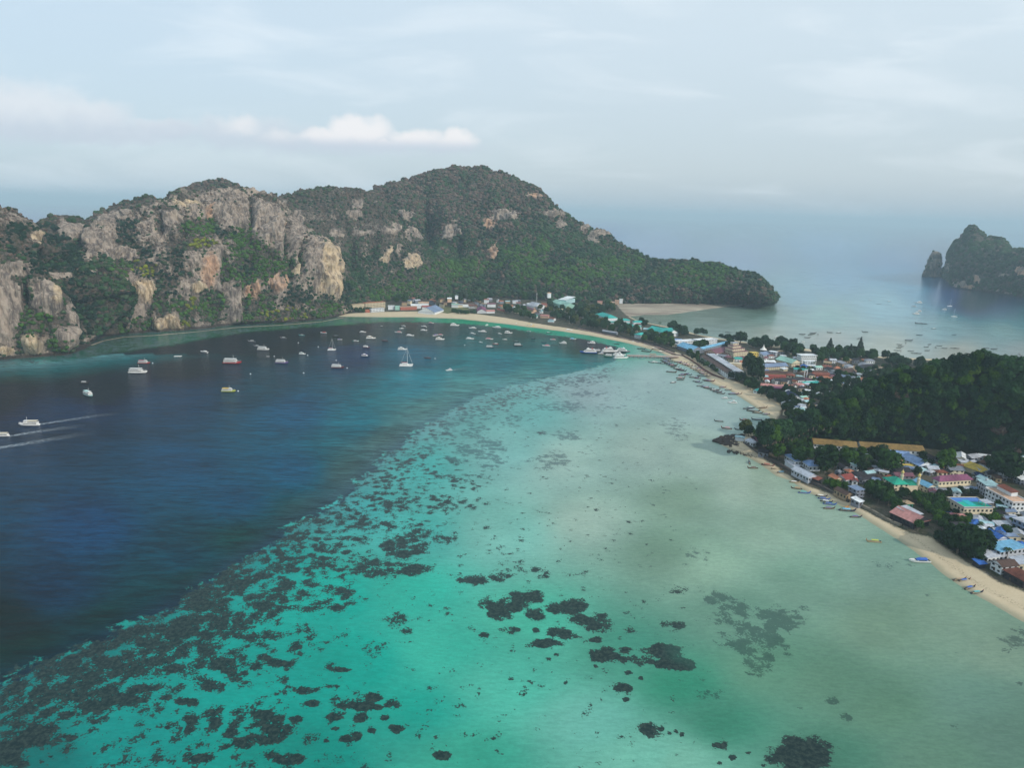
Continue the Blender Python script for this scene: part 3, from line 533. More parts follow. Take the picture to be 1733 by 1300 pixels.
        if mass in 'ABCE':
            dry_ = tint[:, 0] > tint[:, 1]*.98; kp = ~dry_ | (_rng.random(len(T)) < .5); sc = np.where(dry_, sc*.68, sc); T, sc, tint = T[kp], sc[kp], tint[kp]
        FOREST.append((T, sc, tint, mass))
    return G, P2.reshape(len(vv), nu, 3)
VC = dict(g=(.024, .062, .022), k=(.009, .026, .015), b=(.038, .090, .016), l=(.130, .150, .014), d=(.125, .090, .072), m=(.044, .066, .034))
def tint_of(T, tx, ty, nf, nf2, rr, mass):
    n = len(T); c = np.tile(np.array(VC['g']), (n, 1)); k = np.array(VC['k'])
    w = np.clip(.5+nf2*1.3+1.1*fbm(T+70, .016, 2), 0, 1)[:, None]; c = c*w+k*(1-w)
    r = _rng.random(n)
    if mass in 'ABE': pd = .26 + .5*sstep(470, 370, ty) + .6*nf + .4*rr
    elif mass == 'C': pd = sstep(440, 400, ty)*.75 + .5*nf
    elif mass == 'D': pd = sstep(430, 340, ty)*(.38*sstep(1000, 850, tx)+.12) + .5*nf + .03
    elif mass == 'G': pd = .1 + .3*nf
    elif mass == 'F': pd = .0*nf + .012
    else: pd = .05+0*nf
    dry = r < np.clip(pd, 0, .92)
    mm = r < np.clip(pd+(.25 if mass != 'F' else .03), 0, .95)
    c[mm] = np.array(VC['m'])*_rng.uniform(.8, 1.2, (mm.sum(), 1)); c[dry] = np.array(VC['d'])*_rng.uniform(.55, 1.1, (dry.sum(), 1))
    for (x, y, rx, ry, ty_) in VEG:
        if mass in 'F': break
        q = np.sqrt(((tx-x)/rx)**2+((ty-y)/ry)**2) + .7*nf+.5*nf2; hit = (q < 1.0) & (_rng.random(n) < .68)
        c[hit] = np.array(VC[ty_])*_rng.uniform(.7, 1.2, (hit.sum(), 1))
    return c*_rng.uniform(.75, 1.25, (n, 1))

CLIFF, t, b = newmat('limestone_cliff')
A_ = lambda n_: N(t, 'ShaderNodeAttribute', attribute_name=n_).outputs['Fac']
pos = N(t, 'ShaderNodeNewGeometry').outputs['Position']; sx = N(t, 'ShaderNodeSeparateXYZ'); t.links.new(pos, sx.inputs[0])
vst = vscale(t, pos, (1, 1, .16))
na = noise(t, vst, .11, 6, .68, .3); nb = noise(t, vst, .45, 5, .7, .4); nc_ = noise(t, pos, .05, 5, .62); nd = noise(t, pos, .22, 5, .7)
grey = mixc(t, ramp(t, na, .38, .62), (.105, .086, .078), (.37, .305, .25)); grey = mixc(t, mth(t, 'MULTIPLY', ramp(t, nb, .5, .66), .6), grey, (.48, .42, .34))
yel = mixc(t, ramp(t, na, .36, .62), (.22, .165, .11), (.58, .45, .29)); yel = mixc(t, mth(t, 'MULTIPLY', ramp(t, nb, .48, .64), .7), yel, (.66, .56, .42))
ora = mixc(t, ramp(t, na, .36, .62), (.24, .15, .105), (.54, .34, .22))
rc_ = mixc(t, mth(t, 'MULTIPLY', A_('yel'), ramp(t, nc_, .30, .52)), grey, yel); rc_ = mixc(t, mth(t, 'MULTIPLY', A_('ora'), ramp(t, nc_, .30, .55)), rc_, ora)
soilc = mixc(t, ramp(t, nd, .38, .62), (.026, .034, .021), (.115, .092, .076))
rmix = ramp(t, mth(t, 'ADD', A_('rock'), mth(t, 'MULTIPLY', mth(t, 'SUBTRACT', nd, .5), .7)), .20, .45)
cfin = mixc(t, rmix, soilc, rc_)
tide = ramp(t, mth(t, 'ADD', sx.outputs[2], mth(t, 'MULTIPLY', mth(t, 'SUBTRACT', nc_, .5), 6)), 5.5, 2.5)
cfin = mixc(t, mth(t, 'MULTIPLY', tide, .9), cfin, (.035, .026, .022))
setin(t, b, 'Base Color', cfin); b.inputs['Roughness'].default_value = .95; b.inputs['Specular IOR Level'].default_value = .1
bp = N(t, 'ShaderNodeBump'); bp.inputs['Strength'].default_value = .9; bp.inputs['Distance'].default_value = 5.
t.links.new(mth(t, 'ADD', na, mth(t, 'MULTIPLY', nb, .5)), bp.inputs['Height']); t.links.new(bp.outputs[0], b.inputs['Normal'])

loft('cliff_hill', [([(-260,640),(0,611),(60,607),(130,601),(153,588)], None), ([(-260,560),(0,545),(60,545),(110,545),(148,560)], 14), ([(-260,450),(0,445),(60,450),(110,470),(138,510)], 45),
     ([(-260,330),(-60,345),(0,356),(25,361),(45,372),(62,388),(78,430),(100,452),(122,485),(134,525)], 150)], 12, 300, 190, 14, 1, .42, 'A', dens=.042, crown=(1.7, 3.6), label='near left limestone headland with pale cliff faces')
loft('cliff_hill', [([(135,588),(165,577),(200,568),(250,565),(330,560),(400,551),(480,548),(560,541),(592,530)], None), ([(140,530),(200,520),(300,520),(400,505),(500,500),(560,505),(590,520)], 25),
     ([(142,450),(200,440),(280,430),(350,420),(430,410),(500,415),(560,430),(588,505)], 80),
     ([(144,402),(165,385),(185,377),(230,356),(290,341),(340,334),(400,322),(440,327),(470,338),(487,352),(505,380),(540,400),(565,420),(586,490)], 230)], 18, 620, 260, 16, 2, .52, 'B', dens=.040, crown=(1.8, 3.9), label='broad limestone massif with orange stained cliffs above the bay')
loft('hill', [([(430,560),(520,540),(600,528),(700,515),(760,510)], [(430,1450),(760,1560)]), ([(440,430),(520,428),(600,445),(700,460),(760,470)], [(440,1540),(760,1640)]),
     ([(430,350),(452,345),(475,338),(492,338),(510,329),(550,323),(590,328),(620,335),(650,352),(668,378),(690,402),(760,450)], [(430,1740),(550,1760),(760,1720)])], 16, 320, 140, 14, 3, .26, 'C', dens=.030, crown=(2.2, 4.2), label='rounded scrub covered hill behind the massif')
loft('hill', [([(585,535),(650,512),(750,507),(850,508),(950,514),(1040,518),(1150,516),(1230,517),(1270,516),(1304,509)], None),
     ([(590,430),(650,425),(720,430),(800,430),(880,430),(960,440),(1040,462),(1100,482),(1170,484),(1230,488),(1280,496),(1304,507)], [(590,1700),(800,1740),(950,1720),(1040,1690),(1150,1650),(1304,1630)]),
     ([(590,350),(615,334),(650,321),(700,309),(740,297),(780,291),(820,294),(860,304),(895,320),(910,325),(930,346),(950,366),(965,371),(985,383),(1010,396),(1030,408),(1050,421),(1080,434),(1093,449),(1130,445),(1180,449),(1230,456),(1265,469),(1290,486),(1304,507)],
      [(590,1980),(780,2060),(900,1990),(1010,1880),(1090,1800),(1200,1770),(1304,1660)])], 30, 640, 220, 16, 4, .14, 'D', dens=.028, crown=(2.8, 5.2), label='highest forested hill running down to the low headland')
loft('hill', [([(50,520),(110,520),(175,520)], [(50,1250),(175,1250)]), ([(50,420),(110,415),(175,420)], [(50,1330),(175,1330)]), ([(50,392),(70,380),(85,370),(110,367),(135,372),(150,376),(175,385)], [(50,1420),(175,1420)])], 8, 90, 50, 9, 5, .25, 'E', dens=.024, crown=(3, 4.6), label='small wooded back hill in the left gap')
loft('hill', [([(120,520),(250,520),(370,520)], [(120,1400),(370,1400)]), ([(130,420),(250,420),(370,420)], [(130,1500),(370,1500)]), ([(140,388),(155,375),(165,364),(200,352),(222,342),(235,338),(252,342),(280,340),(310,345),(370,352)], [(140,1620),(370,1620)])], 10, 150, 60, 10, 6, .25, 'E', dens=.022, crown=(3.2, 5), label='long wooded back ridge behind the massif')
loft('hill', [([(270,520),(380,520),(480,520)], [(270,1650),(480,1650)]), ([(275,420),(380,420),(480,420)], [(275,1750),(480,1750)]), ([(280,350),(298,332),(320,321),(360,312),(388,314),(405,324),(440,338),(480,352)], [(280,1900),(480,1900)])], 10, 130, 60, 10, 7, .1, 'D', dens=.02, crown=(3.4, 5.4), label='distant rounded summit behind the massif')
loft('cliff_island', [([(1594,469),(1606,481),(1615,488),(1650,493),(1700,499),(1733,506),(1850,530)], None), ([(1596,455),(1606,452),(1617,448),(1650,445),(1700,450),(1733,455),(1850,470)], 45),
     ([(1597,462),(1600,444),(1606,430),(1613,420),(1615,426),(1617,412),(1626,408),(1632,400),(1635,391),(1645,386),(1655,389),(1662,402),(1680,407),(1697,408),(1706,424),(1733,425),(1850,425)], 210)], 26, 260, 110, 7, 8, .12, 'G', dens=.016, crown=(4, 6.5), sidepad=30, label='far limestone island with a rounded peak across the right bay')
FLOORM = pmat('forest_floor', (.016, .026, .012), .9, .4, .3, .05)
GF, PF = loft('hill', [([(1290,744),(1340,750),(1400,752),(1500,758),(1570,766),(1640,776),(1733,791),(2000,822)], None),
     ([(1294,745),(1320,744),(1350,735),(1380,715),(1400,701),(1440,684),(1480,667),(1520,654),(1560,646),(1600,642),(1630,629),(1680,624),(1720,640),(1800,640),(2000,655)], [(1294,585),(1340,612),(1400,636),(1500,662),(1650,690),(1800,705),(2000,730)])],
     16, 240, 90, 4, 9, 0, 'F', mat=FLOORM, dens=.046, crown=(2.6, 5.4), back=(50, 85), backz=0, sidepad=12, label='dark rainforest hill beside the village')

# rock islets beside the far island
for (x, yb, yt, wd, D, lb) in ((1577, 469, 431, 22, None, 'tall rounded rock stack left of the far island'), (1566.5, 468.5, 458, 10, None, 'small low rock islet below the tall rock stack')):
    P = U(x, yb); D = math.hypot(P[0], P[1]); h = (yb - yt) * D / FPX; r = wd * D / FPX / 2
    bm = bmesh.new(); bmesh.ops.create_icosphere(bm, subdivisions=5, radius=1)
    V = np.array([v.co[:] for v in bm.verts]); F = [[v.index for v in f.verts] for f in bm.faces]; bm.free()
    wz = 1.0 - .05 * V[:, 2]
    Vn = V.copy(); Vn[:, 2] = np.where(V[:, 2] < 0, V[:, 2] * .35, V[:, 2]); Vn[:, :2] /= np.maximum(np.linalg.norm(V[:, :2], axis=1, keepdims=True), .02) ** np.where(V[:, 2:3] < 0, .75, .3)
    V2 = Vn * np.array([r, r * .9, h * .97]); V2[:, :2] *= wz[:, None]
    V2 += V * (r * .16 * fbm(V2 + x, .05, 4) + 1.5 * fbm(V2, .2, 3))[:, None]
    V2 += P
    o = mobj('rock_islet', V2, F, CLIFF, smooth=True); props(o, lb, 'rock islet')
    a = o.data.attributes.new('rock', 'FLOAT', 'POINT'); a.data.foreach_set('value', (.35 + .6 * fbm(V2, .05, 3)).astype(np.float32))
    for q in range(int(60 * h / 80)):
        k = random.randrange(len(V2))
        if V2[k, 2] > h * .3: FOREST.append((V2[k:k+1], np.array([random.uniform(3, 5)]), np.array([VC['g']]), 'G'))

# ------------------------------------------------------------------ foliage
def foliage_mat(name, src):
    m, t, b = newmat(name)
    if src == 'inst': a = N(t, 'ShaderNodeAttribute', attribute_type='INSTANCER', attribute_name='tint').outputs['Color']
    else: a = N(t, 'ShaderNodeObjectInfo').outputs['Color']
    geo = N(t, 'ShaderNodeNewGeometry').outputs['Position']
    n = noise(t, geo, .55, 4, .7); n2 = noise(t, geo, 2.2, 2)
    k = mth(t, 'ADD', mth(t, 'MULTIPLY', n, 1.3), mth(t, 'MULTIPLY', n2, .7))
    s = N(t, 'ShaderNodeVectorMath', operation='SCALE'); t.links.new(a, s.inputs[0]); t.links.new(k, s.inputs['Scale'])
    setin(t, b, 'Base Color', s.outputs[0]); b.inputs['Roughness'].default_value = .8; b.inputs['Specular IOR Level'].default_value = .06
    return m
FOL_I = foliage_mat('leaves_forest', 'inst'); FOL_O = foliage_mat('leaves_tree', 'obj')
BARK = pmat('bark', (.16, .13, .10), .9, .3, 2.)
def far_crown(seed):
    bm = bmesh.new(); bmesh.ops.create_icosphere(bm, subdivisions=2, radius=1)
    V = np.array([v.co[:] for v in bm.verts]); F = [[v.index for v in f.verts] for f in bm.faces]; bm.free()
    d = 1 +   .24 * fbm(V + seed * 9, 1.7, 2) + .16 * np.array([_tab[(seed*131+i*7) % 4096]-.5 for i in range(len(V))])
    V = V * d[:, None] * np.array([1, 1, .85]); V[:, 2] += .25
    me = bpy.data.meshes.new('far_crown'); me.from_pydata(V.tolist(), [], F); me.materials.append(FOL_I); return me
def leaf_crown(seed, nclump=12, nleaf=95, leaf=.115, m=None, shape='round', core=.72):
    r = random.Random(seed); V = []; F = []
    def quad(p, nrm, s):
        d = Vector(nrm).normalized(); x = d.orthogonal().normalized(); a = r.random()*6.28; y = d.cross(x)
        u = x*math.cos(a)+y*math.sin(a); v = d.cross(u); n = len(V); k = s*r.uniform(.7, 1.3)
        for q in (-1, -.8), (1, -.6), (.8, 1), (-.7, .8): V.append(tuple(Vector(p)+u*q[0]*k+v*q[1]*k*.8))
        F.append((n, n+1, n+2, n+3))
    cl = []
    for i in range(nclump):
        a = 2.4*i+r.random(); z = -.35+1.25*(i/(nclump-1)); 
        if shape == 'cone': rad = .62*(1-(i/(nclump-1)))*1.0; z = -.9+2.4*i/(nclump-1); cr = .42*(1.15-i/(nclump-1))
        elif shape == 'flat': rad = .78*r.uniform(.4, 1); z = r.uniform(-.1, .35); cr = r.uniform(.28, .42)
        else: rad = .62*math.sqrt(max(.05, 1-(z*.9)**2))*r.uniform(.75, 1.1); cr = r.uniform(.34, .5)
        cl.append((Vector((math.cos(a)*rad, math.sin(a)*rad, z*.75)), cr))
    for c, cr in cl:
        for k in range(nleaf):
            d = Vector((r.gauss(0, 1), r.gauss(0, 1), r.gauss(.25, 1))).normalized(); p = c+d*cr*r.uniform(.72, 1.08)
            nn = d+Vector((r.gauss(0, .5), r.gauss(0, .5), r.gauss(.2, .5))); quad(p, nn, leaf)
    if core:
        bm = bmesh.new(); bmesh.ops.create_icosphere(bm, subdivisions=1, radius=core)
        n = len(V); V += [(v.co.x*r.uniform(.8, 1.05), v.co.y*r.uniform(.8, 1.05), v.co.z*.7) for v in bm.verts] if shape != 'cone' else [(v.co.x*.4, v.co.y*.4, v.co.z*1.1) for v in bm.verts]
        F += [[v.index+n for v in f.verts] for f in bm.faces]; bm.free()
    me = bpy.data.meshes.new('crown'); me.from_pydata(V, [], F); me.materials.append(m or FOL_O); me.update(); return me
def scatter(name, groups, variants, label, cat='forest'):
    T = np.vstack([g[0] for g in groups]); sc = np.concatenate([g[1] for g in groups]); ti = np.vstack([g[2] for g in groups])
    me = bpy.data.meshes.new(name); me.from_pydata(T.tolist(), [], [])
    n = len(T)
    a = me.attributes.new('tint', 'FLOAT_COLOR', 'POINT'); a.data.foreach_set('color', np.hstack([ti, np.ones((n, 1))]).ravel())
    s3 = np.stack([sc*_rng.uniform(.9, 1.1, n), sc*_rng.uniform(.9, 1.1, n), sc*_rng.uniform(.8, 1.25, n)], 1)
    a = me.attributes.new('sc', 'FLOAT_VECTOR', 'POINT'); a.data.foreach_set('vector', s3.ravel())
    a = me.attributes.new('rot', 'FLOAT_VECTOR', 'POINT'); a.data.foreach_set('vector', np.stack([_rng.uniform(-.2, .2, n), _rng.uniform(-.2, .2, n), _rng.uniform(0, 6.28, n)], 1).ravel())
    a = me.attributes.new('vid', 'INT', 'POINT'); a.data.foreach_set('value', _rng.integers(0, len(variants), n))
    o = bpy.data.objects.new(name, me); COL.objects.link(o); props(o, label, cat, kind='stuff')
    cl = bpy.data.collections.new(name+'_crowns')
    for k, v in enumerate(variants): c = bpy.data.objects.new('crown_%02d' % k, v); cl.objects.link(c)
    ng = bpy.data.node_groups.new(name, 'GeometryNodeTree')
    ng.interface.new_socket('Geometry', in_out='INPUT', socket_type='NodeSocketGeometry'); ng.interface.new_socket('Geometry', in_out='OUTPUT', socket_type='NodeSocketGeometry')
    gi = ng.nodes.new('NodeGroupInput'); go = ng.nodes.new('NodeGroupOutput'); ip = ng.nodes.new('GeometryNodeInstanceOnPoints')
    ci = ng.nodes.new('GeometryNodeCollectionInfo'); ci.inputs['Collection'].default_value = cl; ci.inputs['Separate Children'].default_value = True; ci.inputs['Reset Children'].default_value = True
    def na_(nm, ty):
        q = ng.nodes.new('GeometryNodeInputNamedAttribute'); q.data_type = ty; q.inputs['Name'].default_value = nm; return q.outputs['Attribute']
    ng.links.new(gi.outputs[0], ip.inputs['Points']); ng.links.new(ci.outputs[0], ip.inputs['Instance']); ip.inputs['Pick Instance'].default_value = True
    ng.links.new(na_('vid', 'INT'), ip.inputs['Instance Index']); ng.links.new(na_('sc', 'FLOAT_VECTOR'), ip.inputs['Scale'])
    er = ng.nodes.new('FunctionNodeEulerToRotation'); ng.links.new(na_('rot', 'FLOAT_VECTOR'), er.inputs[0]); ng.links.new(er.outputs[0], ip.inputs['Rotation'])
    ng.links.new(ip.outputs[0], go.inputs[0])
    md = o.modifiers.new('scatter', 'NODES'); md.node_group = ng
    return o
FARV = [far_crown(k) for k in range(6)]
NEARV = [leaf_crown(k, 11, 70, .13, FOL_I) for k in range(5)]
TREEV = [leaf_crown(20+k, 12, 95, .115, FOL_O) for k in range(6)]
CONEV = [leaf_crown(40, 14, 90, .10, FOL_O, 'cone')]
FLATV = [leaf_crown(50+k, 12, 80, .11, FOL_O, 'flat', core=.35) for k in range(2)]
def trunk_mesh():
    b = MB(); b.tube((0, 0, -1.2), (0, 0, .15), .085, .05, 7)
    for k in range(4):
        a = k*1.6; b.tube((0, 0, -.25), (math.cos(a)*.5, math.sin(a)*.5, .3), .04, .015, 5)
    return b.mesh('trunk', BARK)
TRUNK = trunk_mesh()
def tree(P, R, tint, label, group, name='rainforest_tree', var=None, hgt=1.0, cat='tree', trunk_h=None):
    """R crown radius; P the ground point"""
    me = var or random.choice(TREEV)
    r = bpy.data.objects.new(name, None); r.location = (float(P[0]), float(P[1]), float(P[2])); r.rotation_euler = (0, 0, random.uniform(0, 6.28)); COL.objects.link(r)
    props(r, label, cat, group)
    th = trunk_h if trunk_h is not None else R*.9
    tr = bpy.data.objects.new('trunk', TRUNK); COL.objects.link(tr); tr.parent = r; tr.location = (0, 0, R*.7*hgt+th*.55); sz = R*.7*hgt+th*.7
    tr.scale = (R, R, sz)
    c = bpy.data.objects.new('crown', me); COL.objects.link(c); c.parent = r; c.location = (0, 0, R*.75*hgt+th*.55); c.scale = (R, R, R*hgt); c.color = (*[float(q) for q in tint], 1)
    return r
# hill trees: nearest as things, the rest as forest
NF = [g for g in FOREST if g[3] == 'F']; FF = [g for g in FOREST if g[3] != 'F']
T = np.vstack([g[0] for g in NF]); sc = np.concatenate([g[1] for g in NF]); ti = np.vstack([g[2] for g in NF])
ok = (T[:, 1] < 1e9); tx, ty = PX(T)
bright = (_rng.random(len(T)) < .16); ti = ti*1.15; ti[bright] = np.array((.044, .098, .014))*_rng.uniform(.7, 1.25, (bright.sum(), 1))
hit = ((tx-1642)/14)**2+((ty-645)/10)**2 < 1; ti[hit] = (.10, .16, .02)
# those seen from the front: visible, thinned by distance
dist = np.linalg.norm(T-CAM, axis=1); front = (T[:, 2] > 4) & (tx > 1285) & (tx < 1745)
order = np.argsort(dist+np.where(front, 0, 1e6)); near = order[:300]; rest = order[300:]
for i in near:
    br = bright[i] or hit[i]
    if hit[i]: lb = 'vivid lime green tree standing out on the dark forested hill'; gr = 'lime green trees on the hill'
    elif br: lb = 'fresh green tree among darker ones low on the forested hill'; gr = 'fresh green trees on the hill'
    elif ti[i, 0] > ti[i, 1]: lb = 'brownish dry tree among green ones low on the forested hill'; gr = 'dry trees on the hill'
    else: zn = 'at the left foot' if tx[i] < 1345 else 'left of the mustard halls' if tx[i] < 1385 else 'above the left mustard hall' if tx[i] < 1455 else 'above the right mustard hall' if tx[i] < 1575 else 'at the right'; wd = 'broad' if sc[i] > 4.6 else 'medium' if sc[i] > 3.5 else 'small'; lb = '%s dark green rainforest tree %s of the forested hill' % (wd, zn) if 'at' in zn[:2] else '%s dark green rainforest tree on the hill %s' % (wd, zn); gr = '%s dark rainforest trees %s' % (wd, zn)
    tree(T[i]-np.array([0, 0, 1.]), float(sc[i])*1.12, ti[i], lb, gr, trunk_h=float(sc[i])*.45)
Tr = T[rest].copy(); Tr[:, 2] += sc[rest]*.9
scatter('forest', [(Tr, sc[rest]*1.1, ti[rest], 'F')], NEARV, 'dense dark rainforest covering the hill beside the village')
scatter('forest', FF, FARV, 'forest and dry scrub covering the far hills and cliffs')
# ------------------------------------------------------------------ buildings
CR = dict(A=(1190,580,5.91), B=(1420,580,5.415), C=(1200,700,6.5), D=(1400,720,8.125), E=(1560,740,9.283), F=(1400,840,8.125), G=(1550,840,6.84),
          H=(1280,540,7.877), I=(1120,540,8.125), J=(980,500,6.932), K=(570,480,6.932), L=(780,480,6.932), M=(0,540,3.851), O=(600,540,6.665), N=(430,560,9.121), P=(970,560,13.33), Q=(1120,590,12.38), R=(1400,360,5.0), X=(0,0,1))
def cp(k, p): o = CR[k]; return o[0]+p[0]/o[2], o[1]+p[1]/o[2]
RC_ = dict(red=(.25,.06,.05), rust=(.22,.075,.05), terra=(.40,.16,.09), mauve=(.17,.075,.10), brown=(.085,.052,.042), dark=(.030,.028,.034), grey=(.20,.22,.26), lgrey=(.42,.45,.50), white=(.66,.70,.72),
           teal=(.04,.38,.34), mint=(.30,.52,.44), green=(.02,.30,.20), dgreen=(.03,.09,.06), sky=(.16,.38,.55), blue=(.035,.13,.42), pblue=(.20,.31,.52), navy=(.015,.03,.09), ochre=(.25,.17,.065), yellow=(.62,.46,.10), tan=(.36,.27,.17), pink=(.46,.22,.20), cream=(.62,.55,.40), bluegrey=(.17,.23,.34), cyan=(.34,.52,.55), peach=(.55,.36,.25), brick=(.38,.13,.09), purple=(.20,.07,.13))
_tr = random.Random(11)
FOOT = []       # footprints (x, y, r)
_winm = {}
def window_mesh(w_, h_):
    k = (w_, h_)
    if k not in _winm: _winm[k] = MB().box(-w_/2, -.06, 0, w_/2, .06, h_).mesh('window', GLASS)
    return _winm[k]
def bld(k, p0, p1, third, h, roof='gable', rc='grey', wc='white', label='', name='house', group=None, cat=None, z0=2.0, rh=None, win=1, over=.7, floors=None, balc=0, extra=None, para=0.0, ridge=None):
    a = U(*cp(k, p0), z0+h); b = U(*cp(k, p1), z0+h); e = (b-a)[:2]; L = float(np.linalg.norm(e)); e = e/L
    per = np.array([-e[1], e[0]]); mid = (a+b)[:2]/2
    if isinstance(third, (int, float)):
        if per @ mid < 0: per = -per
        W = float(third)
    else:
        c = U(*cp(k, third), z0+h)[:2]; W = float((c-a[:2]) @ per)
        if W < 0: per = -per; W = -W
        if per @ mid < 0 and W < 1: per = -per
    W = max(W, 3.0); L = max(L, 2.5)
    # local frame: x along the front edge, y away from it
    if e[0]*per[1]-e[1]*per[0] < 0: e = -e
    ctr = mid+per*W/2; rz = math.atan2(e[1], e[0])
    r = empty(name, (ctr[0], ctr[1], z0), rz); props(r, label, cat or name.replace('_', ' '), group)
    FOOT.append((ctr[0], ctr[1], e, L, W))
    wm = wallmat(RC_[wc]); rm = roofmat(RC_[rc]); l, w2 = L/2, W/2
    MB().box(-l+.3, -w2+.3, -2.5, l-.3, w2-.3, h).obj('wall', wm, r)
    alongx = (L >= W) if ridge is None else ridge == 'x'
    o_ = over; rh = rh if rh is not None else min(L, W)*.24
    X, Y = l+o_*.5, w2+o_*.5; z = h+.05
    if roof in ('gable', 'hip'):
        ins = 0 if roof == 'gable' else (min(X, Y)*.95)
        if alongx: R0, R1 = (-X+ins, 0, z+rh), (X-ins, 0, z+rh); C4 = [(-X,-Y,z),(X,-Y,z),(X,Y,z),(-X,Y,z)]; F = [(0,1,5,4),(2,3,4,5),(1,2,5),(3,0,4)]
        else: R0, R1 = (0, -Y+ins, z+rh), (0, Y-ins, z+rh); C4 = [(-X,-Y,z),(X,-Y,z),(X,Y,z),(-X,Y,z)]; F = [(3,0,4,5),(1,2,5,4),(0,1,4),(2,3,5)]
        V = C4+[R0, R1]+[(p[0], p[1], p[2]-.25) for p in C4]; F = F+[(0,6,7,1),(1,7,8,2),(2,8,9,3),(3,9,6,0),(9,8,7,6)]
        if roof == 'gable' :
            # gable ends closed in wall colour
            mb = MB()
            if alongx:
                for sx_ in (-1, 1): mb.add([(sx_*(l-.3),-w2+.3,h),(sx_*(l-.3),w2-.3,h),(sx_*(l-.3),0,h+rh*.93),(sx_*(l-.5),-w2+.3,h),(sx_*(l-.5),w2-.3,h),(sx_*(l-.5),0,h+rh*.93)], [(0,1,2),(5,4,3),(0,3,4,1),(1,4,5,2),(2,5,3,0)])
            else:
                for sy in (-1, 1): mb.add([(-l+.3,sy*(w2-.3),h),(l-.3,sy*(w2-.3),h),(0,sy*(w2-.3),h+rh*.93),(-l+.3,sy*(w2-.5),h),(l-.3,sy*(w2-.5),h),(0,sy*(w2-.5),h+rh*.93)], [(0,1,2),(5,4,3),(0,3,4,1),(1,4,5,2),(2,5,3,0)])
            mb.obj('gable', wm, r)
            V = [v for v in V]; F = [f for f in F if len(f) != 3]+[]
            if alongx: F += []
            mobj('roof', V, F, rm, r)
            rr_ = MB(); rr_.tube(R0, R1, .18, None, 5); rr_.obj('ridge_cap', rm, r)
        else: mobj('roof', V, F, rm, r)
    elif roof == 'shed':
        MB().quadprism([(-X,-Y,z),(X,-Y,z),(X,Y,z+rh*.8),(-X,Y,z+rh*.8)], .22).obj('roof', rm, r)
    else:
        MB().box(-X, -Y, h+.01, X, Y, h+.28).obj('roof', rm, r)
        if para:
            pb = MB(); pb.box(-X,-Y,h+.28,X,-Y+.25,h+.28+para); pb.box(-X,Y-.25,h+.28,X,Y,h+.28+para); pb.box(-X,-Y+.25,h+.28,-X+.25,Y-.25,h+.28+para); pb.box(X-.25,-Y+.25,h+.28,X,Y-.25,h+.28+para)
            pb.obj('parapet', wm, r)
    D = float(np.linalg.norm(ctr))
    if win and D < (1750 if (balc or name == 'hotel') else 1250):
        fl = floors or max(1, int(round(h/3.1)))
        camloc = np.array([-ctr[0]*e[0]-ctr[1]*e[1], -ctr[0]*per[0]-ctr[1]*per[1]])
        sides = [(0, -1)]
        sides.append((1, 0) if camloc[0] > 0 else (-1, 0))
        cnt = 0
        for sx_, sy in sides:
            ln = L if sy else W; n = int(min(max(1, ln/(3.0*win)), 14))
            for f_ in range(fl):
                for q in range(n):
                    u = -ln/2+ln*(q+.5)/n; zz = h*(f_+.32)/fl; me = window_mesh(round(min(1.5, ln/n*.55), 1), round(min(1.5, h/fl*.45), 1))
                    if sy: child('window', me, r, (u, -w2+.3-.03, zz))
                    else: child('window', me, r, (sx_*(l-.3+.03), u, zz), math.pi/2)
                    cnt += 1
                    if cnt > 78: break
        if D < 900: MB().box(-.6, -.07, 0, .6, .07, 2.2).mesh
        if fl <= 2 and D < 800 and L > 5:
            dm = MB().box(-.55, -.08, 0, .55, .08, 2.1); od = dm.obj('door', DARKW, r); od.location = (-L*.12, -w2+.3-.04, .05)
    if balc:
        fl = floors or max(1, int(round(h/3.1)))
        for f_ in range(fl):
            zz = h*f_/fl
            bb = MB(); bb.box(-l+.5, -w2-1.2, zz+.05, l-.5, -w2+.28, zz+.25)
            bb.box(-l+.5, -w2-1.2, zz+.9, l-.5, -w2-1.1, zz+1.0)
            n = int(L/2.2)
            for q in range(n+1): xx = -l+.55+(L-1.1)*q/n; bb.box(xx-.06, -w2-1.2, zz+.25, xx+.06, -w2-1.1, zz+.9)
            bb.obj('balcony', wallmat(RC_[wc]), r)
    if D < 1000 and roof in ('flat', 'gable') and not extra and _tr.random() < .45 and L > 6:
        xx = _tr.uniform(-.3, .3)*L; zz = h+.29 if roof == 'flat' else h+.1
        yy = 0 if roof == 'flat' else -w2-.9 if not balc else w2+.9; zb = zz if roof == 'flat' else -2
        tb = MB(); tb.lathe([(.75, max(zb, 0) if roof != 'flat' else zz), (.8, (zz if roof == 'flat' else 0)+1.5), (.3, (zz if roof == 'flat' else 0)+1.75)], 9, (xx, yy, 0)); tb.obj('water_tank', pmat('tank_steel', (.35,.38,.42), .35, .2, spec=.5), r)
    if extra: extra(r, L, W, h)
    return r

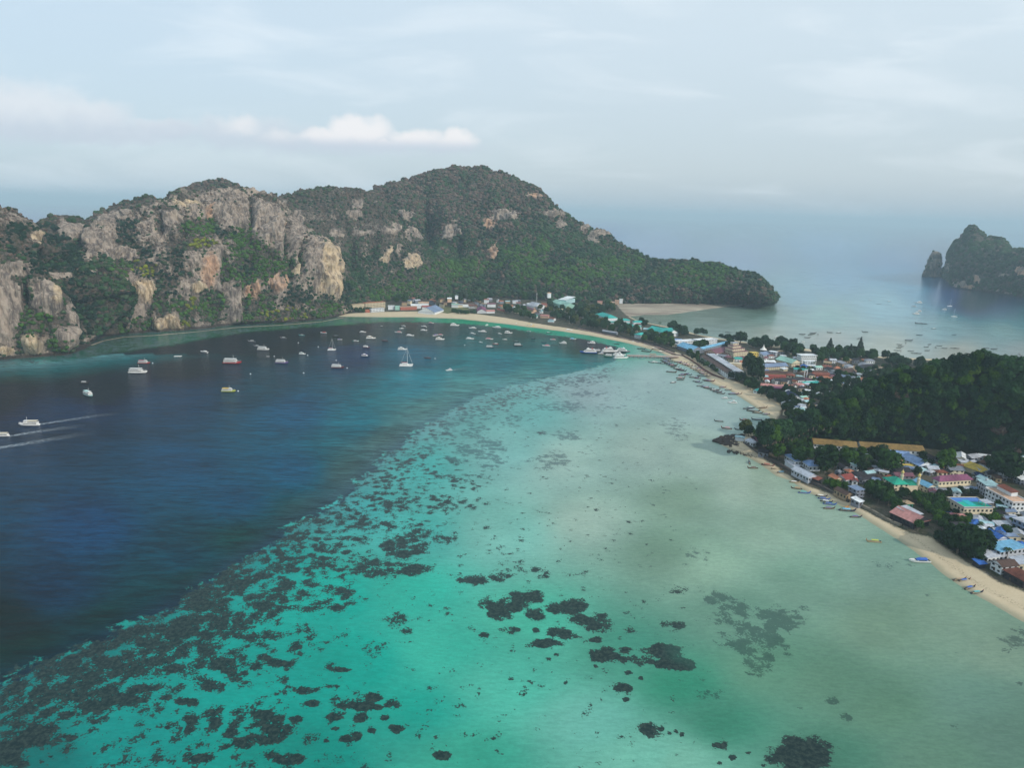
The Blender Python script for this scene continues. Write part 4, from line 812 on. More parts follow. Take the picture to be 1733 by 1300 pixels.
B = bld
def pool_deck(r, L, W, h):
    MB().box(-L/2+1, -W/2+1, h+.285, L/2-1, W/2-1, h+.32).obj('deck', pmat('deck_paint', (.07,.20,.52), .6, .15), r)
    MB().box(-L*.05, -W*.5+1, h+.325, L/2-1.2, W/2-1.2, h+.36).obj('green_floor', pmat('court_paint', (.02,.42,.30), .6, .15), r)
    MB().box(-L*.22, -W*.22, h+.365, L*.26, W*.02, h+.5).obj('pool', pmat('pool_water', (.05,.50,.55), .1, .1, spec=.5), r)
    b = MB(); b.quadprism([(L*.08,W*.18,h+3.2),(L*.5,W*.18,h+3.2),(L*.5,W*.48,h+3.6),(L*.08,W*.48,h+3.6)], .15); b.obj('canopy', roofmat(RC_['lgrey']), r)
    p = MB(); [p.box(x-.12, y-.12, h+.37, x+.12, y+.12, h+3.1) for x in (L*.1, L*.3, L*.48) for y in (W*.2, W*.46)]; p.obj('canopy_posts', CONC, r)
def mosque_x(r, L, W, h):
    # second roof and wing, and two minarets
    wm = wallmat(RC_['cream']); 
    MB().box(L*.5-.29, -W*.42, -2.5, L*1.2, W*.3, h*.85).obj('wing_wall', wm, r)
    X0, X1, Y0, Y1, z = L*.5+.4, L*1.23, -W*.46, W*.36, h*.85+.02; rh = 2.6; i = (Y1-Y0)/2
    mobj('wing_roof', [(X0,Y0,z),(X1,Y0,z),(X1,Y1,z),(X0,Y1,z),(X0+i,(Y0+Y1)/2,z+rh),(X1-i*.6,(Y0+Y1)/2,z+rh)], [(0,1,5,4),(1,2,5),(2,3,4,5),(3,0,4),(3,2,1,0)], roofmat(RC_['green']), r)
    for (x, y) in ((L*.46, W*.1), (L*1.17, -W*.40)):
        m = MB(); m.lathe([(1.0, h*.8), (1.0, h+3.4), (1.35, h+3.5), (1.35, h+3.9), (.8, h+4.0), (.8, h+5.6), (1.05, h+5.7)], 8, (x, y, 0)); mo = m.obj('minaret', wm, r)
        d = MB(); d.lathe([(1.0, h+5.75), (1.12, h+6.4), (.85, h+7.1), (.35, h+7.7), (.08, h+8.5), (.04, h+9.3)], 10, (x, y, 0)); d.obj('dome', pmat('gold_paint', (.62,.48,.16), .4, .1), mo)
def hall_x(strip):
    def f(r, L, W, h): MB().box(-L/2, -W/2-1.6, 0, L/2, -W/2+.28, .5).obj('plinth', CONC, r)
    return f
def market_x(r, L, W, h):
    wmt = roofmat(RC_['white'])
    MB().box(-L/2-.4, -W*.02, h+3.3, L/2+.4, W*.46, h+3.55).obj('upper_roof', roofmat(RC_['lgrey']), r)
    m = MB(); [m.tube((-L/2-.5, y, h+z), (L/2+.5, y, h+z), .55, None, 6) for y, z in ((-W*.05, 3.1), (W*.5, 3.0))]; m.obj('white_gutter', wmt, r)
    e = MB(); [e.tube((L/2+.4, -W*.5+W*q/8, h+.2+3.2*math.sin(math.pi*min(1, (q+.3)/8))), (L/2+.4, -W*.5+W*(q+1)/8, h+.2+3.2*math.sin(math.pi*min(1, (q+1.3)/8))), .6, None, 6) for q in range(8)]; e.obj('arched_end', wmt, r)
def tiers(cs):
    def f(r, L, W, h):
        z = h+.28
        for k, (fx0, fx1, fy0, fy1, hh, rc) in enumerate(cs):
            w_ = MB(); w_.box(L*fx0, W*fy0, z, L*fx1, W*fy1, z+hh); o = w_.obj('upper_storey', wallmat(RC_['cream' if rc != 'white' else 'white']), r)
            MB().box(L*fx0-.5, W*fy0-.5, z+hh+.01, L*fx1+.5, W*fy1+.5, z+hh+.35).obj('roof', roofmat(RC_[rc]), o); z += hh+.36
            n = max(2, int(L*(fx1-fx0)/3.5))
            for q in range(n): child('window', window_mesh(1.4, 1.3), o, (L*fx0+L*(fx1-fx0)*(q+.5)/n, W*fy0-.03, z-hh*.72))
    return f
G1 = 'houses by the mosque'; G2 = 'houses near the beach'; G3 = 'village centre roofs'; G4 = 'resort buildings with teal roofs'; G5 = 'far shore houses'; G6 = 'huts on the hillside'; G7 = 'pale blue roofed huts'
# near village, middle
B('A',(1105,1012),(1545,1050),13,7,'gable','ochre','white','long white hall with mustard roof, left one of the pair under the forest','lodge',None,'lodge',floors=2,extra=hall_x(0))
B('D',(470,303),(1345,362),13,7,'gable','ochre','white','long white hall with mustard roof, right one of the pair under the forest','lodge',None,'lodge',floors=2,extra=hall_x(0))
B('D',(800,420),(1150,455),(720,345),5,'gable','pblue','white','large light blue metal roof directly below the mustard roofed hall','canteen',None,'canteen')
B('D',(1262,560),(1470,548),(1150,430),5,'gable','pblue','white','light blue metal roof running diagonally beside the large blue canteen roof','canteen',None,'canteen')
B('D',(975,562),(1225,560),4,3.5,'flat','yellow','white','low flat lime yellow awning roof below the blue canteen','shed',None,'shed',win=0)
B('D',(970,655),(1170,655),11,4,'gable','dark','grey','dark grey roofed building between the yellow awning and the green mosque roof','house',G1)
B('D',(15,692),(120,748),7,4,'gable','terra','cream','terracotta roofed house, left of the red roof near the beach hedge','house',G1)
B('D',(118,690),(258,752),(215,650),4.2,'gable','red','white','red roofed house with white gable wall, beside the terracotta roof','house',G1)
B('D',(300,645),(380,640),6,4,'hip','terra','cream','small orange roofed house behind the red roof','house',G1)
B('D',(340,760),(430,770),7,4,'gable','red','white','small red and white house right of the red roof with white gable','house',G1)
B('D',(490,750),(690,720),7,4,'gable','dark','grey','wide dark grey roof left of the long brown roof','house',G1)
B('D',(400,690),(560,690),8,4,'hip','dark','grey','dark hipped roof among trees behind the small orange roof','house',G1)
B('D',(660,690),(888,815),(760,690),5,'gable','brown','tan','long dark brown roof running diagonally up to the mosque','longhouse',None,'house')
B('D',(700,800),(890,880),8,3.5,'shed','brown','brown','low maroon lean-to roof below the long brown roof','shed',None,'shed')
B('D',(405,897),(515,885),(310,835),8,'flat','bluegrey','grey','blue grey three storey house standing just behind the beach wall','house',G2,floors=3,balc=1)
B('D',(440,1060),(508,1042),(365,1000),3.5,'shed','white','grey','small hut with white sheet roof on the seawall','hut',G2)
B('D',(925,816),(1130,812),(915,716),8,'hip','green','cream','mosque with green roofs, cream walls and two small gold tipped minarets','mosque',None,'mosque',extra=mosque_x,rh=3.4)
B('D',(940,695),(1200,705),7,5,'gable','mauve','grey','low mauve roof just behind the mosque','house',G1)
B('D',(1385,858),(1512,845),(1250,752),5,'gable','sky','cream','light blue roofed house right of the mosque','house',G1)
B('D',(1240,965),(1400,975),7,3.2,'hip','brown','tan','brown tent shaped roof below the mosque, left of two','pavilion','tent roofed pavilions')
B('D',(1410,975),(1530,990),7,3.2,'hip','mauve','tan','reddish brown tent shaped roof below the purple roofed hotel, right of two','pavilion','tent roofed pavilions')
B('D',(1075,1085),(1190,1078),6,3.6,'hip','tan','green','small green walled hut with straw coloured roof among trees','hut',None,'hut')
B('D',(90,875),(262,962),(180,858),4,'gable','brown','tan','open brown roofed beach restaurant on stilts at the seawall','restaurant',None,'restaurant',balc=1,floors=1)
def plate(r, L, W, h): MB().quadprism([(-L*.15,-W*.22,h+2.2),(L*.5,-W*.22,h+2.2),(L*.5,W*.5,h+3.2),(-L*.15,W*.5,h+3.2)], .2).obj('upper_roof', roofmat(RC_['lgrey']), r)
B('F',(1200,374),(1420,328),(1062,180),4,'gable','pink','dark','beach house with pinkish brown roof and pale metal upper roof','restaurant',None,'restaurant',extra=plate)
# near village, right
B('E',(550,322),(695,347),(345,206),6,'gable','white','cream','long hall with pale metal roof and cream gable wall under the forest edge','hall',None,'hall',ridge='y')
B('E',(790,335),(930,312),8,5,'gable','lgrey','grey','grey white roofed house right of the pale hall under the forest','house',G1)
B('E',(150,345),(270,342),8,5,'gable','dark','grey','dark roofed house left of the pale hall','house',G1)
B('E',(130,372),(260,372),5,4,'flat','lgrey','white','narrow white walled house below the dark roof','house',G1)
B('E',(450,518),(680,528),9,5,'gable','grey','cream','grey roofed house with cream wall behind the purple roofed hotel','house',G1)
B('E',(440,428),(600,432),4,4,'shed','dgreen','grey','green grey awning roof above the grey roofed house','shed',None,'shed')
B('E',(620,440),(925,552),(690,396),4.5,'shed','yellow','cream','long narrow bright yellow roof running diagonally','market_roof',None,'market roof',win=0)
B('E',(830,470),(1000,545),(880,422),4.5,'gable','lgrey','grey','pale grey roof right of the bright yellow roof','house',G1)
B('E',(820,560),(890,625),(930,555),4,'gable','navy','grey','dark blue roof below the bright yellow roof','house',G1)
B('E',(275,692),(790,662),(190,645),9.5,'hip','purple','cream','three storey hotel with plum purple hipped roof','hotel','hotels of the near village','hotel',floors=2,balc=1,over=1.6,rh=3.2)
B('E',(865,664),(1015,765),(1145,715),9,'flat','cyan','lgrey','three storey block with flat pale roof and blue shaded side beside the purple roofed hotel','hotel','hotels of the near village','hotel',floors=3)
B('E',(1000,805),(1430,1035),(1606,985),9,'flat','peach','white','long white hotel with salmon coloured roof terrace','hotel','hotels of the near village','hotel',floors=3,para=.7,
  extra=lambda r, L, W, h: (MB().box(-L*.42, W*.05, h+.3, L*.1, W*.42, h+3.2).obj('penthouse', wallmat(RC_['white']), r), MB().quadprism([(-L*.44,-0,h+3.3),(L*.12,0,h+3.3),(L*.12,W*.46,h+4.2),(-L*.44,W*.46,h+4.2)],.2).obj('red_roof', roofmat(RC_['rust']), r)))
B('E',(410,957),(668,1112),(815,930),9,'flat','blue','cream','hotel with blue and green rooftop pool deck','hotel','hotels of the near village','hotel',floors=2,extra=pool_deck,para=.5)
B('E',(1540,330),(1660,320),(1480,250),6,'gable','cyan','white','pale cyan roofed house at the right edge under the forest','house',G1)
B('E',(1380,405),(1480,445),(1440,385),4,'gable','pblue','grey','small pale blue roof near the right edge','house',G1)
B('E',(1570,560),(1680,560),9,6,'gable','lgrey','white','pale grey roofed house at the right edge beside the big dark tree','house',G1)
B('E',(1560,670),(1680,665),7,5,'shed','white','grey','white roofed shed at the right edge below the big dark tree','house',G1)
B('E',(1620,440),(1740,430),7,5,'gable','tan','grey','tan roofed house at the right edge','house',G1)
B('G',(1120,255),(1290,330),10,9,'flat','lgrey','bluegrey','grey three storey block with balconies at the right edge','hotel','hotels of the near village','hotel',floors=3,balc=1)
B('G',(805,552),(985,645),(1062,497),6.5,'shed','sky','lgrey','large flat bright sky blue roof near the beach','warehouse',None,'warehouse',rh=1.4)
B('G',(838,716),(985,694),(822,612),4,'shed','lgrey','white','pale grey lean-to below the sky blue roof','shed',None,'shed')
B('G',(865,745),(1000,822),(1030,712),5,'gable','brown','white','brown roofed house with white wall near the beach wall','house',G2)
B('G',(1080,705),(1195,790),(1200,690),4.5,'shed','lgrey','cream','light grey flat roof right of the brown roofed house','house',G2)
B('G',(1010,850),(1252,985),9,4.5,'hip','rust','dark','dark wooden restaurant with deep maroon tiered roof at the beach edge','restaurant',None,'restaurant',rh=3.5)
B('G',(1260,930),(1400,1010),12,4.5,'hip','brown','dark','brown roofed wooden beach pavilion at the right frame edge','restaurant',None,'restaurant',rh=3.0)
B('G',(790,410),(958,497),(870,383),4,'gable','blue','white','vivid blue long roof behind the big beachside trees','house',G2)
B('G',(925,400),(1035,425),6,4,'gable','blue','white','blue roof half hidden by palms, right of the vivid long one','house',G2)
B('G',(1150,560),(1252,590),6,3.5,'gable','blue','white','blue roof behind the sky blue warehouse roof','house',G2)
B('G',(600,322),(702,352),(640,266),3.6,'gable','blue','tan','small bright blue roofed cottage among trees','cottage','cottages among the trees')
B('G',(848,310),(918,335),(870,280),3.4,'gable','navy','tan','small dark blue roofed cottage among trees','cottage','cottages among the trees')
B('G',(435,350),(590,350),(430,300),3.8,'gable','dark','grey','charcoal roofed cottage beside the small bright blue one','cottage','cottages among the trees')
B('G',(470,245),(600,252),6,3.6,'gable','pink','tan','pinkish brown roofed cottage behind the charcoal one','cottage','cottages among the trees')
B('G',(335,235),(465,240),6,3.6,'gable','mauve','tan','mauve roofed cottage left of the pinkish one','cottage','cottages among the trees')
B('G',(735,790),(825,782),5,2.6,'shed','blue','dark','blue tarpaulin shelter in shade behind the beach wall','shelter',None,'shelter',win=0)
B('G',(770,280),(840,290),6,3.6,'gable','grey','tan','grey roofed cottage between two blue roofed cottages','cottage','cottages among the trees')
B('G',(860,250),(920,250),5,3.4,'hip','grey','tan','small pale grey hipped cottage above the dark blue one','cottage','cottages among the trees')
B('G',(1085,850),(1130,870),5,3.2,'flat','white','white','white garden wall house beside the maroon restaurant','shed',None,'shed')
# waterfront buildings right of the rocky point
B('A',(480,940),(535,985),(600,880),5,'gable','mauve','dark','large mauve red roofed bar on the rocky point','bar',None,'bar')
B('A',(318,940),(412,955),4.5,3,'hip','cyan','white','bright turquoise awning at the tip of the rocky point','awning',None,'awning',win=0)
B('A',(415,975),(500,1010),6,3.2,'shed','lgrey','white','small pale grey bar roof beside the turquoise awning','hut',None,'hut')
B('A',(815,1120),(925,1185),(850,1100),4.5,'hip','pblue','white','left one of two bright blue roofs behind the seawall','house',G2)
B('A',(985,1180),(1060,1235),(1060,1150),4.5,'hip','pblue','white','right one of two bright blue roofs, half behind a round tree','house',G2)
B('C',(830,520),(940,585),5,3,'flat','lgrey','white','white terrace platform in front of the left blue roof','terrace',None,'terrace',win=0)
B('C',(905,610),(1095,705),(960,572),4,'gable','lgrey','lgrey','long pale grey roof directly on the seawall','restaurant',None,'restaurant')
B('C',(1110,700),(1200,735),5,3.2,'shed','rust','dark','short maroon roof at the end of the long grey one','shed',None,'shed')
B('C',(540,420),(650,440),8,3.5,'gable','dark','grey','dark roofed hut under trees behind the seawall, left','hut','dark roofed huts behind the seawall')
B('C',(740,300),(800,330),6,4,'gable','grey','bluegrey','grey hut deep under trees behind the seawall, right','hut','dark roofed huts behind the seawall')
B('C',(1400,560),(1480,600),6,4,'gable','dark','grey','dark roofed house left of the small orange roof','house',G1)
B('C',(1380,640),(1440,655),5,3.5,'gable','grey','grey','tiny grey roof above the red roofs','house',G1)
# village centre
B('I',(530,505),(905,752),(625,450),6,'gable','brown','white','long arcade with brown slope and pale arched upper roof behind the beach park','arcade',None,'arcade',extra=market_x,rh=2.2)
B('I',(990,455),(1195,440),20,8,'flat','mauve','cream','pale yellow hotel with stepped brownish terraces in the village centre','hotel','hotels of the village centre','hotel',floors=3,extra=tiers([(-.45,.35,-.3,.5,3.2,'mauve'),(-.3,.25,-.05,.5,3,'mauve'),(-.15,.2,.15,.5,3,'lgrey')]))
B('I',(1200,452),(1250,470),10,12,'flat','yellow','yellow','tall yellow wing at the right of the stepped hotel','hotel','hotels of the village centre','hotel')
B('I',(205,364),(415,434),(350,350),5,'gable','sky','grey','left one of the two long sky blue roofs on the isthmus','market_hall',None,'market hall')
B('I',(545,418),(935,324),(520,395),5,'gable','sky','grey','right and longer one of the two sky blue roofs on the isthmus','market_hall',None,'market hall')
B('I',(230,320),(480,300),12,8,'flat','white','white','left white hotel block behind the sky blue roofs','hotel','hotels of the village centre','hotel',floors=3,para=.8)
B('I',(500,300),(770,282),12,9,'flat','white','white','right white hotel block behind the sky blue roofs','hotel','hotels of the village centre','hotel',floors=3,para=.8)
B('I',(80,285),(275,300),9,5,'gable','pblue','white','pale blue roofed white building left of the white hotel blocks','house',G3)
B('I',(150,345),(270,350),5,5,'flat','white','cream','low cream building below the pale blue roof','house',G3)
B('I',(590,445),(745,475),(690,392),5,'gable','mauve','peach','mauve roofed coral walled house beside the arcade','house',G3)
B('I',(750,440),(860,430),8,4,'gable','lgrey','grey','pale grey roof behind the coral walled house','house',G3)
B('I',(450,505),(590,510),6,3,'flat','red','brick','low coral red terrace at the head of the arcade','house',G3)
B('I',(995,548),(1110,552),7,4.5,'gable','teal','white','teal roof in front of the pale yellow hotel','house',G3)
B('I',(940,615),(1110,620),8,4.5,'flat','cream','cream','cream flat roofed shop right of the arcade','house',G3)
B('I',(950,655),(1120,650),6,4,'flat','tan','cream','long tan shop below the cream one','house',G3)
B('I',(770,500),(880,515),7,4,'gable','grey','white','grey roof between the arcade and the yellow hotel, left','house',G3)
B('I',(890,545),(985,560),7,4,'gable','brown','cream','brownish grey roof between the arcade and the yellow hotel, right','house',G3)
B('I',(700,475),(760,490),5,3.5,'hip','white','white','small white roof near the head of the arcade','house',G3)
B('I',(1290,475),(1400,500),(1340,450),5,'gable','bluegrey','white','blue grey roof right of the yellow wing','house',G3)
B('H',(165,432),(262,446),9,9,'flat','white','lgrey','narrow three storey white and grey house with dark open balconies','house',G3,floors=3,balc=1)
B('H',(330,492),(405,496),7,5,'flat','white','white','small white flat roofed house right of the three storey one','house',G3)
B('H',(255,535),(472,592),(290,500),5.5,'gable','mint','cream','long pale green roof with cream gable end','house',G3)
B('H',(85,645),(430,628),14,5,'gable','bluegrey','cream','wide blue grey market roof with cream arcade front','market_hall',None,'market hall')
B('H',(5,583),(262,577),9,5,'gable','white','white','white roof just behind the wide blue grey market roof','house',G3)
B('H',(600,492),(815,492),12,12,'flat','white','white','tall white hotel with stepped terraces by the casuarina trees','hotel','hotels of the village centre','hotel',floors=4,para=.6)
B('H',(650,568),(795,572),7,8,'flat','white','white','middle white terrace block stepping down from the tall white hotel','hotel','hotels of the village centre','hotel',balc=1)
B('H',(655,620),(800,628),7,5,'flat','white','cream','lowest white terrace block below the tall white hotel','hotel','hotels of the village centre','hotel',balc=1)
B('H',(568,628),(640,656),(600,598),4.5,'gable','blue','white','bright blue roof left of the stepped white hotel','house',G3)
B('H',(500,668),(690,686),6,4.5,'gable','teal','white','teal roof below the bright blue roof','house',G3)
B('H',(800,650),(890,645),7,4,'gable','mint','white','mint roof right of the stepped white hotel','house',G3)
B('H',(90,722),(490,730),9,4.5,'gable','brown','tan','long dark brown roof below the market halls','house',G3)
B('H',(120,765),(400,775),8,4,'gable','red','brick','upper red roof row in the middle of the village','house','red roofed rows')
B('H',(105,800),(260,812),7,4,'hip','red','brick','lower left red hipped roof in the middle of the village','house','red roofed rows')
B('H',(255,828),(655,812),9,4.5,'gable','dark','white','long dark roof with bright white fascia','house',G3)
B('H',(55,885),(340,912),8,4,'gable','pink','tan','left pinkish red roof of the row above the green tarpaulin','house','red roofed rows')
B('H',(200,915),(345,925),6,3.6,'shed','purple','dark','magenta awning roof in front of the pinkish red row','awning',None,'awning',win=0)
B('H',(355,905),(500,912),8,4,'gable','pink','tan','middle pinkish red roof of the row above the green tarpaulin','house','red roofed rows')
B('H',(505,882),(640,888),8,4,'gable','pink','tan','right pinkish red roof of the row above the green tarpaulin','house','red roofed rows')
B('H',(475,825),(535,835),5,4.5,'gable','rust','cream','tiny maroon gable in front of the long dark roof','house',G3)
B('H',(640,872),(850,855),8,4,'gable','teal','white','turquoise roof at the foot of the forested hill','house',G7)
B('H',(690,840),(840,835),5,4,'flat','white','white','white flat roof behind the turquoise one','house',G7)
B('H',(880,825),(1000,848),7,4,'gable','cyan','white','pale cyan roof right of the turquoise one at the hill foot','house',G7)
B('H',(60,905),(225,985),(80,890),3.2,'gable','green','white','narrow bright green tarpaulin roof behind the beach trees','market_roof',None,'market roof',win=0)
B('H',(10,960),(55,945),5,3.2,'gable','teal','white','tiny turquoise roof left of the green tarpaulin','hut',None,'hut')
B('H',(1085,718),(1325,702),15,5,'gable','brown','white','dark brown roof with long white wall beside the hill','resort_hall',None,'resort hall')
B('H',(905,655),(1080,712),9,5,'gable','dark','white','dark roof running diagonally to the long white wall','resort_hall',None,'resort hall')
B('H',(1060,668),(1125,662),5,7,'hip','terra','peach','little coral pagoda roof standing above the dark roofs','pavilion',None,'pavilion',rh=3)
B('H',(1335,705),(1410,705),7,5,'flat','peach','peach','peach flat roofed house at the end of the long white wall','house',G3)
B('H',(760,740),(985,748),9,4,'gable','rust','brick','rusty brown roof cluster in the village, front','house','rusty brown roofs')
B('H',(780,712),(960,715),8,4,'gable','brown','brick','rusty brown roof cluster in the village, back','house','rusty brown roofs')
B('H',(560,735),(740,745),9,4,'gable','brown','tan','dark brown roof left of the rusty cluster','house','rusty brown roofs')
B('H',(1000,770),(1170,775),7,4,'gable','mauve','grey','mauve grey roof at the hill foot','house','rusty brown roofs')
B('H',(340,988),(445,1056),(480,975),4.5,'gable','navy','white','navy roofed white house with row of round windows by the beach trees','house',G3)
B('H',(332,1115),(385,1152),(375,1085),3.6,'gable','lgrey','white','small pale roofed hut at the end of the long sandy beach','hut',None,'hut')
for i, (a_, b_, c_, lb) in enumerate([((555,1095),(645,1092),'lgrey','pale grey roof, second from top of the stack of huts at the forest edge'),((550,1145),(640,1165),'lgrey','pale roof with white ridge in the middle of the stack of huts'),((490,1205),(560,1215),'white','white roof at lower left of the stack of huts'),
     ((570,1205),(650,1215),'cyan','pale blue roof at lower right of the stack of huts'),((580,1003),(645,1000),'cyan','light blue roof at the top of the stack of huts'),((600,1050),(690,1048),'mint','greenish pale roof, right one in the stack of huts'),((520,1000),(575,1010),'grey','grey roof left of the stack of huts')]):
    B('H', a_, b_, 6, 4, 'gable', c_, 'white', lb, 'hut', G7)
B('H',(430,960),(560,965),7,4,'gable','dark','grey','dark roof below the pinkish red row, left','house','dark roofs below the red row')
B('H',(640,960),(740,965),7,4,'gable','dark','grey','dark roof below the turquoise roof','house','dark roofs below the red row')
B('H',(1460,660),(1600,650),14,5,'gable','dark','grey','dark slate roof behind the top of the forested hill','resort_hall',None,'resort hall')
# teal resort
B('J',(330,268),(455,264),(300,218),8,'hip','teal','white','tallest teal hipped roof at the far end of the teal resort','resort_house',G4,'resort house')
B('J',(455,292),(600,297),12,6,'hip','teal','white','teal roof second from the far end of the teal resort','resort_house',G4,'resort house')
B('J',(320,310),(450,318),6,4,'hip','teal','white','low teal roof left below the tallest one','resort_house',G4,'resort house')
B('J',(530,350),(640,348),12,6,'hip','teal','white','large teal roof in the middle of the teal resort','resort_house',G4,'resort house')
B('J',(640,314),(760,316),10,6,'hip','teal','white','teal roof on the bay side beside a round tree','resort_house',G4,'resort house')
B('J',(600,372),(740,368),9,6,'hip','teal','white','teal roof with white gable wall in the middle of the resort','resort_house',G4,'resort house')
B('J',(800,400),(1060,452),(775,362),6,'gable','teal','white','long teal roof running diagonally at the near end of the resort','resort_house',G4,'resort house')
B('J',(900,412),(1135,404),12,6.5,'hip','teal','white','wide teal roof crossing the long diagonal one','resort_house',G4,'resort house')
B('J',(710,468),(800,456),12,6,'hip','teal','white','squarish teal roof nearest the promenade','resort_house',G4,'resort house')
B('J',(270,414),(440,440),5,3.6,'gable','lgrey','grey','long narrow pale roofed shelter along the promenade','shelter',None,'shelter',win=0)
B('J',(1200,560),(1250,575),6,4,'gable','lgrey','white','small grey roof beside the white hotel blocks','house',G3)
# far shore
for (k, a_, b_, d_, h_, ro, rc, wc, lb, nm, gr, z0, kw) in [
 ('K',(115,262),(330,236),12,11,'flat','tan','cream','left wing of the terraced orange and cream hotel on the far shore','hotel','terraced hotel on the far shore',3,dict(floors=4,balc=1)),
 ('K',(332,232),(570,215),12,12,'flat','terra','cream','right wing of the terraced orange and cream hotel on the far shore','hotel','terraced hotel on the far shore',3,dict(floors=4,balc=1)),
 ('K',(100,290),(240,275),10,6,'flat','cream','cream','low cream terrace block at the left foot of the far hotel','hotel','terraced hotel on the far shore',3,dict(balc=1)),
 ('K',(400,300),(560,290),8,6,'flat','lgrey','white','low grey white block in front of the terraced far hotel','hotel','terraced hotel on the far shore',3,dict(balc=1)),
 ('K',(325,318),(390,315),7,4,'gable','terra','brick','small brick red house on the beach before the far hotel','house',G5,2,{}),
 ('K',(600,262),(680,262),8,8,'flat','white','white','white box shaped building on the far shore','house',G5,2,{}),
 ('K',(682,266),(738,266),8,8,'flat','mint','mint','mint green box beside the white box on the far shore','house',G5,2,{}),
 ('K',(745,276),(942,272),10,6.5,'flat','peach','brick','long brick red building on the far shore','house',G5,2,{}),
 ('K',(950,325),(1150,340),(960,285),4,'gable','bluegrey','white','wide blue grey roof on the far beach','house',G5,2,{}),
 ('K',(870,255),(990,255),9,5,'gable','white','white','pinkish white building behind the brick red one','house',G5,4,{}),
 ('K',(1000,275),(1125,275),9,5,'gable','red','white','red roofed building behind the blue grey roof','house',G5,4,{}),
 ('K',(985,228),(1080,228),8,4,'gable','peach','white','peach roof behind the pinkish white building','house',G5,8,{}),
 ('K',(760,222),(825,222),7,4,'gable','brown','tan','small brown roof above the brick red building','house',G5,8,{}),
 ('K',(1130,262),(1168,262),6,9,'flat','teal','mint','narrow turquoise tower house on the far shore','house',G5,3,{}),
 ('K',(1298,178),(1348,178),8,5,'gable','white','peach','white and pink hut highest on the far slope','hut',G6,18,{}),
 ('K',(1388,145),(1425,145),6,4,'hip','lgrey','white','small pale hut near the grey round tree on the slope','hut',G6,24,{}),
 ('K',(1210,185),(1290,180),8,4,'gable','brown','tan','brownish roof left of the white and pink hut','hut',G6,14,{}),
 ('K',(1345,245),(1425,248),8,4,'gable','mint','white','mint roofed house on the far shore meadow','house',G5,5,{}),
 ('K',(1450,240),(1620,240),9,4,'gable','brown','white','long brownish roof with white wall on the far shore','house',G5,5,{}),
 ('K',(1550,262),(1640,262),9,4.5,'gable','rust','white','dark red roof right of the long brownish one','house',G5,3,{}),
 ('L',(95,262),(190,262),9,4.5,'gable','rust','tan','dark red roof above the large plum roofs','house',G5,3,{}),
 ('L',(190,326),(300,328),(180,285),4,'gable','purple','white','left of the two large plum red roofs behind the far beach','house',G5,2,{}),
 ('L',(300,328),(400,326),10,4,'gable','pink','white','right of the two large plum red roofs behind the far beach','house',G5,2,{}),
 ('L',(310,240),(410,242),9,5,'gable','mauve','white','mauve roof with white wall on the far shore','house',G5,4,{}),
 ('L',(270,188),(326,190),7,5,'gable','rust','white','maroon and white hut on the slope above the mauve roof','hut',G6,12,{}),
 ('L',(468,266),(615,266),8,6,'gable','terra','cream','orange roofed cream house on the far shore','house',G5,3,{}),
 ('L',(415,300),(500,325),7,3.6,'gable','red','tan','bright red roof in front of the orange roofed house','house',G5,2,{}),
 ('L',(775,250),(872,270),(790,222),5,'gable','lgrey','white','pale lilac roof left of the tall mast','house',G5,4,{}),
 ('L',(735,275),(850,308),8,4.5,'gable','mauve','peach','mauve pink roofs below the pale lilac one','house',G5,3,{}),
 ('L',(900,245),(1010,248),8,5,'gable','red','peach','red and pink house right of the tall mast','house',G5,5,{}),
 ('L',(1140,185),(1235,195),(1145,155),6,'shed','white','cyan','very bright white roof high on the right of the far village','house',G5,12,{}),
 ('L',(1060,215),(1230,262),(1045,178),5,'gable','mint','mint','long mint green roof below the very bright white one','house',G5,7,{}),
 ('L',(1125,300),(1200,302),7,4.5,'flat','cream','cream','cream flat house at the end of the mint green roof','house',G5,4,{}),
 ('L',(1018,112),(1062,112),7,8,'hip','peach','white','slender pink and white tower house highest in the far village','house',G5,22,{}),
 ('L',(930,375),(1028,382),8,5,'gable','pink','peach','pink house near the far end of the beach','house',G5,2,{}),
 ('L',(1030,405),(1088,415),7,4,'gable','rust','white','maroon and white gabled house near the far end of the beach','house',G5,2,{}),
 ('L',(820,380),(890,385),8,4,'gable','teal','white','teal roof among trees behind the beach','house',G5,2,{}),
 ('L',(785,345),(850,350),8,4,'gable','peach','tan','peach roof above the teal one among trees','house',G5,2,{}),
 ('L',(1020,440),(1090,445),5,3,'gable','cyan','white','pale cyan awning at the end of the beach','awning',None,1.5,{}),
 ('L',(1300,285),(1345,290),6,4,'gable','mint','white','small mint roof deep in the isthmus trees','hut',None,3,{}),
 ('L',(1470,325),(1515,330),6,4,'gable','lgrey','white','small white hut deep in the isthmus trees','hut',None,3,{}),
 ('J',(215,75),(272,78),7,5,'gable','pink','peach','pink roof in the trees above the tidal beach','house',G5,6,{}),
 ('J',(345,78),(402,85),7,5,'gable','peach','white','peach and white house where the tidal beach begins','house',G5,5,{}),
 ('J',(418,55),(460,58),6,7,'flat','peach','peach','pink block above the tidal beach','house',G5,6,{}),
 ('J',(472,42),(515,44),6,8,'flat','white','white','white block above the tidal beach','house',G5,6,{}),
 ('K',(1660,300),(1700,330),6,3.5,'gable','white','white','white walled strip house beside the meadow','house',G5,2,{})]:
    B(k, a_, b_, d_, h_, ro, rc, wc, lb, nm, gr, None, z0, **kw)
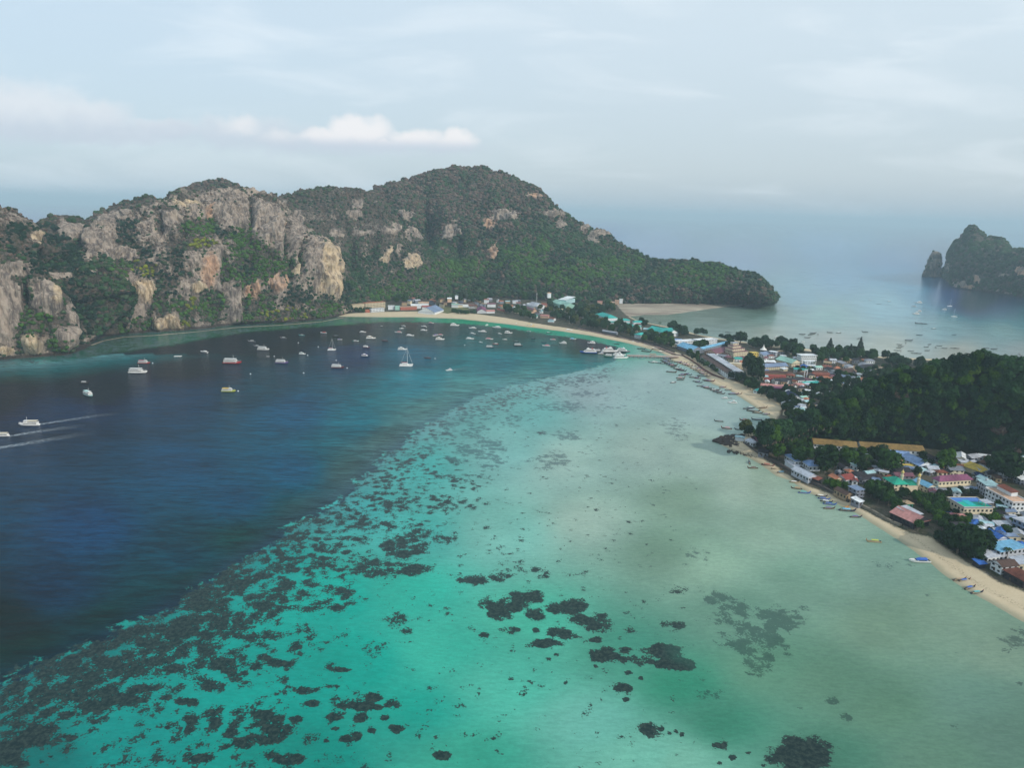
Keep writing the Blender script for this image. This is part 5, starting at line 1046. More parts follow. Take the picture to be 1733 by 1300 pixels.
# extra roofs glimpsed between trees of the near village
for (k, a_, b_, c_, h_, rc, lb) in [('D',(560,770),(640,800),6,4,'grey','small grey roof between the blue grey house and the brown lean-to'),('E',(640,360),(700,372),5,3,'brown','tiny brown hut by the pale hall gable'),
    ('E',(980,560),(1040,590),6,4,'dark','dark roof left of the big dark tree'),('E',(120,860),(240,880),7,4,'mauve','mauve roof under trees below the purple roofed hotel'),('E',(1260,1230),(1380,1240),8,4,'dark','dark roof under palms right of the pool hotel'),
    ('E',(1020,1180),(1160,1190),7,4,'grey','grey roof under palms below the pool hotel'),('G',(1010,300),(1090,320),6,4,'grey','grey roof left of the grey three storey block'),('G',(720,440),(780,455),6,3.6,'tan','tan roof behind the big beachside trees'),
    ('B',(1180,1130),(1260,1180),6,4,'lgrey','light grey roof below the long diagonal yellow roof'),('B',(1255,1230),(1330,1262),7,4,'cyan','pale cyan roof left of the salmon terrace hotel'),
    ('C',(1520,690),(1600,720),5,4,'white','white walled house right of the red roof')]:
    B(k, a_, b_, c_, h_, 'gable', rc, 'white', lb, 'house', 'roofs glimpsed between the trees')

# swimming pool, garden
def ground_quad(name, k, pts, mat, label, cat, th=.15, z=2.6, kind=None):
    q = [tuple(U(*cp(k, p), z)) for p in pts]; b = MB(); b.quadprism([(p[0], p[1], p[2]) for p in q], th); o = b.obj(name, mat); props(o, label, cat if not kind else None, kind=kind); return o
ground_quad('swimming_pool', 'E', [(235,1090),(395,1030),(590,1190),(380,1205)], pmat('pool_water', (.02,.16,.36), .08, .3, .3, .5), 'dark blue swimming pool left of the pool deck hotel', 'pool')
ground_quad('lawn', 'K', [(1180,330),(1300,350),(1560,300),(1480,262),(1190,262)], pmat('grass', (.12,.13,.05), .9, .3, .2), '', '', kind='structure')

# ------------------------------------------------------------------ seawall, promenade, pier
def strip(name, k, pts, w_, h_, mat, label, cat, z0=1.2, kind=None, group=None):
    b = MB(); P = [U(*cp(k, p), z0) for p in pts]
    for a, c in zip(P[:-1], P[1:]):
        d = (c-a)[:2]; d = d/np.linalg.norm(d); n = np.array([-d[1], d[0]])*w_/2; a2 = a[:2]-d*w_*.4; c2 = c[:2]+d*w_*.4
        q = [(a2[0]-n[0], a2[1]-n[1], z0+h_), (c2[0]-n[0], c2[1]-n[1], z0+h_), (c2[0]+n[0], c2[1]+n[1], z0+h_), (a2[0]+n[0], a2[1]+n[1], z0+h_)]
        b.quadprism(q, h_+2)
    o = b.obj(name, mat); props(o, label, cat if not kind else None, group, kind); return o
STONE = pmat('dark_stone', (.075, .065, .058), .9, .4, .8)
strip('seawall', 'C', [(385,330),(500,410),(620,490),(760,560),(900,640),(1000,700),(1120,760),(1250,820),(1400,905),(1530,970)], 1.6, 1.8, STONE, 'dark stone seawall from the rocky point along the near beach', 'seawall')
strip('seawall', 'F', [(365,80),(470,140),(600,205),(720,270),(800,320),(900,370),(1000,410)], 1.6, 1.6, pmat('pale_stone', (.20,.18,.14), .9, .3, .8), 'pale concrete seawall in front of the seaside clearing', 'seawall')
strip('promenade', 'J', [(0,392),(140,425),(300,460),(450,490),(600,520),(750,555),(880,590),(1000,640),(1120,690),(1200,705)], 6, .35, pmat('paving_brick', (.20,.14,.12), .85, .3, .5), 'promenade', '', kind='structure', z0=1.6)
strip('retaining_wall', 'J', [(0,385),(140,415),(300,450),(450,478),(600,508),(750,543),(880,578),(1000,622),(1120,672)], 1.5, 2.0, STONE, 'dark retaining wall along the inland side of the promenade', 'retaining wall')
strip('retaining_wall', 'I', [(275,500),(380,560),(480,625),(580,700),(700,770),(850,830)], 1.8, 1.8, pmat('red_stone', (.13,.065,.05), .9, .3, .8), 'reddish wall between the beach park and the sand', 'retaining wall')
strip('path', 'I', [(600,520),(700,580),(800,650),(890,720)], 5, .3, pmat('paving', (.34,.30,.27), .85, .3, .5), 'path', '', kind='structure', z0=2.0)
def pier():
    a = U(1066, 601.5, 3.0); b = U(1146, 603.5, 3.0); d = (b-a)[:2]; L = np.linalg.norm(d); d /= L; rz = math.atan2(d[1], d[0])
    r = empty('pier', (a[0], a[1], 0), rz); props(r, 'long concrete pier on piles reaching from the sandy spit to the moored ferries', 'pier')
    MB().box(-4, -3.5, 2.4, L+2, 3.5, 3.0).obj('deck', pmat('pier_deck', (.34, .24, .20), .85, .3, .8), r)
    rl = MB(); 
    for y in (-3.4, 3.4):
        rl.box(-4, y-.05, 3.9, L+2, y+.05, 4.0)
        for k in range(int(L/3)): rl.box(k*3-.06, y-.06, 3.0, k*3+.06, y+.06, 3.9)
    rl.obj('railing', wallmat(RC_['white']), r)
    pm = MB().tube((0, 0, -3), (0, 0, 2.4), .35).mesh('pile', CONC)
    for k in range(int(L/6)):
        for y in (-2.6, 2.6): child('pile', pm, r, (k*6, y, 0))
    for x in (L*.45, L*.52): 
        q = MB(); q.quadprism([(x-2,-2,5.6),(x+2,-2,5.6),(x+2,2,5.6),(x-2,2,5.6)], .2); [q.box(x+sx*1.8-.08, sy*1.8-.08, 3, x+sx*1.8+.08, sy*1.8+.08, 5.4) for sx in (-1, 1) for sy in (-1, 1)]
        q.obj('shelter', roofmat(RC_['terra']), r)
pier()
strip('beach', 'X', [(156,584),(175,577),(210,570.5),(260,568),(330,562),(400,554.5),(480,550),(545,544.5),(580,538)], 3.2, .35, pmat('shore_sand', (.26,.20,.15), .9, .6, .15), 'narrow strip of sand at the foot of the cliffs', '', z0=-.1, kind='structure')
# lattice mast and light poles
def mast(k, p, hpx, label):
    x, y = cp(k, p); P = U(x, y, 3); D = math.hypot(P[0], P[1]); h = hpx*D/FPX
    b = MB(); s = .9
    for sx, sy in ((-1,-1),(1,-1),(1,1),(-1,1)): b.tube((sx*s, sy*s, 0), (sx*.3, sy*.3, h), .16, None, 4)
    n = 10
    for q in range(n):
        z0, z1 = h*q/n, h*(q+1)/n; f0, f1 = s-(s-.3)*q/n, s-(s-.3)*(q+1)/n
        for (sx, sy), (tx_, ty_) in (((-1,-1),(1,-1)),((1,-1),(1,1)),((1,1),(-1,1)),((-1,1),(-1,-1))): b.tube((sx*f0, sy*f0, z0), (tx_*f1, ty_*f1, z1), .1, None, 4)
    r = empty('radio_mast', tuple(P)); props(r, label, 'radio mast'); b.obj('lattice', pmat('mast_paint', (.55,.55,.55), .5, .1), r)
    a = MB(); [a.box(math.cos(t_)*.9-.2, math.sin(t_)*.9-.2, h-3, math.cos(t_)*.9+.2, math.sin(t_)*.9+.2, h-.4) for t_ in (0, 2.1, 4.2)]; a.obj('antennas', wallmat(RC_['white']), r)
mast('L', (886, 262), 22, 'white lattice radio mast rising above the far shore trees')
def lamp_post(k, p, h, label):
    P = U(*cp(k, p), 2); r = empty('light_pole', tuple(P)); props(r, label, 'light pole', 'light poles along the promenade')
    MB().tube((0,0,-1), (0,0,h), .16, .09).obj('pole', pmat('mast_paint', (.55,.55,.55), .5, .1), r)
    MB().box(-1.2, -.3, h, 1.2, .3, h+.5).obj('lamp_head', wallmat(RC_['lgrey']), r)
lamp_post('J', (42, 350), 13, 'tall light pole among the promenade trees, leftmost')
lamp_post('J', (1088, 500), 14, 'tall light pole in front of the white hotel blocks')
lamp_post('L', (1270, 470), 13, 'tall light pole behind the end of the far beach')
lamp_post('J', (495, 430), 12, 'tall light pole left of the squarish teal roof')
lamp_post('A', (1618, 1230), 10, 'grey pole beside the palm right of the yellow halls')
# white pointed tent, gateway
def tent():
    P = U(*cp('H', (92, 430)), 2); r = empty('marquee', tuple(P)); props(r, 'white pointed marquee tent beside dark trees on the isthmus', 'marquee')
    MB().lathe([(5.5, 2.6), (3.2, 4.2), (1.4, 6.6), (.5, 9), (.1, 11)], 8).obj('canvas', pmat('canvas', (.75,.74,.70), .7, .1), r)
    pm = MB().tube((0,0,0), (0,0,2.7), .1).mesh('post', wallmat(RC_['white']))
    for k in range(4): child('post', pm, r, (4.6*math.cos(k*1.57), 4.6*math.sin(k*1.57), 0))
tent()
def gateway():
    P = U(*cp('H', (652, 785)), 2); r = empty('gateway', tuple(P)); props(r, 'tall slender white arch frame between the brown roofs', 'gateway')
    for x in (-1.6, 1.6): MB().box(x-.35, -.35, 0, x+.35, .35, 10).obj('pillar', wallmat(RC_['white']), r)
    MB().box(-2.1, -.4, 10.01, 2.1, .4, 10.9).obj('lintel', wallmat(RC_['white']), r)
gateway()
# rocky point
def rocks():
    V = []; F = []; bm = bmesh.new(); bmesh.ops.create_icosphere(bm, subdivisions=2, radius=1); bv = np.array([v.co[:] for v in bm.verts]); bf = [[v.index for v in f.verts] for f in bm.faces]; bm.free()
    pts = []
    for i in range(330):
        t_ = random.random()**.8; x = 112+t_*290; yt = 985-60*min(1, t_*2)**.7; yb = 990+55*min(1, t_*1.7) if t_ < .75 else 1040-(t_-.75)*120
        pts.append((('A', (x, random.uniform(yt, yb))), random.uniform(.5, 1.9)))
    for i in range(90): t_ = random.random(); pts.append((('A', (250+t_*330+random.uniform(-14, 14), 1085+t_*65+random.uniform(-18, 14))), random.uniform(.25, .8)))
    for (k, p), s in pts:
        P = U(*cp(k, p), .3); n = len(V); q = bv*(1+.35*fbm(bv+random.random()*90, 1.2, 2))[:, None]*np.array([s*1.3, s*1.1, s*.75])+P
        V += q.tolist(); F += [[a+n for a in f] for f in bf]
    o = mobj('rocks', V, F, pmat('wet_rock', (.040, .028, .022), .8, .5, 1.)); props(o, 'dark weathered rocks of the point and the stony strip on the sand', kind='stuff')
rocks()
def fill(k, poly, n, size, where, z0=2.0, h=(3.2, 5)):
    pl = [cp(k, p) for p in poly]; x0 = min(p[0] for p in pl); x1 = max(p[0] for p in pl); y0 = min(p[1] for p in pl); y1 = max(p[1] for p in pl)
    from math import cos, sin
    for i in range(n):
        for t_ in range(80):
            x, y = random.uniform(x0, x1), random.uniform(y0, y1)
            if not inpoly((x, y), pl): continue
            P = U(x, y, z0); r = random.uniform(*size)
            if not clear(P, r*.85): continue
            hh = random.uniform(*h); a = random.choice((0, 0, .5, 1.2, -.5))+random.uniform(-.15, .15); e = np.array([cos(a), sin(a)])*r*.6
            A_p, B_p = PX(np.array([[P[0]-e[0], P[1]-e[1], z0+hh]])), PX(np.array([[P[0]+e[0], P[1]+e[1], z0+hh]]))
            rc = random.choice(['brown','rust','dark','grey','lgrey','lgrey','white','tan','mauve','bluegrey','terra','cyan','grey','brown'])
            word = dict(brown='brown', rust='rusty red', dark='charcoal', grey='grey', lgrey='pale grey', white='white', tan='straw coloured', mauve='mauve', bluegrey='blue grey', terra='terracotta', cyan='pale cyan')[rc]
            B('X', (float(A_p[0][0]), float(A_p[1][0])), (float(B_p[0][0]), float(B_p[1][0])), random.uniform(.6, 1.0)*r, hh, random.choice(('gable', 'gable', 'hip', 'shed')), rc, random.choice(('white', 'cream', 'grey', 'tan')), 'small %s roofed house %s' % (word, where), 'house', '%s roofed small houses %s' % (word, where), None, z0)
            break
def inpoly(p, q):
    c = False; n = len(q)
    for i in range(n):
        (x0, y0), (x1, y1) = q[i], q[(i+1) % n]
        if (y0 > p[1]) != (y1 > p[1]) and p[0] < (x1-x0)*(p[1]-y0)/(y1-y0)+x0: c = not c
    return c
def clear(P, R):
    for (x, y, e, L, W) in FOOT:
        dx, dy = P[0]-x, P[1]-y; u = dx*e[0]+dy*e[1]; v = -dx*e[1]+dy*e[0]
        if abs(u) < L/2+R*.55 and abs(v) < W/2+R*.55: return False
    return True
fill('D', [(300,600),(900,650),(900,800),(600,870),(280,800)], 8, (5, 8), 'between the mosque and the seawall')
fill('D', [(980,560),(1600,560),(1600,690),(980,690)], 7, (5, 8), 'between the mosque and the canteen')
fill('G', [(430,220),(1110,200),(1110,480),(640,480)], 18, (5, 8), 'among the palms by the cottages')
fill('G', [(1020,430),(1252,430),(1252,540),(1100,540)], 5, (5, 8), 'behind the sky blue roof')
fill('E', [(950,380),(1606,400),(1606,700),(1100,700)], 14, (5, 9), 'at the right edge under the forest')
fill('E', [(0,430),(850,420),(860,620),(0,620)], 9, (5, 8), 'above the purple roofed hotel')
fill('E', [(0,860),(850,860),(850,930),(240,930)], 5, (5, 7), 'below the purple roofed hotel')
fill('E', [(700,1120),(1400,1110),(1600,1230),(1600,1300),(800,1300)], 9, (5, 8), 'below the pool deck hotel')
fill('B', [(250,1120),(520,1090),(720,1180),(560,1230),(300,1200)], 4, (5, 8), 'by the tall palm')
fill('H', [(0,440),(560,500),(900,520),(1050,600),(900,900),(300,960),(60,850),(0,700)], 30, (6, 10), 'in the village centre')
fill('H', [(900,560),(1500,580),(1650,640),(1420,690),(1180,740),(1000,800)], 14, (6, 11), 'beyond the long white wall')
fill('I', [(600,420),(960,430),(1250,520),(1300,760),(1080,760),(900,560),(700,470)], 12, (5, 9), 'around the arcade')
fill('H', [(300,950),(780,900),(700,1200),(480,1150)], 9, (5, 8), 'at the foot of the forested hill')
fill('L', [(0,190),(1030,230),(1080,420),(860,400),(500,330),(0,300)], 20, (7, 11), 'in the far shore village', 3)
fill('K', [(740,200),(1733,190),(1733,290),(1200,270),(860,250)], 20, (7, 11), 'behind the far beach', 5)
fill('H', [(850,760),(1350,700),(1733,660),(1733,720),(1500,790),(1100,880),(720,930)], 24, (5, 9), 'behind the forested hill')
fill('H', [(740,880),(1300,800),(1700,730),(1500,900),(900,1250),(740,1250)], 16, (5, 8), 'in the hollow behind the hill')
fill('H', [(440,1080),(700,1100),(640,1300),(400,1290)], 8, (4.5, 7), 'at the end of the long beach')
fill('J', [(300,300),(700,330),(860,440),(700,480),(560,400)], 5, (6, 9), 'in the teal resort')
#@@TREES@@
# ------------------------------------------------------------------ village trees
GT = {'dark': (.012, .034, .010), 'mid': (.026, .068, .014), 'fresh': (.042, .100, .012), 'olive': (.060, .078, .018), 'grey': (.040, .060, .038), 'far': (.024, .060, .026)}
TPL = []; GROVE = []
def grove(k, poly, n, R, kinds, where, z=2.2, var=None, hgt=1., name='broadleaf_tree', th=None, tries=60):
    if k in 'CDEFGB': R = (R[0]*.72, R[1]*.78); n = int(n*1.3)
    pl = [cp(k, p) for p in poly]; x0 = min(p[0] for p in pl); x1 = max(p[0] for p in pl); y0 = min(p[1] for p in pl); y1 = max(p[1] for p in pl)
    for i in range(n):
        for t_ in range(tries):
            x, y = random.uniform(x0, x1), random.uniform(y0, y1); r = random.uniform(*R)
            if not inpoly((x, y), pl): continue
            P = U(x, y, z)
            if not clear(P, r): continue
            if any((P[0]-q[0])**2+(P[1]-q[1])**2 < (.62*(r+q[2]))**2 for q in TPL): continue
            TPL.append((P[0], P[1], r)); kd = random.choice(kinds); big = 'broad' if r > sum(R)/2 else 'small'
            word = {'dark': 'dark green', 'mid': 'green', 'fresh': 'fresh light green', 'olive': 'olive brown', 'grey': 'grey green', 'far': 'hazy dark green'}[kd]
            GROVE.append((r/math.hypot(P[0], P[1]), P, r, np.array(GT[kd])*random.uniform(.8, 1.2), '%s %s tree %s' % (big, word, where), '%s trees %s' % (word, where), hgt, th if th is not None else r*.8))
            break
def one(k, p, R, kd, label, var=None, hgt=1., name='broadleaf_tree', th=None, z=2.2, cat='tree'):
    P = U(*cp(k, p), z); TPL.append((P[0], P[1], R)); return tree(P, R, np.array(GT[kd]), label, None, name, var, hgt, cat=cat, trunk_h=th)
one('A', (500, 400), 12, 'dark', 'huge dark tree towering over the right end of the arcade', hgt=1.25, th=9)
one('A', (455, 300), 9, 'dark', 'tall dark tree left behind the huge one by the arcade', hgt=1.3, th=9)
one('I', (1080, 325), 11, 'dark', 'dome shaped dark tree alone behind the stepped yellow hotel', hgt=.85, th=3)
one('A', (420, 905), 6.5, 'olive', 'olive green tree leaning over the moored boats at the rocky point', th=2)
one('A', (455, 925), 5, 'dark', 'dark tree between the turquoise awning and the boats', th=1)
one('C', (980, 560), 6.2, 'mid', 'round green tree between the two bright blue roofs')
one('C', (760, 500), 6.0, 'fresh', 'fresh green round tree behind the seawall')
one('D', (830, 660), 9.5, 'mid', 'broad round green tree in front of the blue canteen roofs', th=6)
one('D', (700, 560), 8, 'dark', 'dark tree at the left edge of the blue canteen roof', th=7)
one('C', (1270, 640), 11, 'dark', 'large dark tree spreading above the red roofed houses', th=5)
one('C', (1560, 590), 6, 'fresh', 'bright green tree left of the palm by the dark roofs')
one('E', (360, 540), 7.5, 'fresh', 'light green upright tree above the purple roofed hotel', hgt=1.3, th=4)
one('E', (1300, 680), 13, 'dark', 'very large dark tree above the salmon terrace hotel', hgt=.9, th=5)
one('G', (620, 660), 9, 'dark', 'big dark beachside tree left of the sky blue roof', th=3)
one('G', (480, 650), 8.5, 'dark', 'dark bushy tree overhanging the near beach', th=2)
one('G', (730, 650), 8, 'dark', 'dark tree touching the sky blue roof', th=2)
one('G', (300, 520), 5, 'dark', 'dark bush spilling onto the near beach', th=0, hgt=.8)
one('G', (410, 560), 7, 'dark', 'shadowed tree left of the big dark beachside tree', th=1)
one('B', (560, 650), 1, 'dark', 'x') if False else None
one('H', (965, 480), 9, 'grey', 'feathery grey green casuarina on the isthmus, left', CONEV[0], 1.3, 'casuarina_tree', 5)
one('H', (1365, 500), 8, 'grey', 'tall pointed casuarina on the isthmus, right', CONEV[0], 1.7, 'casuarina_tree', 5)
one('H', (1240, 520), 8.5, 'grey', 'wide grey green casuarina between the two pointed ones', CONEV[0], 1.1, 'casuarina_tree', 5)
one('K', (1490, 190), 10, 'grey', 'grey round tree standing out on the far slope', th=5, z=16)
grove('C', [(600,330),(700,300),(1100,350),(1120,480),(1130,560),(1020,480),(850,420),(700,420)], 16, (4.5, 7), ['mid', 'mid', 'fresh', 'dark'], 'behind the rocky point bar')
grove('C', [(520,330),(640,300),(720,400),(700,470),(620,430)], 6, (3, 4.5), ['dark', 'mid'], 'behind the seawall')
grove('C', [(1150,400),(1620,470),(1620,560),(1480,540),(1250,540),(1150,480)], 9, (3.6, 5.2), ['mid', 'dark', 'fresh'], 'in front of the left mustard roof')
grove('C', [(1250,760),(1480,790),(1520,830),(1400,840),(1270,800)], 7, (3, 4.2), ['fresh', 'mid'], 'in the hedge below the red roofs', th=0)
grove('D', [(420,480),(680,480),(720,620),(600,660),(430,620),(400,520)], 8, (4, 6), ['dark', 'mid'], 'around the tall palm left of the green mosque')
grove('D', [(1180,600),(1480,560),(1620,640),(1480,700),(1300,700),(1190,690)], 9, (4, 6), ['dark', 'mid'], 'between the canteen and the purple roofed hotel')
grove('D', [(520,880),(720,900),(860,985),(1040,1010),(1080,1120),(900,1150),(620,1020)], 12, (4, 6), ['dark', 'dark', 'mid'], 'in the clearing below the long brown roof')
grove('D', [(1090,1010),(1380,1030),(1500,1080),(1625,1180),(1625,1290),(1450,1230),(1230,1080)], 14, (3.6, 5.6), ['mid', 'fresh', 'mid'], 'in the green belt left of the swimming pool')
grove('G', [(60,130),(200,200),(330,250),(400,330),(400,420),(300,400),(210,260)], 9, (3.5, 5.5), ['mid', 'fresh', 'dark'], 'between the beach house and the cottages')
grove('G', [(420,210),(1100,180),(1110,480),(880,520),(620,500),(430,420)], 26, (2.8, 4.8), ['dark', 'mid', 'mid', 'fresh'], 'among the cottages')
grove('F', [(880,60),(1060,130),(1040,250),(1200,390),(1330,420),(1250,470),(1050,330),(900,200)], 9, (2.8, 4.4), ['dark', 'mid'], 'around the beach house')
grove('G', [(440,470),(800,480),(820,700),(700,760),(520,690),(400,620)], 8, (5, 7), ['dark', 'dark', 'mid'], 'in the dark clump beside the sky blue roof', th=1.5)
grove('G', [(1000,440),(1252,420),(1252,520),(1060,490)], 7, (3, 4.5), ['dark', 'mid'], 'behind the sky blue roof')
grove('E', [(250,850),(830,860),(850,930),(420,930),(300,1000),(240,930)], 10, (3, 4.4), ['dark', 'grey'], 'between the purple roofed hotel and the pool deck')
grove('E', [(700,1120),(1230,1110),(1400,1200),(1400,1300),(900,1300),(700,1220)], 12, (3, 4.6), ['dark', 'mid'], 'below the pool deck hotel')
grove('E', [(1050,380),(1380,380),(1560,560),(1560,680),(1250,640),(1040,560)], 9, (4.5, 7), ['dark', 'dark', 'mid'], 'at the right edge under the forest')
grove('E', [(0,360),(250,400),(440,560),(440,620),(200,600),(0,560)], 8, (4, 6), ['dark', 'mid'], 'above the purple roofed hotel')
grove('B', [(0,1010),(350,1000),(520,1180),(300,1210),(60,1180)], 9, (4, 6), ['dark', 'mid', 'fresh'], 'right of the left mustard roof')
grove('A', [(400,400),(560,430),(740,520),(880,640),(800,640),(640,570),(480,480),(400,430)], 20, (3.4, 5.4), ['dark', 'dark', 'mid'], 'along the back of the long sandy beach')
grove('A', [(260,330),(420,360),(470,400),(330,400),(270,370)], 6, (3.5, 5), ['dark'], 'below the arcade end')
grove('A', [(860,590),(960,600),(930,680),(830,720),(800,690)], 7, (3.8, 5.5), ['dark', 'mid'], 'at the end of the long sandy beach')
grove('I', [(280,480),(440,490),(620,560),(900,760),(860,790),(640,700),(420,560)], 22, (2.4, 3.8), ['dark', 'mid', 'grey'], 'in the narrow beach park')
grove('I', [(430,360),(640,350),(640,400),(450,400)], 6, (3.6, 5), ['dark', 'mid'], 'in the courtyard of the sky blue roofs')
grove('I', [(820,350),(960,340),(980,400),(850,420)], 6, (3.8, 5), ['dark', 'mid'], 'left of the stepped yellow hotel')
grove('I', [(0,270),(120,290),(190,390),(100,410),(0,390)], 9, (4.5, 6.5), ['mid', 'fresh', 'dark'], 'where the promenade meets the sky blue roofs')
grove('I', [(60,130),(200,130),(350,220),(330,250),(150,250)], 9, (4.5, 6.5), ['far'], 'behind the teal resort', )
grove('I', [(440,215),(590,215),(600,235),(440,240)], 4, (5, 6), ['far'], 'on the bay shore behind the white hotel blocks')
grove('I', [(780,280),(980,290),(970,330),(850,310)], 5, (4, 5), ['far', 'dark'], 'on the bay shore right of the sky blue roofs')
grove('I', [(1180,330),(1625,350),(1625,440),(1480,430),(1260,430),(1190,370)], 14, (5, 7), ['far', 'mid', 'dark'], 'along the bay shore behind the village')
grove('H', [(330,360),(560,400),(600,500),(560,560),(440,500),(330,440)], 12, (5, 7.5), ['dark', 'mid', 'far'], 'left of the tall white stepped hotel')
grove('H', [(720,430),(900,440),(1400,480),(1733,520),(1733,570),(1400,560),(1340,600),(1100,600),(840,590),(740,480)], 32, (4.6, 6.8), ['far', 'dark', 'mid', 'mid'], 'in the belt behind the dark roofed halls')
grove('H', [(1733,560),(1980,590),(2250,620),(2200,660),(1900,640),(1733,620)], 14, (4.6, 6.6), ['far', 'dark'], 'along the bay shore behind the forested hill')
grove('H', [(480,690),(760,700),(760,740),(560,720)], 6, (2.6, 3.8), ['dark', 'mid'], 'between the brown village roofs')
grove('H', [(240,920),(460,930),(560,1060),(480,1060),(330,960)], 9, (3, 4.4), ['dark'], 'below the pinkish red roofs')
grove('J', [(0,60),(400,80),(440,190),(310,200),(300,330),(440,340),(640,380),(690,480),(860,540),(820,560),(560,490),(300,430),(0,360)], 62, (4.6, 7.2), ['far', 'far', 'dark', 'mid', 'olive'], 'in the isthmus wood')
grove('J', [(740,480),(900,460),(1060,480),(1120,600),(1000,610),(820,560)], 12, (4.6, 6.6), ['mid', 'fresh', 'dark'], 'in front of the long teal roof')
grove('J', [(1040,360),(1130,370),(1260,430),(1240,480),(1120,460)], 8, (5, 7), ['far', 'dark'], 'at the bay end of the teal resort')
grove('J', [(640,300),(800,330),(860,360),(760,380)], 5, (3.5, 5), ['dark'], 'beside the bay side teal roof')
grove('L', [(430,310),(720,300),(900,390),(860,440),(560,390)], 18, (4.4, 6.4), ['far', 'mid', 'dark'], 'behind the curved end of the far beach')
grove('L', [(860,260),(1130,260),(1733,310),(1733,520),(1300,500),(1110,420),(950,360)], 55, (4.6, 7), ['far', 'far', 'dark', 'olive'], 'in the wood left of the teal resort')
grove('K', [(1290,330),(1733,345),(1733,370),(1300,358)], 14, (3.2, 4.4), ['mid', 'far'], 'in the hedge along the far beach', th=0, hgt=.9)
grove('K', [(100,300),(330,320),(600,330),(330,345),(120,330)], 10, (3, 4.4), ['mid', 'far'], 'in front of the terraced far hotel', th=0)
grove('K', [(620,200),(860,200),(860,240),(640,240)], 7, (5, 7), ['far', 'mid'], 'behind the white and mint boxes', z=5)
grove('K', [(1100,190),(1733,160),(1733,230),(1200,240)], 22, (4.5, 6.5), ['far', 'mid'], 'among the huts of the far slope', z=9)
grove('L', [(0,140),(880,150),(1733,120),(1733,240),(1250,170),(860,230),(420,190),(0,190)], 40, (4.5, 7), ['far', 'mid'], 'at the foot of the far forested slope', z=9)
grove('H', [(760,860),(1350,710),(1733,660),(1950,680),(1733,760),(1300,860),(760,1000)], 46, (3, 5), ['dark', 'mid', 'dark'], 'just behind the forested hill')
grove('H', [(420,1060),(760,1000),(720,1320),(360,1330)], 16, (2.6, 4.2), ['dark', 'mid'], 'by the huts at the beach end')
grove('H', [(700,860),(1400,760),(1800,730),(1500,920),(900,1290),(700,1290)], 60, (2.8, 4.6), ['dark', 'mid', 'dark'], 'in the hollow behind the hill')
GROVE.sort(key=lambda g: -g[0])
for (q, P, r, ti_, lb, gr, hg, th) in GROVE[:275]: tree(P, r, ti_, lb, gr, 'broadleaf_tree', None, hg, trunk_h=th)
rest_ = GROVE[275:]
for i in range(900):                      # the village goes on as wood beyond the right of the frame
    P = np.array([random.uniform(240, 1150), random.uniform(150, 760), 2.2]); qx, qy = PX(P[None])
    if qx[0] > 1745 and P[1] > 60 and wdist(IW, P[:1], P[1:2])[0] > 6 and clear(P, 4) and not (qx[0] < 1760 and 880 < qy[0] < 960): rest_.append((0, P, random.uniform(3.5, 6), np.array(GT['mid' if i % 3 else 'dark']), '', '', 1, 3.))
scatter('woodland', [(np.array([g[1]+np.array([0, 0, g[2]*.9+g[7]*.4]) for g in rest_]), np.array([g[2] for g in rest_]), np.array([g[3] for g in rest_]), 'V')], NEARV, 'hazy woodland of the isthmus and the far shore village')
# palms
def palm_mesh():
    r = random.Random(5); V = []; F = []
    for i in range(15):
        a = i*2.4; up = r.uniform(.15, 1.1); pr = None
        for s in range(6):
            t_ = s/5; rad = 3.6*t_*math.cos(up*.6); z = 3.0*t_*math.sin(up)*(1-t_*.5)-2.4*t_*t_; w_ = .55*(1-t_*.75)
            c = (math.cos(a)*rad, math.sin(a)*rad, z); sd_ = (-math.sin(a)*w_, math.cos(a)*w_)
            cur = [(c[0]-sd_[0], c[1]-sd_[1], c[2]-.25), c, (c[0]+sd_[0], c[1]+sd_[1], c[2]-.25)]
            n = len(V); V += cur
            if pr is not None: F += [(pr, pr+1, n+1, n), (pr+1, pr+2, n+2, n+1)]
            pr = n
    me = bpy.data.meshes.new('fronds'); me.from_pydata(V, [], F); me.materials.append(FOL_O); return me
PALM = palm_mesh(); PTR = MB(); PTR.tube((0,0,-1),(.3,0,4),.28,.2); PTR.tube((.3,0,4),(.1,0,9),.2,.15); PTR = PTR.mesh('trunk', BARK)
def palm(k, p, s, label, group='coconut palms'):
    P = U(*cp(k, p), 2.2); r = bpy.data.objects.new('palm_tree', None); COL.objects.link(r); r.location = tuple(P); r.scale = (s, s, s); r.rotation_euler = (0, 0, random.random()*6); props(r, label, 'palm tree', group)
    t_ = bpy.data.objects.new('trunk', PTR); COL.objects.link(t_); t_.parent = r
    c = bpy.data.objects.new('fronds', PALM); COL.objects.link(c); c.parent = r; c.location = (.1, 0, 9); c.color = (.03, .06, .02, 1)
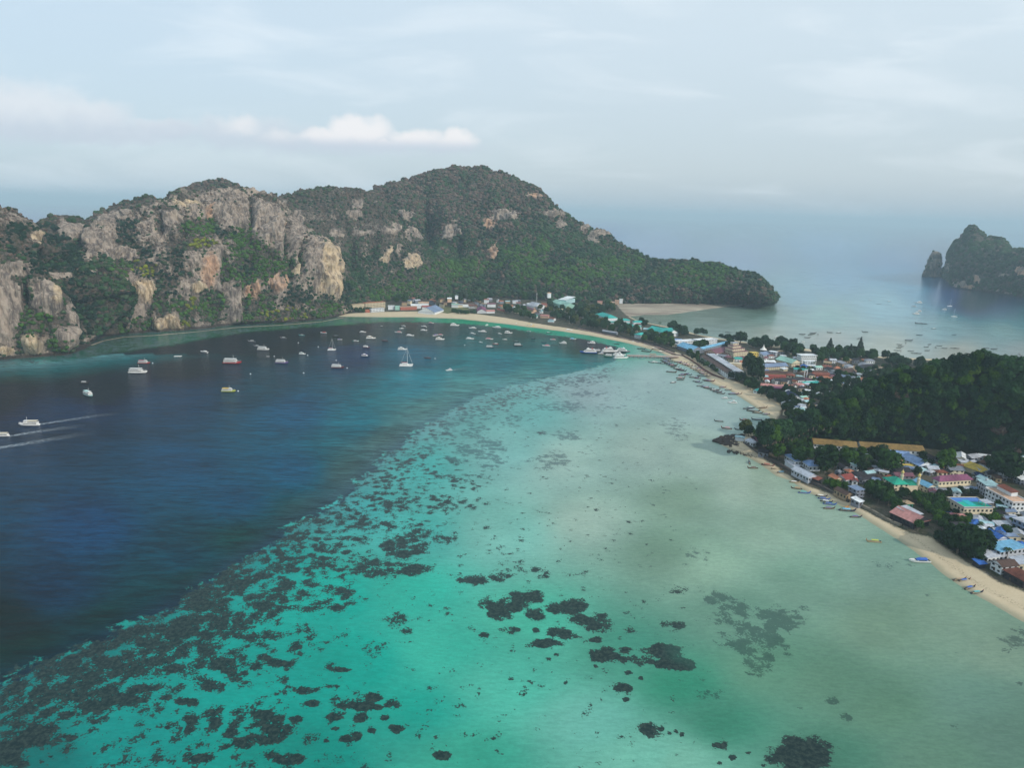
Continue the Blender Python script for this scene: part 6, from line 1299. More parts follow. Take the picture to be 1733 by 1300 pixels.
for k, p, s, lb in [('D',(520,630),1.5,'tall slim palm standing alone left of the round green tree'),('D',(100,330),1.1,'palm before the left mustard roof, leftmost of two'),('D',(270,340),1.1,'palm before the left mustard roof, right one of two'),('E',(500,300),1,'palm in front of the pale metal hall roof'),
     ('G',(1040,745),.9,'palm against the corner of the sky blue roof'),('G',(730,420),.8,'palm between cottages and the vivid blue roof'),('G',(960,330),.8,'palm above the half hidden blue roof'),('E',(740,1180),.9,'palm at the left corner of the pool deck hotel'),('E',(900,1180),.8,'palm below the middle of the pool deck hotel'),
     ('I',(1180,500),.9,'palm beside the pale yellow hotel'),('J',(790,350),1.1,'palm on the bay side of the teal resort, left'),('J',(945,380),1.1,'palm on the bay side of the teal resort, right'),('J',(710,470),1.,'palm at the left corner of the squarish teal roof'),('H',(450,560),.9,'palm at the cream gable end of the pale green roof'),('H',(765,650),.9,'palm before the lowest white terrace block'),
     ('B',(235,1180),1,'palm by the grey pole'),('C',(1490,480),1.1,'palm before the far end of the left mustard roof'),('D',(1320,620),1.0,'palm below the diagonal blue canteen roof'),('D',(1090,340),.9,'palm rising over the right mustard roof, left of two'),('D',(1215,350),.9,'palm rising over the right mustard roof, right of two')]: palm(k, p, s, lb)

# ------------------------------------------------------------------ boats
def paint(c, rough=.35): return pmat('boat_paint', c, rough, .12, 1.5, .4)
BC = dict(white=(.78,.78,.76), cream=(.75,.66,.50), red=(.40,.03,.03), maroon=(.12,.02,.03), blue=(.03,.12,.45), navy=(.012,.025,.06), sky=(.14,.48,.70), teal=(.10,.42,.42), mint=(.45,.68,.65), yellow=(.70,.48,.04), lime=(.45,.5,.06), pink=(.55,.22,.25), wood=(.10,.055,.035), orange=(.50,.24,.07), grey=(.25,.26,.28), dark=(.02,.022,.028), tan=(.42,.32,.2), green=(.04,.25,.12), violet=(.16,.10,.30))
def hull_geo(L, W, H, bow=1.0, sternw=.8, bowrise=.6, draft=.4, n=14, prow=0):
    V = []; F = []
    for i in range(n):
        t_ = i/(n-1); x = -L/2+L*t_
        w_ = W/2*(sternw+(1-sternw)*min(1, t_*3))*(1-max(0, (t_-.5)/.5)**2.2*bow)**.9 if t_ < 1 else .03
        w_ = max(w_, .03); z = H+bowrise*max(0, (t_-.45)/.55)**2.2+ (prow*max(0, (t_-.8)/.2)**2)
        kz = -draft+(draft+z*.55)*max(0, (t_-.72)/.28)**2
        V += [(x, -w_, z), (x, -w_*.82, (z+kz)*.4), (x, 0, kz), (x, w_*.82, (z+kz)*.4), (x, w_, z), (x, w_*.86, z-.0), (x, w_*.84, max(kz+.1, z-.35)), (x, -w_*.84, max(kz+.1, z-.35)), (x, -w_*.86, z-.0)]
    m = 9
    for i in range(n-1):
        for j in range(m): F.append((i*m+j, i*m+(j+1) % m, (i+1)*m+(j+1) % m, (i+1)*m+j))
    F.append(tuple(range(m))); F.append(tuple(reversed(range((n-1)*m, n*m))))
    return V, F
_pro = {}
def boat_children(kind, hc, cc):
    """list of (name, mesh, parent index)"""
    key = (kind, hc, cc)
    if key in _pro: return _pro[key]
    hp, cp_ = paint(BC[hc]), paint(BC[cc]); wp = paint(BC['white']); dk = paint(BC['dark'], .2); out = []
    def add(nm, mb, m, par=-1, sm=False): out.append((nm, mb.mesh(nm, m, sm), par))
    if kind == 'longtail':          # unit length 12 m
        b = MB(); b.add(*hull_geo(12, 2.0, .75, .95, .75, .7, .3, 14, 1.7)); add('hull', b, hp)
        s = MB(); s.box(-5, -.82, .42, 4.2, .82, .5); add('floor', s, paint(BC['tan'], .8))
        c = MB(); c.quadprism([(-3.4,-.98,2.0),(1.8,-.98,2.0),(1.8,0,2.3),(-3.4,0,2.3)], .06); c.quadprism([(-3.4,.001,2.3),(1.8,.001,2.3),(1.8,.98,2.0),(-3.4,.98,2.0)], .06)
        [c.box(x-.04, y-.04, .5, x+.04, y+.04, 1.95) for x in (-3.2, -.8, 1.6) for y in (-.85, .85)]; add('canopy', c, cp_)
        e = MB(); e.box(-5.4, -.3, .85, -4.5, .3, 1.4); add('engine', e, dk); e = MB(); e.tube((-5.3, 0, 1.2), (-9.2, .3, .25), .05); e.tube((-4.5, 0, 1.2), (-3.6, 0, 1.5), .04); add('propeller_shaft', e, dk)
        r = MB(); r.box(5.35, -.1, 2.1, 5.6, .1, 2.9); add('bow_ribbon', r, paint(BC['red']))
    elif kind == 'speedboat':       # 11 m
        b = MB(); b.add(*hull_geo(12.6, 3.7, 1.35, .92, .9, .55, .4)); add('hull', b, hp)
        d = MB(); d.add([(1.2,-1.5,1.40),(5.2,-.3,1.78),(5.2,.3,1.78),(1.2,1.5,1.40)], [(0,1,2,3)]); d.box(1.2,-1.4,.8,1.5,1.4,1.6); add('deck', d, wp)
        c = MB(); V = []; F = []
        for i in range(7):
            x = -4.2+i*1.05; k = 1 if i < 5 else .92-(i-5)*.1
            for q in range(9): a = math.pi*q/8; V.append((x, -1.35*math.cos(a)*k, 1.75+(1.05*k)*math.sin(a)**.6-.25*(i > 4)*(i-4)))
        for i in range(6):
            for q in range(8): F.append((i*9+q, i*9+q+1, (i+1)*9+q+1, (i+1)*9+q))
        F.append(tuple(range(8, -1, -1))); F.append(tuple(range(54, 63))); c.add(V, F); add('canopy', c, cp_, -1, False)
        w_ = MB(); w_.box(-4, -1.36, 1.15, 1.9, 1.36, 1.6); w_.box(1.95, -1.1, 1.2, 2.4, 1.1, 1.75); add('window', w_, dk)
        e = MB(); [e.box(-6.0, y-.25, .2, -5.45, y+.25, 1.5) for y in (-.8, 0, .8)]; add('outboard_motor', e, dk)
    elif kind == 'bare':            # small open boat 7 m
        b = MB(); b.add(*hull_geo(7, 2.0, .7, .92, .85, .4, .3)); add('hull', b, hp); s = MB(); [s.box(x, -.75, .5, x+.35, .75, .6) for x in (-2, -.4, 1.2)]; add('bench', s, wp); e = MB(); e.box(-3.9, -.22, .2, -3.45, .22, 1.2); add('outboard_motor', e, dk)
    elif kind == 'tour':            # 20 m wooden or steel two deck boat
        b = MB(); b.add(*hull_geo(20, 5, 1.6, .95, .8, 1.3, .6)); add('hull', b, hp)
        d = MB(); d.box(-8.6, -2.1, 1.2, 4.6, 2.1, 3.4); add('cabin', d, wp); i0 = len(out)-1
        w_ = MB(); w_.box(-8.2, -2.16, 2.2, 4.2, 2.16, 2.9); w_.box(4.55, -1.6, 2.3, 4.66, 1.6, 2.9); add('window', w_, dk, i0)
        r = MB(); r.box(-9.0, -2.4, 3.41, 5.2, 2.4, 3.6); add('upper_deck', r, wp)
        u = MB(); u.box(1.0, -1.6, 3.61, 4.2, 1.6, 5.3); u.box(.8, -1.8, 5.31, 4.5, 1.8, 5.45); add('wheelhouse', u, wp); i1 = len(out)-1
        g = MB(); g.box(1.4, -1.65, 4.3, 4.26, 1.65, 4.9); add('window', g, dk, i1)
        c = MB(); c.box(-8.4, -2.1, 5.2, .6, 2.1, 5.35); [c.box(x-.06, y-.06, 3.61, x+.06, y+.06, 5.2) for x in (-8.2, -5.2, -2.2, .3) for y in (-2, 2)]; add('awning', c, cp_)
        m = MB(); m.tube((1.6, 0, 5.46), (1.4, 0, 9.5), .09); m.box(1.3, -.7, 7.8, 1.5, .7, 7.9); add('mast', m, wp)
        q = MB(); 
        for y in (-1, 1): q.tube((5.2, y*1.9, 2.9), (9.3, y*.25, 3.9), .05)
        [q.tube((x, y*(1.9-(x-5.2)*.4), 2.0+(x-5.2)*.2), (x, y*(1.9-(x-5.2)*.4), 2.9+(x-5.2)*.24), .04) for x in (5.4, 6.8, 8.2) for y in (-1, 1)]; add('railing', q, wp)
    elif kind == 'cruiser':         # 14 m white cabin boat
        b = MB(); b.add(*hull_geo(14, 4, 1.4, .93, .88, .8, .5)); add('hull', b, hp)
        d = MB(); d.add([(-5.6,-1.6,1.3),(3.0,-1.6,1.3),(3.0,1.6,1.3),(-5.6,1.6,1.3),(-5.4,-1.45,3.2),(1.4,-1.35,3.2),(1.4,1.35,3.2),(-5.4,1.45,3.2)], [(3,2,1,0),(4,5,6,7),(0,1,5,4),(1,2,6,5),(2,3,7,6),(3,0,4,7)]); add('cabin', d, wp); i0 = len(out)-1
        w_ = MB(); w_.box(-5.0, -1.6, 2.1, 1.6, 1.6, 2.8); add('window', w_, dk, i0)
        r = MB(); r.box(-6.0, -1.7, 3.21, 1.8, 1.7, 3.4); add('roof', r, cp_)
        m = MB(); m.box(-3.4, -1.2, 3.41, -.4, 1.2, 4.3); m.tube((-3, 0, 4.3), (-3.3, 0, 5.6), .06); add('flybridge', m, wp)
    elif kind == 'ferry':           # 30 m
        b = MB(); b.add(*hull_geo(30, 7, 2.2, .95, .9, 1.4, .8)); add('hull', b, hp)
        st = MB(); st.box(-14, -3.42, 2.22, 7, 3.42, 2.5); add('deck_stripe', st, wp)
        d = MB(); d.add([(-13.2,-3.0,2.51),(8.5,-2.8,2.51),(8.5,2.8,2.51),(-13.2,3.0,2.51),(-13.0,-2.9,4.9),(5.6,-2.6,4.9),(5.6,2.6,4.9),(-13.0,2.9,4.9)], [(3,2,1,0),(4,5,6,7),(0,1,5,4),(1,2,6,5),(2,3,7,6),(3,0,4,7)]); add('cabin', d, wp); i0 = len(out)-1
        w_ = MB(); w_.box(-12.4, -3.02, 3.5, 6.2, 3.02, 4.3); add('window', w_, dk, i0)
        u = MB(); u.box(-10.5, -2.5, 4.91, 3.2, 2.5, 7.0); u.box(-11, -2.7, 7.01, 3.8, 2.7, 7.2); add('upper_deck', u, wp); i1 = len(out)-1
        g = MB(); g.box(-10, -2.55, 5.7, 3.26, 2.55, 6.4); add('window', g, dk, i1)
        h = MB(); h.box(-1.5, -1.6, 7.21, 2.4, 1.6, 8.8); h.box(-1.2, -1.66, 7.9, 2.46, 1.66, 8.4); add('wheelhouse', h, wp)
        f = MB(); [f.box(-7.5, y-.6, 7.21, -5.8, y+.6, 8.9) for y in (-1.3, 1.3)]; add('funnel', f, cp_)
        m = MB(); m.tube((0, 0, 8.8), (-.4, 0, 12), .1); add('mast', m, wp)
    elif kind == 'catamaran':       # 13 m
        for y in (-2.6, 2.6):
            b = MB(); V, F = hull_geo(13, 1.5, 1.3, .93, .85, .3, .4); b.add([(v[0], v[1]+y, v[2]) for v in V], F); add('hull', b, hp)
        d = MB(); d.box(-5.8, -2.5, .9, 2.6, 2.5, 1.35); add('bridge_deck', d, wp)
        c = MB(); c.add([(-4,-2,1.36),(2.2,-2,1.36),(2.2,2,1.36),(-4,2,1.36),(-3.8,-1.8,2.7),(.8,-1.6,2.7),(.8,1.6,2.7),(-3.8,1.8,2.7)], [(3,2,1,0),(4,5,6,7),(0,1,5,4),(1,2,6,5),(2,3,7,6),(3,0,4,7)]); add('cabin', c, wp); i0 = len(out)-1
        w_ = MB(); w_.box(-3.2, -1.98, 1.8, 1.4, 1.98, 2.3); add('window', w_, dk, i0)
        m = MB(); m.tube((1.2, 0, 1.4), (1.0, 0, 19.5), .16, .08); add('mast', m, wp)
        bo = MB(); bo.tube((1.1, 0, 3.6), (-5, 0, 3.5), .22); add('boom', bo, cp_)
        s = MB(); s.tube((6.2, 0, 1.5), (1.05, 0, 17.5), .09, None, 4); s.tube((-5.5, 2.4, 1.4), (1, 0, 18.5), .04, None, 4); s.tube((-5.5, -2.4, 1.4), (1, 0, 18.5), .04, None, 4); add('rigging', s, wp)
    elif kind == 'sailboat':
        b = MB(); b.add(*hull_geo(12, 3.4, 1.1, .95, .6, .4, .6)); add('hull', b, hp); c = MB(); c.box(-2.5, -1, 1.0, 2.6, 1, 1.7); add('cabin', c, wp); m = MB(); m.tube((.8, 0, 1.0), (.8, 0, 16.5), .14, .07); add('mast', m, wp)
        bo = MB(); bo.tube((.8, 0, 2.6), (-4, 0, 2.5), .2); add('boom', bo, cp_); s = MB(); s.tube((5.8, 0, 1.3), (.8, 0, 16), .05, None, 4); s.tube((-5.6, 0, 1.3), (.8, 0, 16.3), .04, None, 4); add('rigging', s, wp)
    _pro[key] = out; return out
KL = dict(longtail=12., speedboat=11., bare=7., tour=20., cruiser=14., ferry=30., catamaran=13., sailboat=12.)
KN = dict(longtail='longtail_boat', speedboat='speedboat', bare='dinghy', tour='tour_boat', cruiser='cabin_cruiser', ferry='ferry', catamaran='sailing_catamaran', sailboat='sailboat')
LEG = []
def boat(k, p, wpx, kind, hc, cc, head, label=None, group=None, z=0.0):
    """wpx: width in the crop's pixels; head: bow bearing, 0 to the right of the photo, 180 left, 90 away"""
    x, y = cp(k, p); P = U(x, y, z); Zc = float((P-CAM) @ FW); wm = wpx/CR[k][2]*Zc/FPX
    Lm = wm/max(.62, abs(math.cos(math.radians(head)))); s = Lm/KL[kind]
    s = min(max(s, .62), 1.5)*(1.12 if kind == 'longtail' else 1)
    r = empty(KN[kind], (P[0], P[1], P[2]), math.radians(head)); r.scale = (s, s, s); props(r, label, KN[kind].replace('_', ' '), group)
    obs = []
    for (nm, me, par) in boat_children(kind, hc, cc):
        o = bpy.data.objects.new(nm, me); COL.objects.link(o); o.parent = r if par < 0 else obs[par]; obs.append(o)
    r['_px'] = x
    return r
ORD = ['first', 'second', 'third', 'fourth', 'fifth', 'sixth', 'seventh', 'eighth', 'ninth', 'tenth', 'eleventh', 'twelfth', 'thirteenth', 'fourteenth', 'fifteenth', 'sixteenth', 'seventeenth', 'eighteenth', 'nineteenth', 'twentieth', 'twenty-first', 'twenty-second', 'twenty-third', 'twenty-fourth', 'twenty-fifth', 'twenty-sixth', 'twenty-seventh', 'twenty-eighth', 'twenty-ninth', 'thirtieth', 'thirty-first', 'thirty-second', 'thirty-third', 'thirty-fourth', 'thirty-fifth', 'thirty-sixth', 'thirty-seventh', 'thirty-eighth', 'thirty-ninth', 'fortieth']
def fleet(k, items, zone, group):
    rs = []
    for it in items:
        p, wpx, kind, hc, cc, head = it[:6]; z = it[6] if len(it) > 6 else 0
        r = boat(k, p, wpx, kind, hc, cc, head, None, group, z); rs.append((r['_px'], r, hc, cc, kind))
    rs.sort(key=lambda q: q[0])
    for i, (x, r, hc, cc, kind) in enumerate(rs):
        nm = KN[kind].replace('_', ' '); what = '%s %s' % (hc, nm) if kind in ('bare',) else '%s %s with %s top' % (hc, nm, cc)
        r['label'] = '%s, %s from left %s' % (what, ORD[i], zone)
W_, Lt, Sp = 'white', 'longtail', 'speedboat'
# single vessels on the deep water
boat('M',(900,352),118,'tour',W_,W_,4,'large white tour boat lying off the cliffs, bow to the right')
boat('M',(940,290),80,'tour','red','pink',0,'small red wooden tour boat in front of the reef edge below the cliffs')
boat('M',(1160,246),50,'bare',W_,W_,5,'small pinkish white launch between the red boats')
boat('M',(1330,218),48,Sp,W_,W_,160,'white speedboat alone left of the red boat with the mast')
boat('M',(1515,290),120,'tour','red',W_,0,'red tour boat with white awning and mast in dark water')
boat('M',(1490,474),92,'tour','lime','yellow',2,'yellow and lime green boat alone on the open bay')
boat('M',(552,418),58,Lt,'dark',W_,0,'small dark boat with white top above the pale green fishing boat')
boat('M',(578,500),92,'tour','mint','mint',-35,'pale mint fishing boat with tall wheelhouse, bow towards the lower right')
boat('M',(190,694),125,'tour',W_,'cream',186,'white tour boat under way to the left, trailing a wake')
boat('M',(10,765),90,'tour',W_,'cream',186,'white tour boat cut by the left edge, trailing a long wake')
boat('M',(1640,148),46,Lt,'grey',W_,175,'little grey boat just above the white cruiser, near the reef edge')
boat('N',(145,295),190,'tour',W_,W_,-4,'white two deck cruiser beside a small grey boat near the cliffs')
boat('N',(40,240),90,Lt,'grey',W_,175,'small grey boat touching the stern of the white two deck cruiser')
boat('N',(215,398),40,'bare',W_,W_,0,'tiny white tender below the white two deck cruiser')
boat('N',(430,500),205,'tour','violet',W_,-4,'white dive boat with violet hull, bow to the right')
boat('N',(745,362),105,'cruiser',W_,'mint',-4,'pale mint and white cabin boat beside a round buoy')
boat('N',(750,283),60,'bare','dark',W_,0,'tiny dark boat above the mint cabin boat')
boat('N',(450,114),90,Lt,'grey',W_,178,'white longtail at the edge of the reef strip, left one')
boat('N',(735,72),80,Lt,'teal',W_,178,'teal longtail over the reef strip, right of the white one')
boat('N',(1070,34),85,Sp,W_,'red',178,'speedboat with red canopy over the reef strip')
boat('N',(1200,298),125,'catamaran',W_,'red',4,'white sailing catamaran with bare mast, the smaller of the two, left')
boat('N',(1270,90),95,Lt,'dark','grey',0,'dark longtail above the small white speedboat')
boat('N',(1325,138),62,Sp,W_,'violet',5,'small white and violet speedboat right of the smaller catamaran')
boat('N',(1565,160),82,Lt,'teal',W_,0,'white topped longtail alone right of the smaller catamaran')
boat('N',(1290,575),205,'tour','maroon',W_,-3,'maroon dive boat with white roof, nearest to the middle of the bay')
boat('O',(583,530),150,'catamaran',W_,'red',4,'large white sailing catamaran with tall mast and forestay, the bigger of the two')
boat('O',(540,348),105,'cruiser',W_,W_,4,'long white motor yacht just behind the larger catamaran')
boat('O',(822,444),72,Lt,'maroon','maroon',178,'maroon longtail beside a buoy, right of the larger catamaran')
boat('O',(1065,582),72,'cruiser',W_,'violet',205,'white boat moving left with a short foaming wake')
boat('O',(1530,325),95,'tour','navy',W_,-8,'navy hulled work boat with white wheelhouse in the middle of the anchorage')
boat('O',(125,425),105,'cruiser','navy','violet',-4,'dark hulled boat with white cabin left of the larger catamaran')
boat('O',(135,324),85,'cruiser','maroon',W_,-4,'maroon hulled boat with white cabin behind the dark hulled one')
boat('L',(675,732),105,'tour','dark',W_,-6,'black and white tug like boat right of the navy work boat')
boat('L',(812,500),95,'tour','yellow','yellow',-2,'bright yellow boat nosed onto the far beach')
# the anchorage of white boats
fleet('O',[((95,152),65,Sp,W_,W_,-5),((185,222),108,'cruiser',W_,'cream',3),((20,252),40,Sp,W_,'grey',5),((340,248),68,Lt,'maroon','maroon',178),((305,80),25,'bare',W_,W_,160),((530,110),42,Sp,W_,W_,200),((550,82),42,Sp,W_,W_,150),((492,155),72,Sp,W_,'pink',175),((628,192),80,Sp,W_,W_,-5),
  ((780,88),56,Sp,W_,W_,160),((783,133),68,Sp,W_,W_,-10),((865,50),56,Sp,W_,'pink',-20),((1130,78),105,'cruiser',W_,W_,2),((1330,108),76,Sp,W_,W_,178),((1335,170),56,Sp,W_,W_,-30),((1440,148),84,Sp,W_,W_,178),((1490,72),30,Sp,W_,W_,240),((1603,100),84,Sp,W_,W_,178),((1302,228),82,Sp,W_,W_,-8),
  ((1520,231),78,Sp,W_,'pink',-8),((1425,267),38,Sp,W_,W_,-40),((1590,285),56,Sp,'red',W_,175),((1640,170),42,Sp,W_,W_,-25),((1695,235),44,Sp,W_,W_,178),((905,190),42,Sp,W_,'violet',240),((960,185),66,Sp,W_,'pink',175),((965,235),104,'cruiser',W_,'cream',3)], 'before the far beach', 'white boats anchored before the far beach')
fleet('L',[((558,584),95,'cruiser',W_,W_,-4),((645,684),66,Lt,'dark','grey',175),((800,562),40,Sp,W_,'grey',-30),((848,650),44,Lt,'navy','navy',-35),((1030,582),60,Lt,'dark',W_,-10),((1160,625),30,'bare','dark',W_,-30),((1245,620),30,'bare','grey',W_,0),((1078,662),62,Sp,W_,'pink',178),((1315,656),66,Sp,W_,'sky',-15),
  ((975,693),52,Lt,'navy','navy',-15),((1000,736),84,Sp,W_,'pink',178),((1195,705),92,'cruiser',W_,W_,178),((1530,703),94,'cruiser',W_,W_,178),((1270,553),80,Sp,W_,W_,-5),((650,474),30,Sp,W_,W_,90)], 'between far beach and pier', 'boats between the beach end and the pier')
# ferries at the pier head
boat('P',(340,500),390,'ferry','blue','red',182,'blue hulled ferry with red funnels at the far left of the pier head')
boat('P',(830,478),380,'ferry',W_,'red',8,'white ferry in the middle of the pier head')
boat('P',(1130,470),300,'ferry','grey','grey',-14,'dark grey ferry behind the white ones at the pier head')
boat('P',(1080,625),330,'ferry',W_,W_,10,'white ferry nearest the camera at the pier head')
boat('P',(1040,560),260,'ferry',W_,'grey',4,'white ferry squeezed between the nearest ferry and the grey one')
boat('P',(780,580),200,'tour','green',W_,172,'green hulled boat with white decks moored beside the ferries')
boat('P',(560,470),180,'tour','dark',W_,0,'dark workboat between the blue and the white ferries')
boat('P',(620,520),120,'cruiser',W_,'blue',190,'small white and blue boat below the dark workboat')
fleet('J',[((730,632),80,Lt,'navy','navy',-24),((790,662),100,Lt,'dark','navy',-20),((905,640),90,Lt,'dark','grey',-24),((960,668),70,Lt,'grey',W_,-20),((845,790),55,Lt,'dark','grey',160),((885,785),50,Sp,W_,W_,0),((930,795),60,Lt,'navy','grey',-10),((985,803),50,Lt,'dark','grey',-10),((740,745),60,Lt,'teal','grey',0),((440,575),60,Lt,'dark','dark',0),((780,590),50,Lt,'grey',W_,-22),((640,548),40,Sp,W_,W_,-20),((690,562),40,Lt,'grey','violet',-20),((830,615),46,Lt,'maroon','grey',-22),((870,622),46,Lt,'grey',W_,-24)], 'in the harbour around the pier', 'boats in the small harbour around the pier')
def lt(items, k, zone, group, cols, w0=90):
    L_ = []
    for i, it in enumerate(items):
        p = it[:2]; w_ = it[2] if len(it) > 2 else w0; hd = it[3] if len(it) > 3 else -18; hc, cc = cols[i % len(cols)]; L_.append((p, w_, Lt, hc, cc, hd+random.uniform(-7, 7), it[4] if len(it) > 4 else 0))
    fleet(k, L_, zone, group)
CL = [('wood','grey'),('maroon','violet'),('dark','grey'),('navy','violet'),('wood','pink'),('dark','dark'),('maroon',W_),('navy','navy'),('dark','maroon')]
lt([(60,262),(90,290),(135,315),(175,342),(225,368),(275,400),(325,430),(385,452),(430,470),(150,270),(110,232),(240,350)], 'Q', 'in the curved row below the pier', 'longtails in the curved row below the pier', CL, 150)
lt([(330,292),(400,302),(450,318),(500,345),(560,362),(620,385),(680,420),(735,455),(790,475),(830,505),(865,535),(700,390),(780,430),(860,480)], 'Q', 'in the row along the spit', 'longtails in the row along the sandy spit', CL, 140)
lt([(205,500,190,-12),(430,565,150,12),(480,540,150,12),(550,550,130,-15),(395,630,170,8),(395,665,140,8),(240,718,110,20),(850,580,190,-8),(1020,590,150,8),(680,612,180,-18),(750,630,120,-15),(720,695,130,-5),(775,715,130,-12)], 'Q', 'in the loose group off the spit', 'longtails of the loose group off the spit', CL, 150)
lt([(920,665,120,-12),(990,690,190,-14),(800,792,120,-5),(900,815,140,-14),(960,838,150,-14),(1020,850,120,-12),(1100,885,150,-18),(1165,915,170,-18),(1235,948,150,-18),(1150,865,90,-10),(1275,820,140,4),(1390,878,130,8),(1500,965,190,-5),(1595,965,150,4)], 'Q', 'along the middle of the long beach', 'longtails along the middle of the long beach', CL, 150)
boat('Q',(1315,1048),130,Sp,W_,W_,178,'smaller white speedboat off the long sandy beach')
boat('Q',(1475,1145),200,'cruiser',W_,'mint',178,'larger white cabin boat off the long sandy beach')
boat('Q',(1440,1045),50,'bare','grey','grey',0,'grey dinghy between the white speedboat and the beach')
lt([(450,665,90,0),(500,690,110,-14),(545,708,90,-8),(480,655,70,-5),(630,722,70,5),(600,655,80,6,.8)], 'A', 'at the end of the long beach', 'longtails at the end of the long beach', [('navy','navy'),('dark','grey'),('wood','tan'),('navy',W_),('navy','violet'),('wood','wood')])
lt([(155,790,80,172),(232,862,95,172),(535,775,92,172),(415,782,90,172),(440,815,90,172),(450,842,70,172),(355,872,60,172)], 'A', 'off the rocky point', 'longtails off the rocky point', [('dark','grey'),('maroon','pink'),('navy','grey'),('maroon','red'),('wood','red'),('dark','pink'),('dark','grey')])
lt([(442,545,45,80),(478,605,105,178),(645,575,110,-20,.2),(740,618,90,-15,.2),(800,655,75,5,.2),(940,762,90,-8),(960,830,85,175),(1048,878,120,-10),(1510,1045,70,38)], 'C', 'off the near seawall', 'longtails off the near seawall', [('navy','navy'),('wood','maroon'),('maroon','red'),('wood','tan'),('wood','sky'),('tan',W_),('wood','orange'),('blue','teal'),('orange','orange')])
lt([(1235,915,70,-15),(1262,945,110,-18),(1290,975,110,-18),(1325,1003,120,-16),(1320,1050,110,-5),(1520,1075,160,-8),(1615,1145,120,-5)], 'C', 'off the brown beach restaurant', 'longtails off the brown beach restaurant', [('navy',W_),('blue','blue'),('navy',W_),('blue','blue'),('wood','violet'),('navy','sky'),('navy','violet')])
boat('F',(635,632),190,Lt,'tan','lime',176,'tan longtail with mossy green cover floating alone off the near beach')
boat('F',(1262,905),250,Sp,W_,'blue',180,'white speedboat with bright blue canopy floating alone off the near beach')
boat('G',(505,975),150,Lt,'wood','tan',10,'beached longtail with pale cover, leftmost of the near beach four')
boat('G',(560,985),120,Lt,'wood','blue',14,'beached longtail with blue cover touching the pale covered one')
boat('G',(625,1070),135,Lt,'dark','blue',20,'beached longtail with dark blue cover, second from the right on the near beach')
boat('G',(708,1125),150,Lt,'navy','teal',12,'beached longtail with turquoise cover, nearest to the camera')
# right bay
boat('R',(772,766),58,'cruiser',W_,W_,178,'largest white motor yacht in the right bay'); boat('R',(730,796),38,Sp,W_,'grey',175,'small grey white boat left below the largest yacht in the right bay')
boat('R',(775,838),44,'cruiser',W_,'pink',178,'white motor boat with pinkish roof in the middle of the right bay'); boat('R',(748,860),58,'cruiser',W_,'cream',178,'cream white motor yacht nearest of the three in the right bay')
boat('R',(1037,792),44,'sailboat',W_,'navy',5,'farther of two sailboats near the island in the right bay'); boat('R',(1072,882),52,'sailboat',W_,'navy',178,'nearer of two sailboats near the island in the right bay'); boat('R',(988,822),42,'cruiser',W_,'grey',178,'greyish white motor boat between the two sailboats')
fleet('R',[((358,742),24,Lt,'grey','grey',0),((438,774),26,Lt,'grey','grey',-20),((523,752),30,Lt,'grey',W_,0),((888,780),14,'bare','dark','grey',90),((828,836),14,'bare','dark','grey',0),((770,938),50,Lt,'dark','grey',175),((820,943),40,Lt,'dark','dark',175),((900,985),40,Lt,'grey',W_,175),((780,1038),36,Lt,'navy','navy',-30),((1073,1035),25,Lt,'navy','navy',0),
  ((690,1083),56,Lt,'navy','navy',-5),((318,1012),46,Lt,'dark','dark',178),((97,1020),36,Lt,'dark',W_,0),((20,1016),42,Lt,'dark','dark',178),((260,432),18,'bare',W_,W_,0)], 'over deep water, right bay', 'dark boats in the right bay')
fleet('R',[((268,1067),20,Lt,'dark','dark',20),((303,1082),20,Lt,'dark','dark',60),((665,1105),18,Lt,'dark','dark',60),((610,1118),28,Lt,'dark','dark',-20),((622,1133),24,Lt,'dark','dark',-20),((605,1146),30,Lt,'dark','dark',0),((588,1168),32,Lt,'dark','dark',-15),((622,1172),16,Lt,'dark','dark',60),((865,1117),20,Lt,'dark','dark',20),
  ((838,1138),30,Lt,'dark','grey',0),((845,1169),18,Lt,'dark','dark',0),((918,1143),20,Lt,'dark','dark',70),((948,1129),22,Lt,'dark','dark',-20),((992,1149),34,Lt,'dark','grey',-10),((1065,1149),30,Lt,'dark','dark',-5),((1095,1151),30,Lt,'dark','dark',-5),((735,1192),24,Lt,'dark','dark',-20),((772,1193),24,Lt,'dark','dark',-20),((706,1174),18,Lt,'dark','dark',-20),
  ((1345,1149),28,Lt,'dark','dark',-20),((1410,1157),50,Lt,'dark','dark',0),((1627,1200),20,Lt,'dark','grey',70)], 'in the right bay shallows', 'dark longtails in the shallows of the right bay')
fleet('H',[((610,207),72,Lt,'dark','dark',-10),((760,188),66,Lt,'dark','grey',-10),((745,200),60,Lt,'dark','dark',-20),((718,214),30,Lt,'dark','dark',0),((822,208),24,Lt,'dark','dark',60),((680,251),72,Lt,'dark','grey',-5),((628,304),40,'bare',W_,W_,0),((265,249),70,Sp,W_,W_,178),((-380,180),60,Lt,'dark','dark',178)], 'off the isthmus trees', 'boats off the isthmus trees in the right bay')
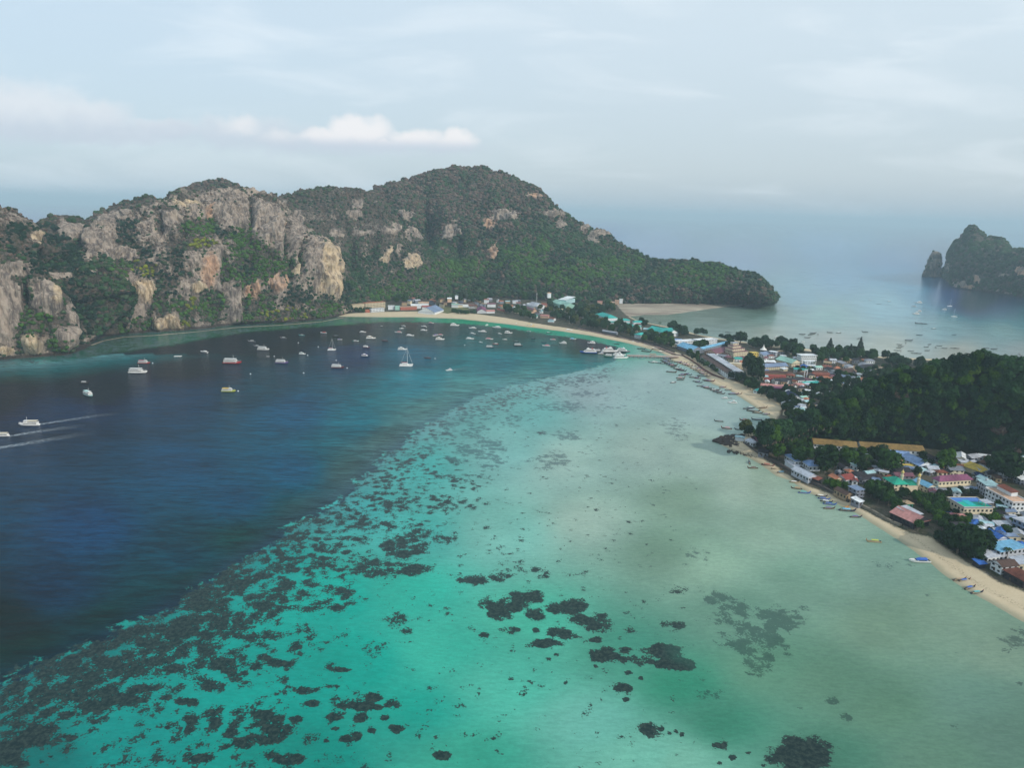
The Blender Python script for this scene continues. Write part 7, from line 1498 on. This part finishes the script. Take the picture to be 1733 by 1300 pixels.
# buoys
bm_ = MB().lathe([(.15,-.5),(.75,-.35),(.9,0),(.8,.45),(.45,.75),(.2,.85),(.12,1.4)], 10).mesh('float', wallmat(RC_['white']))
rg_ = MB().lathe([(.93,-.12),(.97,0),(.93,.12)], 10).mesh('band', pmat('rubber', (.05,.05,.05), .6, .1))
for k, p, lb in [('M',(1552,472),'right of the yellow boat'),('M',(1632,360),'alone in dark water below the red boat with mast'),('M',(995,290),'right of the small red boat'),('N',(312,399),'above the violet hulled dive boat'),('N',(828,382),'right of the mint cabin boat'),('N',(682,188),'upper left of the mint cabin boat'),
                 ('N',(1266,460),'above the maroon dive boat'),('N',(765,656),'in the ripples left of the maroon dive boat'),('N',(990,250),'left of the smaller catamaran'),('O',(908,449),'right of the maroon longtail'),('O',(1243,296),'left of the navy work boat'),('N',(1435,578),'at the bow of the maroon dive boat')]:
    P = U(*cp(k, p), 0); r = empty('mooring_buoy', tuple(P)); props(r, 'white mooring buoy '+lb, 'buoy', 'mooring buoys'); child('float', bm_, r); child('band', rg_, r)
# wakes: foam sheets on the water
def wake(k, pts, w0, w1, label, a0=.9):
    m = bpy.data.materials.get('foam')
    if not m:
        m, t, b = newmat('foam'); at = N(t, 'ShaderNodeAttribute', attribute_name='fade').outputs['Fac']; pos = N(t, 'ShaderNodeNewGeometry').outputs['Position']
        b.inputs['Base Color'].default_value = (.62, .70, .74, 1); b.inputs['Roughness'].default_value = .8
        tr = N(t, 'ShaderNodeBsdfTransparent'); mx = N(t, 'ShaderNodeMixShader'); n_ = noise(t, pos, .5, 4, .7)
        t.links.new(mth(t, 'MULTIPLY', at, ramp(t, n_, .38, .66)), mx.inputs[0]); t.links.new(tr.outputs[0], mx.inputs[1]); t.links.new(b.outputs[0], mx.inputs[2])
        o_ = [x for x in t.nodes if x.type == 'OUTPUT_MATERIAL'][0]; t.links.new(mx.outputs[0], o_.inputs[0])
    P = [U(*cp(k, p), .03)[:2] for p in pts]; seg = []
    n = 40; Pn = np.array(P); tt = np.linspace(0, len(P)-1, n); C = np.stack([np.interp(tt, range(len(P)), Pn[:, q]) for q in (0, 1)], 1); T_ = np.gradient(C, axis=0); T_ /= np.linalg.norm(T_, axis=1, keepdims=True); Nn = np.stack([-T_[:, 1], T_[:, 0]], 1)
    V = []; fd = []; F = []
    for i in range(n):
        f = i/(n-1); wd = w0+(w1-w0)*f
        for q, s in ((-1, 0), (-.4, 1), (.4, 1), (1, 0)): V.append((C[i, 0]+Nn[i, 0]*wd*q, C[i, 1]+Nn[i, 1]*wd*q, .03)); fd.append(s*a0*(1-f)**1.1)
    for i in range(n-1):
        for j in range(3): F.append((i*4+j, i*4+j+1, i*4+j+5, i*4+j+4))
    o = mobj('boat_wake', V, F, m); a = o.data.attributes.new('fade', 'FLOAT', 'POINT'); a.data.foreach_set('value', fd); props(o, label, 'wake', kind='stuff')
wake('M', [(250,688),(420,662),(620,632),(780,612)], 3, 7, 'foaming wake of the white tour boat under way', .6)
wake('M', [(60,765),(200,741),(380,715),(560,694)], 3, 8, 'long upper wake line behind the boat at the left edge', .7)
wake('M', [(-20,842),(150,815),(350,782),(620,735)], 4, 9, 'long lower wake line crossing the left edge', .7)
wake('O', [(1100,578),(1180,565),(1300,540)], 1.4, 3.5, 'short foaming wake of the white boat moving left', .8)


# ------------------------------------------------------------------ haze
def build_haze():
    b = MB(); b.box(-43000, -43000, -6, 43000, 43000, 345); m = bpy.data.materials.new('haze'); m.use_nodes = True; t = m.node_tree; t.nodes.clear()
    v = N(t, 'ShaderNodeVolumePrincipled'); o = N(t, 'ShaderNodeOutputMaterial'); t.links.new(v.outputs[0], o.inputs['Volume'])
    v.inputs['Color'].default_value = (.64, .87, 1.0, 1); v.inputs['Density'].default_value = HAZE; v.inputs['Anisotropy'].default_value = .0
    h = b.obj('haze', m); props(h, 'pale blue sea haze', kind='stuff')
HAZE = .0001
build_haze()
